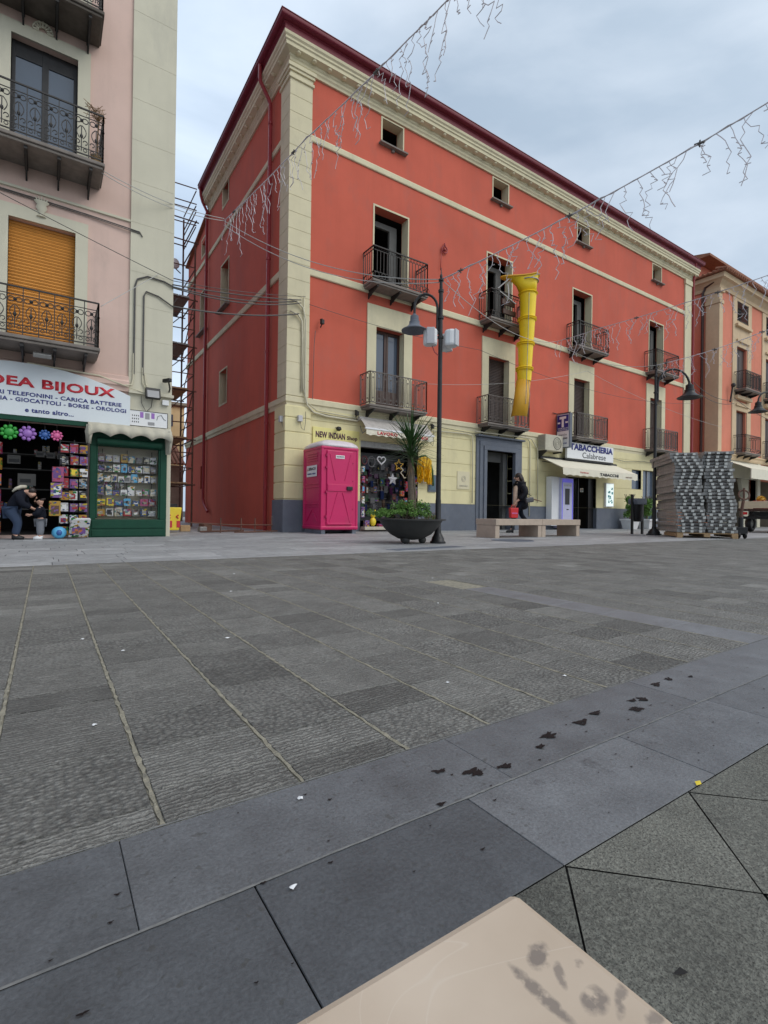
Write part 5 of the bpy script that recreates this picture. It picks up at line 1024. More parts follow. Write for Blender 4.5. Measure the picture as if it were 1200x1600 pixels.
for i, (x, y, r) in enumerate(((-4.913, -11.715, .0075), (-4.58, -10.295, .011), (-5.076, -10.024, .009), (-4.96, -10.289, .008), (-5.099, -10.97, .009), (-4.168, -11.184, .007), (-4.813, -11.521, .007), (-3.8, -11.332, .009), (-2.6, -9.2, .012), (-3.3, -10.1, .01), (-4.2, -9.1, .013), (-3.9, -8.2, .014))):
    w = MB(); nn = 7; pts = [(r*rs2.uniform(.4, 1.1)*cos(2*pi*k/nn), r*rs2.uniform(.3, .8)*sin(2*pi*k/nn), rs2.uniform(0, .003)) for k in range(nn)]; w.add([(0, 0, .004)]+pts, [(0, 1+k, 1+(k+1) % nn) for k in range(nn)])
    o = w.build('paper_scrap', 'white', None, local=True, fix=False); o.location = (x, y, .0025)
    tag(o, ['white paper scrap on the dark smooth slab nearest the marble bench'][0] if i == 0 else f'tiny white scrap of litter lying on the {"smooth border" if i in (6,) else "rough paving"}', 'litter', 'scraps of litter on the paving')
w = MB(); w.add([(-.009, -.002, .001), (0, -.007, .003), (.009, .0, .0045), (.001, .006, .002)], [(0, 1, 2, 3)]); o = w.build('fallen_leaf', 'c_yellow', None, local=True, fix=False); o.location = (-4.142, -11.888, .002); tag(o, 'small yellow leaf caught in the joint at the edge of the smooth slabs', 'leaf')
w = MB(); w.add([(-.009, .004, .001), (-.003, -.003, .002), (.007, -.005, .001), (.004, .003, .003)], [(0, 1, 2, 3)]); o = w.build('fallen_leaf', 'dark', None, local=True, fix=False); o.location = (-4.595, -12.074, .001); tag(o, 'small dark leaf lying on the speckled granite beside the bench', 'leaf')
def grate(x, y, r, label, rz=0, rect=False):
    w = MB(); o = thing('drain_cover', label, 'drain cover', (x, y, 0), rz)
    if rect:
        w.box(-.75, .75, -.14, -.12, 0, .004); w.box(-.75, .75, .12, .14, 0, .004)
        for k in range(31): w.box(-.75+k*.05-.016, -.75+k*.05+.016, -.12, .12, 0, .003)
    else:
        w.ring((0, 0, .001), (1, 0, 0), (0, 1, 0), r, .012, 28, 5)
        for k in range(-6, 7): q = sqrt(max(0, r*r-(k*r/6.5)**2)); w.box(-q, q, k*r/6.5-.012, k*r/6.5+.012, 0, .004)
    w.build('grid', 'slate', o, local=True)
    if rect: MB().box(-.75, .75, -.14, .14, .0005, .0018).build('frame', 'plankm', o, local=True)
    else: MB().lathe([(r, .0005), (r, .0018)], (0, 0, 0), 28).build('frame', 'gbase', o, local=True)
grate(2.75, -5.25, .42, 'round iron drain cover in the pavement before the stone benches'); grate(-.35, -6.35, 0, 'long iron drain grating in the paving in front of the planter', .15, True)

# ------------------------------------------------------------------ stack of scaffold planks on a pallet
SK = (8.37, -5.76, 0.0); AZ = atan2(-.748, .663)      # x along the hooked ends, y along the planks
pal_ = thing('wooden_pallet', 'worn wooden pallet under the big stack of scaffold planks', 'pallet', SK, AZ)
w = MB()
for x in (0, .62, 1.24): w.box(x, x+.14, 0, 1.2, .03, .11)
w.build('bearer', 'pallet', pal_, local=True)
w = MB(); [w.box(0, 1.38, .02+k*.24, .14+k*.24, .11, .135) for k in range(5)]; w.build('deck_board', 'pallet', pal_, local=True)
w = MB(); w.box(0, .12, 0, .14, .0, .03); w.box(1.26, 1.38, 0, .14, 0, .03); w.build('foot', 'pallet', pal_, local=True)
PLW, PLL = .655, 1.85
bd = MB(); bd.box(.03, PLW-.03, .032, PLL-.002, .012, .058); bd.box(0, .03, .0305, PLL, .002, .085); bd.box(PLW-.03, PLW, .0305, PLL, .002, .085)
root = thing('scaffold_plank', 'x', 'scaffold plank', SK, AZ, 'grey scaffold planks stacked on the pallet')
bd.build('board', 'plank', root, local=True); MB().box(0, PLW, .0, .03, .004, .076).build('end_plate', 'plankm', root, local=True)
hk = MB(); hk.box(-.035, .035, -.075, .0, .035, .058); hk.box(-.032, .032, -.085, -.06, .0, .055); hk = hk.build('hook', 'hook', root, local=True); hk.location = (PLW*.2, 0, 0)
for f in (.5, .8): c = hk.copy(); COL.objects.link(c); c.parent = root; c.location = (PLW*f, 0, 0)
hs = MB(); hs.box(-.05, .05, -.02, 0, .01, .03); hs = hs.build('end_slot', 'irongrey', root, local=True); hs.location = (PLW*.35, 0, 0); c = hs.copy(); COL.objects.link(c); c.parent = root; c.location = (PLW*.65, 0, 0)
rk2 = random.Random(21); onm = ['bottom', 'second', 'third', 'fourth', 'fifth', 'sixth', 'seventh', 'eighth', 'ninth', 'tenth', 'eleventh', 'twelfth', 'thirteenth', 'fourteenth', 'fifteenth', 'sixteenth', 'seventeenth', 'eighteenth', 'nineteenth', 'twentieth', 'twenty-first', 'twenty-second', 'twenty-third', 'twenty-fourth']
NL = 24; dirx = Vector((cos(AZ), sin(AZ), 0)); diry = Vector((-sin(AZ), cos(AZ), 0)); first = True; bx = 0
for k in range(NL):
    if k % 3 == 0: bx = rk2.uniform(-.03, .03)
    for s in (0, 1):
        z = .14+k*.0865; lean = -.15*(k/NL)**1.2+.022*sin(k*.8+s*1.7); px = lean+bx+s*(PLW+.03)+rk2.uniform(-.03, .03)+(.02 if s else 0); py = rk2.uniform(-.03, .03)+(.04*sin(k*.9+s*2))
        loc = Vector(SK)+dirx*px+diry*py+Vector((0, 0, z+rk2.uniform(0, .004)))
        lab = f'scaffold plank in the {"right" if s else "left"} pile of the stack, {onm[k]} layer' + ('' if k == 0 else ' from the pallet')
        if first: root.location = loc; root['label'] = lab; c = root; first = False
        else:
            c = dup(root, loc, lab); sft = rk2.choice((-.05, -.02, .02, .06))
            for h_ in c.children:
                if h_.name.startswith(('hook', 'end_slot')): h_.location.x += sft
        c.rotation_euler = (0, radians(rk2.uniform(-.4, .4)), AZ+radians(rk2.uniform(-1.3, 1.3)))
jk = thing('pallet_truck', 'dark red hand pallet truck with loop handle behind the plank stack', 'pallet truck', (Vector(SK)+dirx*1.52+diry*.25), AZ)
w = MB(); w.tube([(.0, 0, .12), (.02, 0, .7), (.06, 0, .98)], .035, 8); w.ring((.07, 0, 1.12), (1, 0, 0), (0, .3, 1), .12, .022, 14, 6); w.tube([(.07, 0, 1.0), (.07, 0, 1.30)], .025, 6); w.build('handle', 'rust', jk, local=True, smooth=True)
w = MB(); w.box(-.15, .12, -.12, .12, .12, .3); w.tube([(0, 0, .2), (0, 0, .55)], .06, 8); w.box(-.05, .05, -.05, 1.1, .09, .14); w.box(-.45, -.35, -.05, 1.1, .09, .14); w.build('pump_body', 'blackm', jk, local=True, bevel=.01)
for sx in (-.06, .08): w = MB(); w.ring((sx, -.05, .09), (0, 1, 0), (0, 0, 1), .065, .026, 14, 8); w.ball((sx, -.05, .09), .04, 8); w.build('wheel', 'blackm', jk, local=True, smooth=2)
# ------------------------------------------------------------------ litter bin on two posts
bn = thing('litter_bin', 'black metal litter bin hung between two posts by the lamp', 'litter bin', (9.48, -3.91, 0), radians(-8))
w = MB(); w.box(-.03, .03, -.03, .03, 0, 1.2); w.build('post', 'blackm', bn, local=True, bevel=.006); w = MB(); w.box(.42, .48, -.03, .03, 0, .95); w.build('post', 'blackm', bn, local=True, bevel=.006)
w = MB(); w.lathe([(.13, 0), (.16, .03), (.19, .5), (.195, .52), (.17, .52), (.15, .1)], (.225, 0, .38), 16, 1, .8); w.build('body', 'blackm', bn, local=True, smooth=True)
w = MB(); w.prism([(.02, .93), (.43, .93), (.45, 1.02), (.40, 1.08), (.05, 1.08), (0, 1.02)], 'y', -.16, .16); w.box(.01, .44, -.17, .17, .90, .925); w.build('hood', 'slate', bn, local=True, bevel=.012)
# potted shrubs by the wall
for x, h, nm in ((15.25, 1.6, 'left, in front of the slate plinth'), (16.55, 1.55, 'right, half hidden by the bin and lamp')):
    po = thing('plant_pot', f'white square tapered pot by the wall, {nm}', 'plant pot', (x, -.5, 0), 0, 'white square pots')
    w = MB(); b_ = .20; t_ = .28; w.add([(-b_, -b_, 0), (b_, -b_, 0), (b_, b_, 0), (-b_, b_, 0), (-t_, -t_, .42), (t_, -t_, .42), (t_, t_, .42), (-t_, t_, .42)], [(0, 3, 2, 1), (4, 5, 6, 7), (0, 1, 5, 4), (1, 2, 6, 5), (2, 3, 7, 6), (3, 0, 4, 7)]); w.build('pot', 'white', po, local=True, bevel=.01)
    MB().box(-t_-.02, t_+.02, -t_-.02, t_+.02, .36, .43).build('rim', 'white', po, local=True, bevel=.008)
    sh_ = thing('potted_shrub', f'leafy green shrub growing in the white pot, {nm}', 'shrub', (x, -.5, .43), 0, 'shrubs in white pots')
    w = MB(); [w.tube([(rp.uniform(-.05, .05), 0, 0), (rp.uniform(-.15, .15), rp.uniform(-.1, .1), .5), (rp.uniform(-.25, .25), rp.uniform(-.2, .2), h-.55)], .012, 4) for k in range(7)]; w.build('stem', 'trunk', sh_, local=True)
    w = MB(); cl = [((rp.uniform(-.22, .22), rp.uniform(-.18, .18), rp.uniform(.15, h-.6)), (.16, .14, .16)) for k in range(11)]; leafcloud(w, cl, 1500, .045, rp); w.build('foliage', 'leaf', sh_, local=True, fix=False)
# ------------------------------------------------------------------ flatbed truck at the right edge
tk = thing('flatbed_truck', 'small flatbed truck with cream side boards, cut by the right edge', 'truck', (18.5, -4.4, 0))
tx0, tx1, ty0, ty1 = 16.5, 19.4, -5.6, -4.0
w = MB(); w.box(tx0, tx1, ty0, ty1, .80, .88); w.build('bed', 'wood', tk, bevel=.01)
w = MB(); w.box(tx0, tx1, ty0, ty0+.03, .90, 1.16); w.box(tx0, tx0+.03, ty0, ty1, .90, 1.16); w.box(tx0, tx1, ty1-.03, ty1, .9, 1.16); w.build('side_board', flat('cream_board', (.62, .52, .36), .7), tk, bevel=.008)
w = MB(); w.box(tx0-.01, tx1, ty0-.01, ty0+.0, .96, .975); w.box(tx0-.01, tx1, ty0-.012, ty0, 1.08, 1.095); w.build('board_rail', 'pallet', tk)
w = MB(); w.box(tx0+.2, tx1+1.5, ty0+.3, ty0+.42, .6, .78); w.box(tx0+.2, tx1+1.5, ty1-.42, ty1-.3, .6, .78); w.box(tx0+.05, tx0+.12, ty0+.1, ty1-.1, .5, .6); w.build('chassis', 'blackm', tk)
for x, y in ((17.3, ty0+.12), (17.3, ty1-.12), (20.4, ty0+.12), (20.4, ty1-.12)):
    w = MB(); w.ring((x, y, .33), (1, 0, 0), (0, 0, 1), .23, .10, 20, 10); o = w.build('tyre', 'blackm', tk, smooth=2); w = MB(); w.ring((x, y, .33), (1, 0, 0), (0, 0, 1), .13, .05, 16, 6); w.ball((x, y, .33), .12, 10, 1, 1, .5); w.build('rim', 'steel', o, smooth=2)
for y in (ty0+.12, ty1-.3): MB().box(tx0+.0, tx0+.04, y, y+.16, .66, .76).build('tail_light', 'redbag', tk, bevel=.008)
MB().box(tx0+.15, tx0+.35, ty0-.005, ty0+.03, .66, .74).build('tail_light', 'redbag', tk, bevel=.008)
w = MB(); w.prism([(19.5, .45), (21.4, .45), (21.4, 1.1), (21.0, 1.9), (19.6, 1.95), (19.5, 1.8)], 'y', ty0+.05, ty1-.05); w.build('cab', 'white', tk, bevel=.05)
MB().box(19.8, 20.8, ty0+.035, ty0+.055, 1.15, 1.75).build('cab_window', 'glass', tk)
for i, (x, y, c, nm) in enumerate(((16.9, -4.6, 'c_red', 'red'), (17.5, -4.8, 'c_black', 'black'), (18.2, -4.6, 'c_red', 'wide red'), (17.1, -5.1, 'c_yellow', 'yellow'))):
    o = thing('load_crate', f'{nm} plastic crate riding on the flatbed truck', 'crate', (x, y, .881), .1*i, 'crates on the truck'); w = MB(); 
    w.box(-.25, .25, -.17, -.15, 0, .3+.1*(i == 2)); w.box(-.25, .25, .15, .17, 0, .3); w.box(-.25, -.23, -.17, .17, 0, .3); w.box(.23, .25, -.17, .17, 0, .3); w.box(-.25, .25, -.17, .17, 0, .02); w.build('shell', c, o, local=True, bevel=.006)
    w = MB(); leafcloud(w, [((0, 0, .3), (.2, .13, .12))], 260, .04, rp); o2 = w.build('garden_greens', ['c_gold', 'leaf', 'c_red', 'leafbr'][i], None, local=True, fix=False); o2.location = (x, y, .95); tag(o2, f'heap of {["golden", "green", "red", "brown"][i]} leafy stuff piled in the {nm} crate on the truck', 'plants', 'loads in the truck crates')
for i, x in enumerate((15.6, 17.6)):
    o = thing('road_barrier', f'orange red plastic barrier behind the {"pallet truck" if i == 0 else "truck wheel"}', 'barrier', (x, -2.2, 0), .1, 'orange road barriers'); w = MB(); w.box(-.8, .8, -.05, .05, .55, .75); w.box(-.8, .8, -.04, .04, .15, .3)
    for q in (-.78, -.4, 0, .4, .78): w.box(q-.03, q+.03, -.05, .05, .05, .8)
    w.build('panel', 'c_orange', o, local=True, bevel=.01); w = MB(); w.box(-.7, -.5, -.25, .25, 0, .06); w.box(.5, .7, -.25, .25, 0, .06); w.build('foot', 'blackm', o, local=True, bevel=.01)

# ------------------------------------------------------------------ party-goods shop in the red building
sg = thing('indian_shop_sign', 'pale yellow shop sign with plum lettering behind the magenta toilet', 'shop sign', (1.44, -.06, 1.8))
MB().box(.72, 2.17, -.075, -.035, 1.0, 2.83).build('panel', flat('pale_yellow_sign', (.74, .67, .26), .5), sg, bevel=.004)
text('NEW INDIAN', .80, 1.70, 2.555, 2.72, -.077, 'maroonlet', sg, bold=.03); text('Shop', 1.76, 2.10, 2.535, 2.67, -.077, 'maroonlet', sg, bold=.03); text('ABBIGLIAMENTO', .90, 2.02, 2.37, 2.46, -.077, 'maroonlet', sg, bold=.025)
o = thing('sign_spotlight', 'tiny black spotlight above the yellow shop sign', 'spotlight', (1.43, -.2, 2.82)); MB().obox((0, 0, 0), (.12, .1, .09), .3, -.4).build('housing', 'blackm', o, local=True, bevel=.01); MB().tube([(0, .02, .03), (0, .17, .06)], .012, 5).build('bracket', 'blackm', o, local=True)
w = MB(); w.box(2.24, 4.32, -.02, .2, 2.42, 2.60); o = w.build('shutter_housing', 'steel', RB, bevel=.01)
w = MB(); room(w, 2.0, 4.6, .21, 2.6, .012, 2.6); w.build('shop_interior', 'dark', RB, fix=False)
MB().box(2.22, 4.34, -.09, .25, 0, .05).build('threshold', 'slab', RB)
# its awning
aw = thing('striped_awning', 'dirty grey folding awning with red lettered valance over the party-goods shop', 'awning', (3.3, -.3, 2.9))
w = MB(); w.lathe([(.065, -1.22), (.065, 1.22)], (0, 0, 0), 12); w.v = [(v[2]+3.32, -.13+v[0], 3.20+v[1]) for v in w.v]; w.build('roller', 'canvasg', aw, smooth=True)
w = MB(); N_ = 24; vs = []
for i in range(N_+1): x = 2.12+i*2.4/N_; vs += [(x, -.15, 3.22), (x-.02, -.38, 3.05-.012*sin(i*1.3)), (x-.05, -.60, 2.86)]
w.add(vs, [(i*3+j, i*3+3+j, i*3+4+j, i*3+1+j) for i in range(N_) for j in range(2)]); w.build('canopy', 'canvasg', aw, fix=False, smooth=2)
w = MB(); w.box(2.02, 4.46, -.64, -.59, 2.83, 2.88); w.build('front_bar', 'white', aw, bevel=.01)
w = MB(); N_ = 72; vs = []
for i in range(N_+1): x = 2.06+i*2.36/N_; vs += [(x, -.62, 2.83), (x, -.625+.006*sin(i*.9), 2.66+.035*abs(cos(i*pi/8)))]
w.add(vs, [(i*2, i*2+2, i*2+3, i*2+1) for i in range(N_)]); w.build('valance', 'canvasw', aw, fix=False)
text('LAVORO', 2.42, 3.10, 2.71, 2.80, -.632, 'redlet', aw, bold=.03, depth=.002); text('DA NOI', 3.62, 4.2, 2.71, 2.80, -.632, 'redlet', aw, bold=.03, depth=.002)
w = MB(); w.tube([(2.2, -.06, 3.0), (2.1, -.35, 2.75), (2.15, -.6, 2.85)], .014, 5); w.tube([(4.3, -.06, 3.0), (4.4, -.35, 2.75), (4.4, -.6, 2.85)], .014, 5); w.build('folding_arm', 'steel', aw)
# hanging goods
gp = thing('peg_display', 'dark peg board behind the small packets in the party-goods doorway', 'display', (3.3, .5, 0))
MB().box(2.3, 4.25, .62, .66, .3, 2.35).build('board', 'black' if 'black' in m_ else 'c_black', gp)
w = MB(); [w.tube([(2.3, .58, .5+k*.24), (4.25, .58, .5+k*.24)], .006, 4) for k in range(8)]; w.build('peg_rail', 'steel', gp)
dk = {}
for nm, c in (('dark red', (.16, .02, .03)), ('dark blue', (.02, .04, .14)), ('black', (.02, .02, .02)), ('dark green', (.02, .10, .03)), ('grey', (.15, .15, .16)), ('brown', (.09, .05, .03)), ('plum', (.10, .02, .09))): dk[nm] = flat(nm.replace(' ', '_')+'_packet', tuple(x*.55 for x in c), .3)
rown = ['lowest', 'second lowest', 'third', 'fourth', 'fifth', 'sixth', 'highest']
for k in range(7):
    for q in range(10):
        nm = rnd.choice(list(dk)); third = ['left', 'middle', 'right'][min(2, q*3//10)]
        o = packet('hanging_packet', f'{nm} packet, {third} third of the {rown[k]} hanging row in the party-goods doorway', 'packet', (2.42+q*.19+rnd.uniform(-.07, .07), .50+rnd.uniform(-.10, .12), .42+k*.245+rnd.uniform(-.09, .05)), (rnd.uniform(.08, .16), .04, rnd.uniform(.12, .26)), dk[nm], 'packets hanging in the party-goods doorway', rnd.choice(['c_grey', 'c_blue', 'c_brown', 'c_purple', 'c_silver']) if rnd.random() < .4 else None, rnd.uniform(-.5, .5))
def ptube(name, label, cat, pts, r, mat, loc, group=None, k=6, closed=True):
    o = thing(name, label, cat, loc, 0, group); MB().tube(pts, r, k, closed).build('outline', mat, o, local=True, smooth=2); MB().tube([(0, 0, pts[0][2]), (0, .02, .26)], .003, 3).build('string', 'wire', o, local=True); return o
hp = [(.125*sin(a)**3*1.15, 0, .01+.105*(13*cos(a)-5*cos(2*a)-2*cos(3*a)-cos(4*a))/13) for a in [2*pi*i/22 for i in range(22)]]
ptube('heart_balloon', 'white heart shaped balloon outline hanging in the party-goods doorway', 'balloon', hp, .022, 'white', (2.99, .02, 2.08))
ptube('ring_balloon', 'black ring balloon hanging left of the white heart outline', 'balloon', [(.12*cos(a), 0, .15*sin(a)) for a in [2*pi*i/16 for i in range(16)]], .022, dk['grey'], (2.66, .05, 2.02))
ptube('ring_balloon', 'small red and black ring balloon at the left edge of the party-goods doorway', 'balloon', [(.09*cos(a), 0, .12*sin(a)) for a in [2*pi*i/16 for i in range(16)]], .022, dk['dark red'], (2.42, .05, 2.05))
stp = [((.17 if i % 2 == 0 else .075)*sin(pi*i/5), 0, (.17 if i % 2 == 0 else .075)*cos(pi*i/5)) for i in range(10)]
ptube('star_balloon', 'yellow star shaped balloon outline hanging behind the palm trunk', 'balloon', stp, .018, 'c_gold', (3.62, .02, 1.98))
ptube('garland', 'gold zigzag garland hanging under the yellow star balloon', 'garland', [(0, 0, .1), (.1, 0, .02), (0, 0, -.06), (.08, 0, -.14), (.14, 0, -.22), (.2, 0, -.2)], .018, 'c_cream', (3.66, -.02, 1.82), closed=False)
o = thing('silver_star', 'crumpled silver star balloon hanging in the middle of the doorway', 'balloon', (3.46, .1, 1.55)); w = MB(); w.add([(0, -.06, 0)]+[((.19 if i % 2 == 0 else .09)*sin(pi*i/5), 0, (.19 if i % 2 == 0 else .09)*cos(pi*i/5)) for i in range(10)]+[(0, .06, 0)], [(0, 1+i, 1+(i+1) % 10) for i in range(10)]+[(11, 1+(i+1) % 10, 1+i) for i in range(10)]); w.build('foil', 'c_silver', o, local=True); MB().tube([(0, 0, .17), (0, 0, .5)], .003, 3).build('string', 'wire', o, local=True)
# gold foil fringes outside on the right
fr = thing('gold_fringe', 'shiny gold foil fringe curtain hanging at the right of the party-goods doorway', 'decoration', (4.45, -.2, 1.9))
w = MB()
for k in range(110):
    x = rnd.uniform(-.22, .22); L_ = rnd.uniform(.45, .78); zt = 2.28-.35*abs(x+.05); y = rnd.uniform(-.08, .08); ww = .010; a = rnd.uniform(-.5, .5); vs = []
    for q in range(6): t = q/5; vs += [(x-ww+.02*sin(t*7+k), y+a*.02*q, zt-L_*t-1.9), (x+ww+.02*sin(t*7+k), y-a*.02*q, zt-L_*t-1.9)]
    w.add(vs, [(2*q, 2*q+1, 2*q+3, 2*q+2) for q in range(5)])
fgm = pmat('gold_foil', (.85, .50, .02), .25, metal=.25, var=.35, nscale=40); w.build('strands', fgm, fr, local=True, fix=False); w = MB(); w.tube([(-.25, .0, .35), (0, 0, .42), (.2, 0, .3), (.32, .02, -.05), (.36, .03, -.5)], .03, 6); w.build('garland_edge', 'leafd', fr, local=True, smooth=2)
w = MB(); [w.tube([(x, 0, -.2), (x+.01, 0, -.42)], .012, 4) for x in (-.05, .0, .2, .26)]; w.build('white_tips', 'white', fr, local=True)
for i, (x, z, c, nm, s_) in enumerate(((2.32, .4, 'c_violet', 'violet'  , (.12, .1, .3)), (2.33, .8, 'c_white', 'white', (.1, .1, .2)), (2.33, 1.1, 'c_red', 'red', (.1, .1, .2)), (2.33, 1.4, 'c_pink', 'pink', (.1, .1, .18)), (2.33, 1.7, 'c_white', 'small white', (.08, .1, .16)), (4.2, 1.0, 'c_grey', 'grey', (.14, .1, .34)), (4.22, 1.42, 'c_blue', 'blue', (.14, .1, .24)), (4.2, .62, 'c_orange', 'orange', (.14, .1, .2)), (3.9, 1.2, 'c_red', 'bright red', (.12, .06, .3)), (3.72, 1.05, 'c_orange', 'orange and red', (.14, .06, .16)), (3.85, .8, 'c_red', 'deep red', (.12, .06, .2)))):
    packet('toy_packet', f'{nm} toy packet at the {"left" if x < 3 else "right"} jamb of the party-goods doorway', 'packet', (x, -.02, z), s_, c, 'packets on the doorway jambs', rnd.choice(['c_white', 'c_red', 'c_sky']), .1)
pb = thing('low_display', 'low tray of small toys on the threshold of the party-goods shop', 'display tray', (2.75, -.18, 0)); MB().box(-.5, .62, -.12, .12, .05, .14).build('tray', 'canvas', pb, local=True, bevel=.01)
o = thing('plush_toy', 'bright yellow plush toy standing on the threshold tray', 'toy', (2.58, -.2, .14)); w = MB(); w.ball((0, 0, .14), .10, 10, 1.3, 1, .8); w.ball((0, 0, .34), .09, 10, 1, 1, .8); w.ball((-.07, 0, .44), .03, 6, 1.6); w.ball((.07, 0, .44), .03, 6, 1.6); w.build('body', 'c_yellow', o, local=True, smooth=2)
for i, (x, c, nm) in enumerate(((2.35, 'c_violet', 'violet'), (2.8, 'c_pink', 'pink'), (2.98, 'c_cream', 'cream'), (3.15, 'c_orange', 'orange'))): packet('small_box', f'small {nm} toy box lying on the threshold tray', 'box', (x, -.22, .14), (.15, .1, .08+.1*(i == 0)), c, 'boxes on the threshold tray', 'c_red', .2*i)

# ------------------------------------------------------------------ tobacconist
sg = thing('tobacconist_sign', 'white sign board with navy lettering over the ivory awning', 'shop sign', (12.8, -.25, 2.8))
MB().box(11.25, 14.3, -.30, -.2, 2.74, 3.36).build('panel', 'white', sg, bevel=.01); MB().box(11.2, 14.35, -.26, -.04, 2.68, 2.735).build('bracket', 'blackm', sg)
text('TABACCHERIA', 11.42, 14.24, 3.07, 3.32, -.302, 'bluelet', sg, bold=.045); text('Calabrese', 12.2, 13.75, 2.80, 3.02, -.302, 'blacklet', sg, bold=.0)
bs = thing('blade_sign', 'projecting white and navy sign with a large T on the red wall', 'projecting sign', (11.0, -.35, 3.1))
MB().box(10.95, 11.1, -.62, -.03, 3.08, 4.38).build('frame', 'slate', bs, bevel=.01); f = MB().box(10.94, 10.949, -.585, -.065, 3.11, 4.34).build('panel', 'white', bs)
MB().box(10.933, 10.939, -.575, -.075, 3.72, 4.32).build('blue_panel', 'bluelet', bs)
w = MB(); w.box(10.925, 10.932, -.47, -.18, 4.17, 4.26); w.box(10.925, 10.932, -.37, -.28, 3.86, 4.17); w.box(10.925, 10.932, -.55, -.44, 4.0, 4.06); w.box(10.925, 10.932, -.21, -.10, 4.0, 4.06); w.build('emblem', 'white', bs)
text('VALORI BOLLATI', .10, .55, 3.80, 3.84, 10.932, 'white', bs, face='-x', depth=.003); text('TABACCHI', .12, .53, 3.74, 3.78, 10.932, 'white', bs, face='-x', depth=.003)
text('ricariche', .14, .5, 3.54, 3.62, 10.939, 'c_grey', bs, face='-x', depth=.003); text('SISTEMI', .10, .52, 3.40, 3.47, 10.939, 'blacklet', bs, face='-x', depth=.003); text('e servizi', .12, .5, 3.22, 3.29, 10.939, 'bluelet', bs, face='-x', depth=.003)
w = MB(); w.tube([(11.02, -.6, 4.40), (11.02, -.0, 4.42), (10.7, -.05, 4.42)], .015, 5); w.build('bracket', 'blackm', bs)
ac = thing('air_conditioner', 'beige air conditioning unit on brackets left of the T sign', 'air conditioner', (10.3, -.25, 2.9))
MB().box(9.85, 10.85, -.40, -.05, 2.92, 3.50).build('case', 'canvas', ac, bevel=.015); w = MB(); w.ring((10.52, -.402, 3.2), (1, 0, 0), (0, 0, 1), .22, .012, 20, 4); [w.ring((10.52, -.405, 3.2), (1, 0, 0), (0, 0, 1), r, .005, 16, 3) for r in (.06, .11, .16)]; w.build('fan_grille', 'blackm', ac); w = MB(); [w.box(9.84, 9.85, -.36, -.1, 2.98+k*.05, 3.0+k*.05) for k in range(10)]; w.build('side_slots', 'c_grey', ac)
w = MB(); w.box(9.9, 9.94, -.4, -.03, 2.86, 2.92); w.box(10.76, 10.8, -.4, -.03, 2.86, 2.92); w.prism([(-.4, 2.86), (-.03, 2.86), (-.03, 2.6)], 'x', 9.91, 9.93); w.build('bracket', 'iron', ac)
aw = thing('ivory_awning', 'large ivory awning with scalloped lettered valance over the tobacconist', 'awning', (12.3, -.7, 2.3))
w = MB(); w.add([(10.02, -.12, 2.66), (14.76, -.12, 2.66), (14.62, -1.15, 2.22), (9.86, -1.15, 2.22)], [(0, 1, 2, 3)]); o = w.build('canopy', 'canvasw', aw, fix=False); sm = o.modifiers.new('t', 'SOLIDIFY'); sm.thickness = .01
w = MB(); w.add([(10.02, -.12, 2.65), (9.86, -1.15, 2.21), (9.9, -.9, 2.30)], [(0, 1, 2)]); N_ = 120; vs = []
for i in range(N_+1): x = 9.86+i*4.76/N_; vs += [(x, -1.155, 2.225), (x, -1.165+.006*sin(i*.7), 1.96+.035*abs(cos(i*pi/10)))]
w.add(vs, [(i*2, i*2+2, i*2+3, i*2+1) for i in range(N_)]); w.build('valance', 'canvasw', aw, fix=False)
text('TABACCHI', 12.05, 13.25, 2.04, 2.15, -1.172, 'blacklet', aw, bold=.035, depth=.002); text('lotto', 10.85, 11.35, 2.08, 2.14, -1.172, 'c_red', aw, depth=.002); text('servizi', 13.75, 14.2, 2.05, 2.11, -1.172, 'c_brown', aw, depth=.002)
w = MB(); w.tube([(9.9, -.1, 2.68), (14.8, -.1, 2.68)], .06, 8); w.tube([(10.1, -.06, 2.55), (10.5, -.6, 2.42), (10.0, -1.12, 2.22)], .015, 5); w.tube([(14.5, -.06, 2.55), (14.1, -.6, 2.42), (14.4, -1.12, 2.22)], .015, 5); w.build('frame', 'blackm', aw)
w = MB(); room(w, 11.5, 13.6, .23, 3, .012, 2.1); w.build('shop_interior', flat('brown_shop_interior', (.05, .04, .03), .8), RB, fix=False)
w = MB(); w.box(11.55, 11.61, .12, .18, 0, 2.06); w.box(12.55, 12.6, .12, .18, 0, 2.06); w.box(13.2, 13.55, .1, .2, 0, 2.06); f = w.build('shop_door', 'blackm', RB); MB().box(11.6, 12.56, .145, .152, .03, 2.05).build('pane', 'cglass', f)
for i, (x, z) in enumerate(((11.9, 1.9), (12.0, 1.62), (11.8, 1.3), (11.75, .35), (12.9, 1.5))): packet('shop_poster', f'small pale leaflet {["top left", "under the top one", "half way down", "near the ground", "on the right"][i]} behind the tobacconist glass', 'leaflet', (x, .2, z), (.22, .01, .16), 'c_cream', 'leaflets behind the tobacconist glass', 'c_gold')
vd = thing('vending_machine', 'tall white and lilac cigarette vending machine left of the tobacconist door', 'vending machine', (10.95, -.3, 0))
w = MB(); w.box(10.35, 10.82, -.32, -.06, .15, 1.98); w.build('side_housing', 'white', vd, bevel=.01)
w = MB(); w.box(10.78, 11.5, -.42, -.06, .06, 1.95); w.build('case', flat('lilac_white_case', (.50, .50, .68), .4), vd, bevel=.02); w = MB(); w.box(10.82, 11.46, -.43, -.42, 1.78, 1.92); w.box(10.81, 10.84, -.432, -.42, .2, 1.78); w.box(11.42, 11.46, -.432, -.42, .2, 1.78); w.build('blue_trim', flat('blue_lit_trim', (.14, .12, .70), .3, .2), vd)
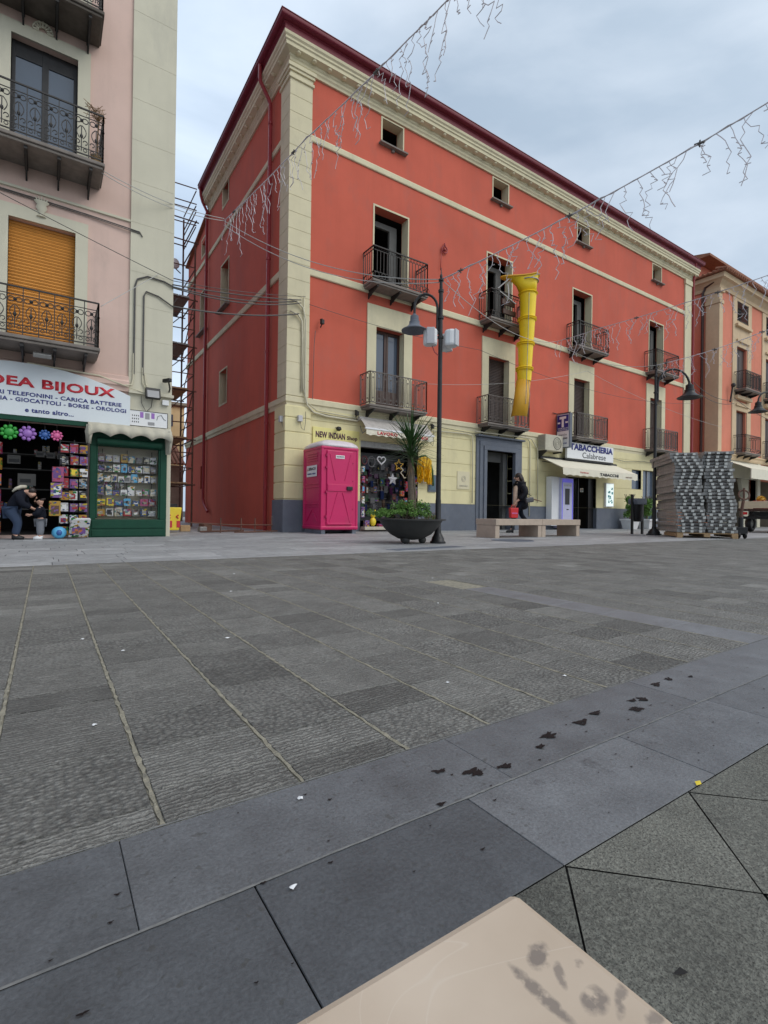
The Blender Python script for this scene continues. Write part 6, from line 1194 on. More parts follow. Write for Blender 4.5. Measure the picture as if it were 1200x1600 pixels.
MB().box(11.0, 11.25, -.434, -.42, .95, 1.55).build('screen', 'blacklet', vd); w = MB(); w.box(11.0, 11.3, -.434, -.42, .15, .3); w.box(11.1, 11.2, -.436, -.42, .75, .78); w.build('dispenser_slot', 'blackm', vd)
for i in range(5): pass
w = MB(); [w.box(10.95+i*.09, 11.01+i*.09, -.436, -.42, 1.64, 1.70) for i in range(5)]; w.build('buttons', 'c_silver', vd)
lb_ = thing('light_box', 'narrow lit advertising box on the cream wall right of the tobacconist', 'light box', (14.35, -.06, .9)); MB().box(14.08, 14.66, -.12, -.03, .92, 1.92).build('case', 'white', lb_, bevel=.01); MB().box(14.12, 14.62, -.126, -.121, .96, 1.88).build('lit_panel', flat('lit_white_panel', (.75, .85, .82), .4, .55), lb_)
w = MB(); rnl = random.Random(4)
for k in range(14): x = rnl.uniform(14.2, 14.5); z = rnl.uniform(1.0, 1.78); w.box(x, x+rnl.uniform(.04, .12), -.130, -.127, z, z+rnl.uniform(.03, .12))
w.build('printed_bottles', 'c_teal', lb_)
w = MB(); room(w, 16.0, 18.2, .26, 2, .012, 2.7); w.build('shop_interior', 'dark', RB, fix=False)
w = MB(); w.box(16.15, 16.92, .1, .14, 1.75, 2.6); w.box(17.05, 18.1, .1, .14, 0, 2.6); w.build('shop_pane', 'glass', RB)
w = MB(); [w.box(17.05+k*.5, 17.1+k*.5, .06, .12, 0, 2.6) for k in range(3)]; w.build('shop_door_frame', 'steel', RB)
# pipes and conduits along the red building
w = MB(); w.tube([(-.02, -.11, 6.05), (.2, -.13, 6.02), (.36, -.12, 5.9), (.45, -.1, 5.6), (.46, -.1, 3.9), (.46, -.12, 3.6), (.52, -.13, 3.35), (.7, -.12, 3.2), (1.1, -.1, 3.14), (2.1, -.1, 3.12)], .026, 7); w.tube([(0, -.11, 5.75), (.22, -.12, 5.7), (.34, -.11, 5.55), (.36, -.1, 5.2), (.36, -.1, 3.7)], .024, 7); w.tube([(.40, -.1, 6.2), (.41, -.1, 3.8), (.5, -.12, 3.45), (.8, -.1, 3.26), (2.1, -.1, 3.2)], .016, 5); w.build('conduit', 'conduit', RB, smooth=2); w = MB()
w.tube([(4.6, -.09, 3.12), (6.2, -.09, 3.18), (6.5, -.1, 3.15), (6.55, -.09, 2.9), (6.55, -.09, .9)], .02, 6); w.tube([(6.55, -.2, 3.27), (9.1, -.2, 3.30), (9.35, -.1, 3.2), (9.4, -.08, 2.9), (9.4, -.08, .5)], .022, 6); w.tube([(9.1, -.1, 3.35), (9.45, -.1, 3.3), (9.8, -.1, 2.95), (9.85, -.08, 1.0)], .02, 6)
w.build('conduit', 'conduit', RB, smooth=2)
w = MB(); w.tube([(.62, -.09, 3.22), (1.3, -.09, 3.17), (2.1, -.09, 3.16)], .012, 4); w.tube([(4.4, -.09, 3.3), (6.5, -.09, 3.22), (9.0, -.22, 3.36)], .012, 4); w.tube([(14.4, -.09, 2.98), (15.5, -.09, 2.9), (17, -.09, 3.0), (19, -.09, 2.95)], .012, 4); w.tube([(.75, -.07, 5.4), (.72, -.07, 5.0), (.70, -.06, 3.55)], .009, 4); w.tube([(20.4, -.1, 7.5), (20.4, -.1, 3.4)], .012, 4); w.build('wall_cable', 'wire', RB)
for i, (x, y, z, lab) in enumerate(((-.12, .08, 2.95, 'grey junction box on the side of the rusticated corner'), (.30, -.15, 2.98, 'white junction box on the front of the rusticated corner'), (4.7, -.1, 2.95, 'small grey box with cables right of the grey awning'))):
    o = thing('junction_box', lab, 'junction box', (x, y, z), 0); MB().box(-.06, .06, -.05, .05, -.08, .08).build('case', 'c_silver', o, local=True, bevel=.008); MB().tube([(0, -.03, -.08), (.03, -.03, -.25), (.12, -.02, -.3), (.16, 0, -.1), (.16, 0, .2)], .007, 4).build('cable', 'wire', o, local=True)
for i, (x, z, lab) in enumerate(((2.02, 3.30, 'dark insulator bracket on the band above the yellow sign'), (.9, 5.62, 'dark insulator hook high on the red wall by the corner pilaster'), (4.75, 3.22, 'dark spotlight on the band right of the grey awning'))):
    o = thing('wall_bracket', lab, 'bracket', (x, -.05, z)); w = MB(); w.tube([(0, 0, .12), (0, -.12, .1), (0, -.14, 0), (0, -.02, -.1)], .02, 5); w.obox((0, -.12, .02), (.09, .09, .12), .3); w.build('fitting', 'iron', o, local=True, bevel=.006)

# ------------------------------------------------------------------ debris chute
ch = thing('debris_chute', 'yellow sectional debris chute hanging from the second floor balcony', 'debris chute', (8.15, -.8, 3.8))
secs = [(8.15, -.86, 7.95, .40, .36), (8.13, -.86, 7.05, .36, .33), (8.08, -.86, 6.2, .36, .33), (8.02, -.86, 5.42, .35, .33)]
def chsec(w, x, y, z, zt, rb_, rt): w.lathe([(rb_, z), (rt, zt), (rt-.02, zt), (rb_-.02, z)], (x, y, 0), 22)
for i, (x, y, zb, zt, a, b_) in enumerate(((8.22, -.9, 7.15, 8.02, .325, .38), (8.19, -.9, 6.30, 7.18, .30, .365), (8.13, -.9, 5.45, 6.33, .285, .35), (8.09, -.9, 5.02, 5.48, .30, .34))):
    w = MB(); a *= .78; b_ *= .78; chsec(w, x, y, zb, zt, a*.95, b_*.95)
    for z in ([zt-.03, zt-.09] if i else [zt-.03]): w.lathe([(b_+.02, z-.018), (b_+.035, z), (b_+.02, z+.018)], (x, y, 0), 22)
    w.build('chute_section', 'yellow', ch, smooth=True)
w = MB(); top_ = []; n_ = 24
for ring_, (z, r) in enumerate(((8.0, .275), (8.3, .29), (8.52, .33), (8.58, .355))):
    for k in range(n_):
        a = 2*pi*k/n_; ex = max(0, -cos(a)); xx = 8.22+r*cos(a)-ex*ex*.62*(ring_/3)**1.5; yy = -.9+r*sin(a)*(1-.15*ex*(ring_/3)) + ex*.30*(ring_/3); top_.append((xx, yy, z-.16*ex*(ring_/3)))
w.add(top_, [(i*n_+k, i*n_+(k+1) % n_, (i+1)*n_+(k+1) % n_, (i+1)*n_+k) for i in range(3) for k in range(n_)]); o = w.build('hopper', 'yellow', ch, smooth=True, fix=False); sm = o.modifiers.new('t', 'SOLIDIFY'); sm.thickness = .03
w = MB(); w.tube([top_[3*n_+k] for k in range(n_)], .028, 6, True); w.build('hopper_rim', 'chuteo', ch, smooth=2)
w = MB(); w.ring((8.22, -.9, 8.40), (1, 0, 0), (0, 1, 0), .335, .022, 22, 5); w.tube([(7.1, -.6, 8.0), (7.45, -.75, 8.35)], .025, 5); w.tube([(7.2, -.58, 7.95), (7.8, -.75, 7.6)], .02, 5); w.build('support_frame', 'steel', ch)
w = MB(); w.box(7.3, 7.9, -.62, -.56, 7.55, 7.72); w.build('support_board', 'wood', ch); w = MB(); w.box(7.35, 7.95, -.62, -.56, 7.25, 7.4); w.build('support_board', 'wood', ch)
w = MB(); vs = []
for (z, cx_, r, t0, t1) in ((5.04, 8.07, .24, -1.9, 1.9), (4.4, 7.99, .255, -1.8, 1.8), (3.80, 7.88, .27, -1.7, 1.7)):
    for k in range(13): a = t0+(t1-t0)*k/12+radians(222); vs.append((cx_+r*cos(a), -.88+r*.85*sin(a), z))
w.add(vs, [(i*13+k, i*13+k+1, (i+1)*13+k+1, (i+1)*13+k) for i in range(2) for k in range(12)]); o = w.build('end_spout', 'chuteo', ch, smooth=2, fix=False); sm = o.modifiers.new('t', 'SOLIDIFY'); sm.thickness = .015
w = MB(); w.tube([(8.0, -1.14, 7.9), (7.97, -1.14, 6.5), (7.93, -1.14, 5.2), (7.9, -1.14, 4.2)], .010, 4); w.tube([(8.02, -1.14, 5.0), (8.05, -1.18, 4.5), (8.1, -1.1, 4.1)], .010, 4); w.build('chain', 'steel', ch)
# plank bundle at the right awning: white awning on the salmon building
aw = thing('white_awning', 'white canvas awning on the ground floor of the salmon palazzo', 'awning', (27, -.6, 3.2))
w = MB(); w.add([(24.9, -.1, 3.62), (32, -.1, 3.62), (31.6, -1.5, 3.05), (24.4, -1.5, 3.05)], [(0, 1, 2, 3)]); o = w.build('canopy', 'canvasw', aw, fix=False); sm = o.modifiers.new('t', 'SOLIDIFY'); sm.thickness = .02
MB().box(24.4, 31.6, -1.54, -1.5, 2.55, 3.05).build('valance', 'canvasw', aw)
cf = thing('street_stall_umbrella', 'dark blue folded banner strip standing at the right edge', 'banner', (27.9, -2.0, 0)); MB().box(-.03, .45, -.02, .02, .3, 3.3).build('cloth', dk['dark blue'], cf, local=True); MB().tube([(-.05, 0, 0), (-.05, 0, 3.4)], .03, 6).build('pole', 'steel', cf, local=True)
o = thing('wall_lamp', 'small dark bracket fitting on the salmon wall by its corner pilaster', 'bracket', (25.5, -.1, 7.2)); w = MB(); w.tube([(0, 0, -.4), (0, -.1, .3), (0, -.1, .5)], .04, 6); w.ball((0, -.15, .5), .12, 8); w.build('fitting', 'iron', o, local=True)

# ------------------------------------------------------------------ overhead cables and icicle light strings
def sagline(a, b, sag, n=16): a = Vector(a); b = Vector(b); return [a.lerp(b, i/n)-Vector((0, 0, sag*4*(i/n)*(1-i/n))) for i in range(n+1)]
def cablething(label, segs, r, mat='wire', name='overhead_cable'):
    w = MB()
    for a, b, s in segs: w.tube(sagline(a, b, s), r, 5)
    return tag(w.build(name, mat, smooth=2), label, 'cable', None)
LP1 = Vector((.62, -5.42, 4.72)); LP2 = Vector((9.52, -4.55, 4.95)); A1 = Vector((-1.98, -1.0, 7.0))
cablething('thick black cable bundle crossing the lane between the two buildings, upper one', [((-3.14, -1.56, 5.02), (.2, -.12, 6.04), .12), ((-3.14, -1.56, 5.06), (.3, -.12, 6.1), .05), ((-3.14, -1.56, 5.0), (.3, -.12, 6.02), .16)], .014)
cablething('grey twisted cable crossing the lane just below the black bundle', [((-3.14, -1.57, 4.62), (.24, -.12, 5.72), .10)], .018)
cablething('thin dark wire from the left edge sloping to the red corner', [((-7, -1.9, 6.05), (-3.14, -1.6, 5.12), .02), ((-3.14, -1.6, 5.12), (.42, -.12, 6.22), .06)], .007)
cablething('pair of thin pale wires from the upper left balcony to the first light string', [((-4.45, -2.1, 6.50), tuple(A1), .15), ((-4.45, -2.1, 6.55), tuple(A1+Vector((0, 0, .05))), .12)], .007, 'wirel')
cablething('thin pale wire from the lower left balcony corner up to the grey pilaster', [((-4.44, -2.18, 4.1), (-3.4, -1.56, 5.2), .0)], .006, 'wirel')
cablething('pale wire strung from the first light string to the lamp post top', [(tuple(A1), tuple(LP1), .35), (tuple(A1+Vector((0, 0, -.1))), tuple(LP1+Vector((0, 0, -.05))), .42)], .008, 'wirel')
cablething('thin pale wire crossing the red front from the lamp post to the second lamp', [(tuple(LP1), (8.06, -2.16, 6.0), .35), ((8.06, -2.16, 6.0), tuple(LP2), .3)], .007, 'wirel')
cablething('thin dark wire running along the red front under the second floor balconies', [((.55, -.1, 6.05), (6.6, -.3, 5.95), .1), ((6.6, -.3, 5.95), (21, -.3, 6.1), .5)], .007)
cablething('thin pale wire rising from the first floor balcony across the red front', [((4.2, -.5, 4.42), (12.0, -.6, 6.1), .2), ((12.0, -.6, 6.1), (20.0, -2, 4.6), .2)], .006, 'wirel')
cablething('dark cable from the salmon corner to the street', [((21.2, -.2, 6.9), (25.5, -.3, 6.7), .3), ((21.2, -.2, 7.2), (25.5, -.3, 6.9), .3), ((25.5, -.3, 7.0), (33, -.5, 6.3), .3)], .014)
def icicles(label, pts, seed, dens=.135, r=.0050, lmin=.18, lmax=.95, sway=1):
    rn = random.Random(seed); P = [Vector(p) for p in pts]; o = thing('icicle_lights', label, 'light string', tuple(P[0]), 0, 'icicle light strings over the square')
    line = []
    for a, b in zip(P[:-1], P[1:]): seg = sagline(a, b, .03*(b-a).length/3, 14); line += seg if not line else seg[1:]
    w = MB(); w.tube(line, .009, 5); w.tube([p+Vector((.012*sin(i*1.7), .0, .012*cos(i*2.3))) for i, p in enumerate(line)], .006, 4); w.build('cable', 'lights', o, smooth=2)
    tot = [0]
    for a, b in zip(line[:-1], line[1:]): tot.append(tot[-1]+(b-a).length)
    def at(s):
        for i in range(len(line)-1):
            if tot[i+1] >= s: return line[i].lerp(line[i+1], (s-tot[i])/(tot[i+1]-tot[i]+1e-9))
        return line[-1]
    w = MB(); s = .1; k = 0; dr = (P[-1]-P[0]); dr.z = 0; dr.normalize(); cyc = [.35, .6, .85, .5, .95, .7, .3, .8, .45, .2]
    while s < tot[-1]:
        p = at(s); Ln = (lmin+(lmax-lmin)*cyc[k % 10])*rn.uniform(.8, 1.1); q = p.copy(); pl_ = [q.copy()]; d = 0.0; sg_ = rn.choice((-1, 1)); tw = []
        while d < Ln:
            st_ = rn.uniform(.05, .11); d += st_; off = dr*(rn.uniform(.015, .065)*sg_)*sway; q = q+Vector((0, 0, -st_))+off+Vector((rn.uniform(-.01, .01), rn.uniform(-.01, .01), 0)); pl_.append(q.copy())
            if rn.random() < .38: tw.append((q.copy(), q+dr*(-sg_*rn.uniform(.03, .05))+Vector((0, 0, rn.uniform(-.01, .03)))))
            if rn.random() < .5: sg_ = -sg_
            if rn.random() < .16: q = q+dr*sg_*.09+Vector((0, 0, -.02)); pl_.append(q.copy()); sg_ = -sg_
        w.tube(pl_, r, 4)
        for a, b in tw: w.tube([a, b], r*1.05, 4)
        s += dens*rn.uniform(.75, 1.3); k += 1
    w.build('drops', 'lights', o, fix=False); 
    w = MB()
    for f in (.06, .35, .62):
        p = at(tot[-1]*f); w.tube([p-Vector((0, .06, .01)), p+Vector((0, .06, .01))], [.018, .022], 6); w.tube([p+Vector((.02*cos(a*2), .02*sin(a*3), -.04+.02*a)) for a in range(5)], .01, 4)
    w.build('connector', 'wire', o)
    return o
icicles('icicle light string rising from the lane to the top of the photo', [tuple(A1), (-1.53, -4.35, 7.0), (-1.17, -6.81, 7.0), (-1.08, -7.5, 7.0), (-.95, -9.3, 7.05)], 4)
icicles('icicle light string climbing from the near lamp post to the upper right', [tuple(LP1), (1.53, -7.96, 5.2), (2.34, -9.74, 5.8), (3.0, -11.2, 6.3)], 5, lmax=.85, lmin=.15, r=.0055)
icicles('icicle light string starting before the third column of balconies', [(8.06, -2.16, 6.0), (8.13, -3.7, 6.0), (8.23, -7.73, 6.0), (8.3, -9.5, 6.05)], 6, r=.0062, lmax=.8)
icicles('icicle light string running from the second lamp to the right edge', [tuple(LP2), (10.2, -5.7, 5.2), (10.85, -6.83, 5.6), (11.3, -8.2, 5.8)], 8, r=.0062, lmax=.7)

# ------------------------------------------------------------------ people
def skinm(name, J, E_, mat, parent, sub=2, root=0):
    me = bpy.data.meshes.new(name); me.from_pydata([j[:3] for j in J], E_, []); o = bpy.data.objects.new(name, me); COL.objects.link(o)
    sk = o.modifiers.new('s', 'SKIN'); sk.use_smooth_shade = True; sk.branch_smoothing = .6
    for i, j in enumerate(J):
        v = me.skin_vertices[0].data[i]; r = j[3] if isinstance(j[3], tuple) else (j[3], j[3]); v.radius = r; v.use_root = (i == root)
    ss = o.modifiers.new('u', 'SUBSURF'); ss.levels = sub; ss.render_levels = sub
    bpy.context.view_layer.update(); ev = o.evaluated_get(bpy.context.evaluated_depsgraph_get()); m2 = bpy.data.meshes.new_from_object(ev); m2.name = name
    o.modifiers.clear(); o.data = m2; bpy.data.meshes.remove(me); m2.materials.clear(); m2.materials.append(m_[mat]); o.parent = parent
    m2.polygons.foreach_set('use_smooth', [True]*len(m2.polygons)); return o
def head_parts(H, pos, face, parent, hair_len=.0):
    # ears, nose, eyes, mouth on a skinned head: small shapes in the figure's own frame; face = unit vector
    f = Vector(face).normalized(); s = f.cross(Vector((0, 0, 1))).normalized(); c = Vector(pos); u = s.cross(f)
    w = MB(); w.tube([c+f*H*.36+u*H*.10, c+f*H*.50-u*H*.08, c+f*H*.36-u*H*.12], [H*.04, H*.065, H*.04], 6)
    for q in (-1, 1): w.ball(c+s*q*H*.36-u*H*.02, H*.10, 7, 1.3)
    w.build('nose_and_ears', 'skin', parent, local=True, smooth=2)
    w = MB(); [w.ball(c+f*H*.36+s*q*H*.16+u*H*.06, H*.04, 6) for q in (-1, 1)]; w.build('eyes', 'blacklet', parent, local=True, smooth=2)
    MB().tube([c+f*H*.42-s*H*.10-u*H*.26, c+f*H*.45-u*H*.25, c+f*H*.42+s*H*.10-u*H*.26], H*.03, 5).build('mouth', 'redlet' if 0 else 'c_brown', parent, local=True)
def hand_edges(J, E_, wi, d, side, s=1.0, curl=.4):
    # palm and five fingers grown from wrist joint wi
    w0 = Vector(J[wi][:3]); d = Vector(d).normalized(); sd_ = Vector(side).normalized(); dn = d.cross(sd_)
    p = w0+d*.05*s; J.append((*p, (.03*s, .018*s))); pi_ = len(J)-1; E_.append((wi, pi_))
    for k, (off, ln) in enumerate(((-.026, .06), (-.009, .07), (.009, .066), (.025, .052))):
        b = w0+d*.09*s+sd_*off*s; m1 = b+(d+dn*curl*.5)*ln*.5*s; m2 = m1+(d+dn*curl*1.6).normalized()*ln*.5*s
        n0 = len(J); J.extend([(*b, .009*s), (*m1, .008*s), (*m2, .0065*s)]); E_.extend([(pi_, n0), (n0, n0+1), (n0+1, n0+2)])
    t1 = w0+d*.045*s-sd_*.035*s; t2 = t1+(d-sd_*.6).normalized()*.045*s; n0 = len(J); J.extend([(*t1, .011*s), (*t2, .008*s)]); E_.extend([(wi, n0), (n0, n0+1)])
def person(label, loc, rz, J, E_, hand, group=None):
    o = thing('person', label, 'person', loc, rz, group)
    for (wi, d, sdv, s, cu) in hand: hand_edges(J, E_, wi, d, sdv, s, cu)
    skinm('body', J, E_, 'skin', o); return o
# walking woman, facing +x in her own frame
J = [(0, 0, .92, .12), (0, 0, 1.08, (.115, .10)), (.01, 0, 1.25, (.12, .13)), (.02, 0, 1.38, (.09, .10)), (.035, 0, 1.46, .048), (.065, 0, 1.53, (.085, .075)), (.07, 0, 1.61, (.10, .09)),   # 0-6
     (.02, .10, .86, .085), (.20, .10, .52, .058), (.27, .10, .12, .042), (.35, .10, .04, (.035, .03)), (.43, .10, .025, (.03, .022)),      # 7-11 lead leg
     (-.02, -.10, .86, .085), (-.12, -.10, .50, .058), (-.40, -.10, .20, .042), (-.38, -.10, .09, .035), (-.30, -.10, .03, .028),      # 12-16 trailing leg
     (.0, .17, 1.35, .040), (-.04, .24, 1.10, .034), (.16, .22, .93, .034), (.24, .21, .88, .028),                                  # 17-20 left arm
     (.0, -.17, 1.35, .040), (-.08, -.24, 1.12, .034), (.02, -.24, .93, .034), (.06, -.22, .87, .028)]                                 # 21-24 right arm
E_ = [(0, 1), (1, 2), (2, 3), (3, 4), (4, 5), (5, 6), (0, 7), (7, 8), (8, 9), (9, 10), (10, 11), (0, 12), (12, 13), (13, 14), (14, 15), (15, 16), (3, 17), (17, 18), (18, 19), (19, 20), (3, 21), (21, 22), (22, 23), (23, 24)]
base = list(J)
wm = person('walking woman in a black coat and beige scarf carrying a red bag', (6.62, -2.05, 0), radians(160), J, E_, [(20, (.4, 0, -1), (1, 0, 0), 1, .9), (24, (.2, 0, -1), (1, 0, 0), 1, .8)])
wm.scale = (1.06, 1.06, 1.04)
skinm('trousers', [(0, 0, .90, .135), base[7][:3]+(.10,), base[8][:3]+(.070,), (.262, .10, .16, .055), base[12][:3]+(.10,), base[13][:3]+(.070,), (-.37, -.10, .24, .055)], [(0, 1), (1, 2), (2, 3), (0, 4), (4, 5), (5, 6)], 'blackm' if 0 else 'navy', wm)
for nm, s in (('boot', .10), ('boot', -.10)):
    if s > 0: w = MB(); w.tube([(.25, s, .30), (.265, s, .16), (.275, s, .09), (.33, s, .05), (.42, s, .03), (.46, s, .025)], [.055, .052, .05, .045, .04, .02], 9); w.box(.245, .29, s-.03, s+.03, 0, .09)
    else: w = MB(); w.tube([(-.36, s, .36), (-.395, s, .22), (-.39, s, .13), (-.34, s, .07), (-.27, s, .03), (-.235, s, .02)], [.055, .052, .05, .045, .04, .02], 9); w.obox((-.42, s, .11), (.04, .05, .08), 0, 0, -.6)
    w.build('boot', 'blackm', wm, local=True, smooth=2)
skinm('coat', [(-.05, 0, .64, (.235, .22)), (-.05, 0, .85, (.22, .21)), (-.04, 0, 1.05, (.195, .19)), (-.02, 0, 1.25, (.19, .20)), (.0, 0, 1.37, (.15, .20)), (.01, 0, 1.45, .12),
              (.0, .185, 1.345, .125), (-.04, .25, 1.12, .10), (.15, .222, .93, .078), (.0, -.185, 1.345, .125), (-.08, -.25, 1.12, .10), (.02, -.245, .94, .078)], [(0, 1), (1, 2), (2, 3), (3, 4), (4, 5), (4, 6), (6, 7), (7, 8), (4, 9), (9, 10), (10, 11)], 'coat', wm, 2, 3)
w = MB(); w.tube([(.06, .05, 1.46), (.14, .06, 1.30), (.17, .07, 1.08), (.175, .08, .86), (.16, .08, .74)], [.045, .052, .06, .062, .03], 12); w.tube([(.05, -.03, 1.46), (.14, .0, 1.30), (.16, .02, 1.0), (.14, .05, .66)], [.045, .05, .05, .03], 8); w.ring((.025, 0, 1.465), (1, 0, .15), (0, 1, 0), .07, .032, 14, 7); w.build('scarf', 'beigekn', wm, local=True, smooth=2); w = MB(); w.ring((-.005, 0, 1.43), (1, 0, .25), (0, 1, 0), .105, .045, 16, 8); w.build('collar', 'coat', wm, local=True, smooth=2)
w = MB(); w.ball((.035, 0, 1.625), .108, 16, .95, 1.0, .95); w.ball((-.02, 0, 1.55), .10, 14, 1.1, .9, 1.0); w.tube([(-.02, 0, 1.55), (-.06, 0, 1.46), (-.08, .02, 1.36), (-.075, .02, 1.30)], [.09, .085, .06, .02], 12); w.tube([(.06, .085, 1.66), (.03, .10, 1.56), (-.01, .10, 1.44)], [.03, .04, .02], 8); w.tube([(.06, -.085, 1.66), (.03, -.10, 1.56), (-.01, -.10, 1.44)], [.03, .04, .02], 8); w.build('hair', 'hair', wm, local=True, smooth=2)
head_parts(.20, (.088, 0, 1.575), (1, 0, 0), wm)
o = thing('shoulder_bag', 'grey shoulder bag with folded umbrella at the walking woman hip', 'bag', (6.62, -2.05, 0), radians(160)); w = MB(); w.obox((-.14, .33, .98), (.26, .08, .15), 0, 0, .15); w.build('body', dk['grey'], o, local=True, bevel=.03); w = MB(); w.tube([(-.2, .33, 1.02), (-.52, .36, .94)], [.02, .012], 6); w.build('umbrella_tip', 'c_brown', o, local=True); w = MB(); w.tube([(.02, .33, 1.1), (-.05, .26, 1.2), (-.2, .33, 1.1)], .01, 5); w.build('strap', 'blackm', o, local=True)
o = thing('carrier_bag', 'bright red bag in the walking woman hand', 'bag', (6.62, -2.05, 0), radians(160)); w = MB(); w.prism([(.20, .44), (.42, .44), (.44, .74), (.18, .74)], 'y', .14, .28); w.build('body', 'redbag', o, local=True, bevel=.015); w = MB(); w.tube([(.24, .21, .73), (.28, .21, .82), (.36, .21, .82), (.40, .21, .73)], .009, 5); w.build('handle', 'redbag', o, local=True); MB().box(.22, .40, .281, .284, .56, .60).build('label', 'c_pink', o, local=True)
# bending adult and child in the toy shop doorway (their own frame faces +x)
J = [(-.13, 0, .50, .085), (-.08, 0, .62, (.09, .10)), (-.01, 0, .76, (.085, .10)), (.05, 0, .82, .045), (.10, 0, .80, .05), (.15, 0, .76, .062), (.18, 0, .72, .062),
     (-.13, .07, .47, .07), (-.05, .08, .28, .045), (-.11, .08, .07, .034), (-.03, .08, .025, .026), (-.13, -.07, .47, .07), (-.02, -.08, .28, .045), (-.06, -.08, .07, .034), (.02, -.08, .025, .026),
     (.0, .13, .76, .042), (.03, .15, .60, .032), (.17, .08, .50, .024), (.0, -.13, .76, .042), (.04, -.15, .60, .032), (.19, -.07, .52, .024)]
E_ = [(0, 1), (1, 2), (2, 3), (3, 4), (4, 5), (5, 6), (0, 7), (7, 8), (8, 9), (9, 10), (0, 11), (11, 12), (12, 13), (13, 14), (2, 15), (15, 16), (16, 17), (2, 18), (18, 19), (19, 20)]
base = list(J)
ad = person('stooping adult in a dark jacket with a pale hood and blue jeans in the doorway', (-5.54, -1.93, 0), radians(-10), J, E_, [(17, (1, -.2, -.1), (0, 0, 1), .7, .6), (20, (1, .2, -.1), (0, 0, 1), .7, .6)])
skinm('jeans', [(-.13, 0, .50, .11), (-.13, .07, .47, .095), (-.05, .08, .28, .068), (-.11, .08, .07, .055), (-.13, -.07, .47, .095), (-.02, -.08, .28, .068), (-.06, -.08, .07, .055)], [(0, 1), (1, 2), (2, 3), (0, 4), (4, 5), (5, 6)], 'jeans', ad)
skinm('jacket', [(-.14, 0, .47, .125), (-.08, 0, .62, (.125, .135)), (-.01, 0, .76, (.12, .14)), (.05, 0, .83, .08), (.0, .14, .76, .07), (.03, .165, .60, .058), (.13, .10, .52, .045), (.0, -.14, .76, .07), (.04, -.165, .60, .058), (.15, -.09, .54, .045)], [(0, 1), (1, 2), (2, 3), (2, 4), (4, 5), (5, 6), (2, 7), (7, 8), (8, 9)], 'navy', ad)
skinm('hair', [(.10, 0, .84, .075), (.16, 0, .82, .07), (.19, 0, .78, .045)], [(0, 1), (1, 2)], 'hair', ad); w = MB(); w.tube([(-.11, -.07, .80), (-.06, -.08, .85), (.0, -.06, .885), (.05, .0, .89), (.0, .06, .88), (-.06, .07, .84)], [.015, .026, .030, .028, .026, .015], 8); w.build('hood', 'c_brown' if 0 else 'canvas', ad, local=True, smooth=2)
w = MB(); [w.tube([(x-.05, s_, .035), (x+.02, s_, .038), (x+.10, s_, .022)], [.042, .042, .028], 8) for x, s_ in ((-.09, .08), (-.04, -.08))]; w.build('shoes', 'blackm', ad, local=True, smooth=2); head_parts(.14, (.165, 0, .745), (.75, 0, -.6), ad)
J = [(0, 0, .34, .075), (.01, 0, .44, (.075, .08)), (.0, 0, .54, (.06, .07)), (0, 0, .58, .032), (.01, 0, .63, .06), (.015, 0, .67, .062), (0, .05, .30, .05), (.0, .055, .16, .038), (0, .055, .05, .03), (.06, .055, .02, .025), (0, -.05, .30, .05), (.0, -.055, .16, .038), (0, -.055, .05, .03), (.06, -.055, .02, .025), (0, .10, .53, .032), (.03, .13, .43, .026), (.13, .08, .42, .02), (0, -.10, .53, .032), (.03, -.13, .43, .026), (.13, -.08, .42, .02)]
E_ = [(0, 1), (1, 2), (2, 3), (3, 4), (4, 5), (0, 6), (6, 7), (7, 8), (8, 9), (0, 10), (10, 11), (11, 12), (12, 13), (2, 14), (14, 15), (15, 16), (2, 17), (17, 18), (18, 19)]; base = list(J)
kd = person('small child in a dark jacket and grey trousers facing the stooping adult', (-5.27, -2.02, 0), radians(175), J, E_, [(16, (1, -.2, 0), (0, 0, 1), .55, .6), (19, (1, .2, 0), (0, 0, 1), .55, .6)])
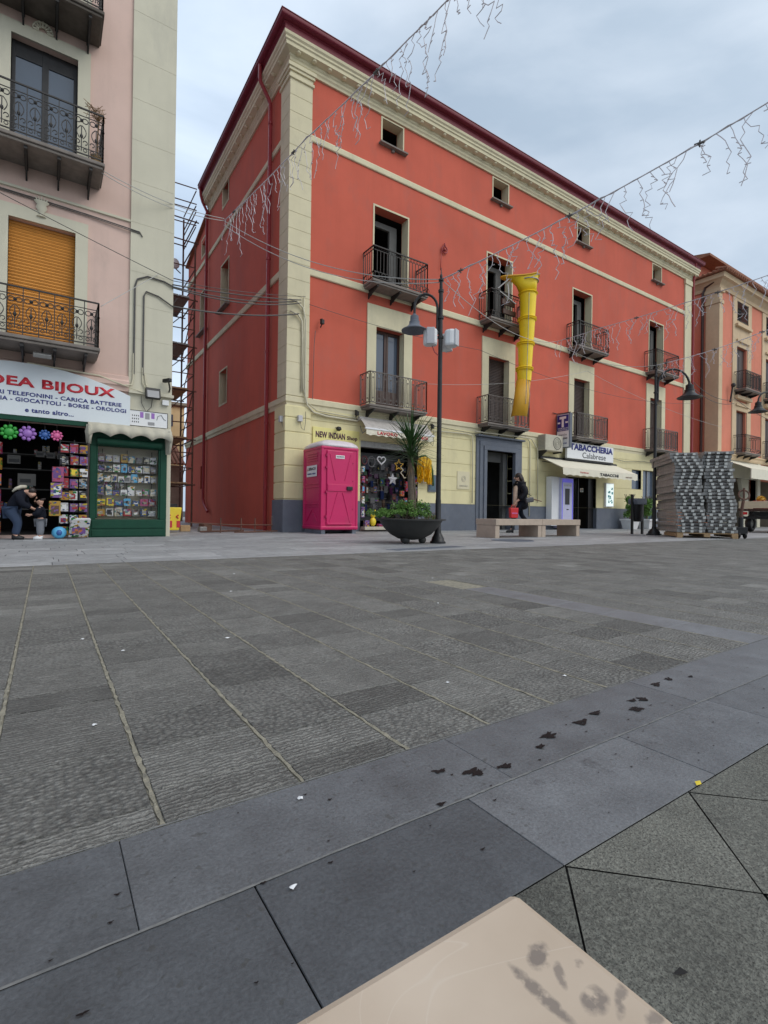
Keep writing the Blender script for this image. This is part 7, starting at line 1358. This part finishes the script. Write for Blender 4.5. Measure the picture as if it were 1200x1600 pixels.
skinm('trousers', [(0, 0, .34, .085), base[6][:3]+(.065,), base[7][:3]+(.055,), (0, .055, .06, .048), base[10][:3]+(.065,), base[11][:3]+(.055,), (0, -.055, .06, .048)], [(0, 1), (1, 2), (2, 3), (0, 4), (4, 5), (5, 6)], 'greytr', kd)
skinm('jacket', [(0, 0, .33, .11), (.01, 0, .44, .11), (0, 0, .54, (.09, .10)), (0, 0, .58, .06), (0, .11, .53, .05), (.03, .145, .44, .045), (.10, .10, .43, .035), (0, -.11, .53, .05), (.03, -.145, .44, .045), (.10, -.10, .43, .035)], [(0, 1), (1, 2), (2, 3), (2, 4), (4, 5), (5, 6), (2, 7), (7, 8), (8, 9)], 'navy', kd)
skinm('hair', [(-.01, 0, .70, .07), (-.03, 0, .65, .06)], [(0, 1)], 'hair', kd); head_parts(.14, (.02, 0, .655), (1, 0, 0), kd)
w = MB(); [w.tube([(-.03, s, .03), (.03, s, .035), (.09, s, .022)], [.035, .036, .025], 8) for s in (.055, -.055)]; w.build('shoes', 'white', kd, local=True, smooth=2)
o = thing('dry_plant', 'dry reddish plant at the corner of the upper left balcony railing', 'plant', (-4.52, -2.12, 6.62)); w = MB(); w.tube([(0, 0, 0), (.0, 0, .5), (.02, 0, .85)], .012, 5)
for k in range(26): w.tube([(0, 0, .7+.2*rp.random()), (rp.uniform(-.18, .12), rp.uniform(-.1, .1), .8+.22*rp.random()), (rp.uniform(-.24, .14), rp.uniform(-.1, .1), .8+.28*rp.random())], .005, 4)
w.build('stems', 'leafbr', o, local=True); w = MB(); w.lathe([(.06, 0), (.085, .15), (.09, .16)], (-.02, 0, 0), 10); w.build('pot', 'pallet', o, local=True, smooth=True); o.location.y = -2.05
o = thing('ring_fixture', 'small reddish ring fixture on the red wall above the near lamp post', 'wall fixture', (5.25, -.05, 8.95)); w = MB(); w.ring((0, 0, 0), (1, 0, 0), (0, 0, 1), .11, .02, 14, 5); w.ball((0, 0, 0), .05, 8); w.tube([(0, 0, .1), (0, 0, .2)], .03, 5); w.tube([(-.12, 0, .05), (-.16, 0, -.7)], .01, 4); w.build('fitting', 'maroonp', o, local=True, smooth=2)
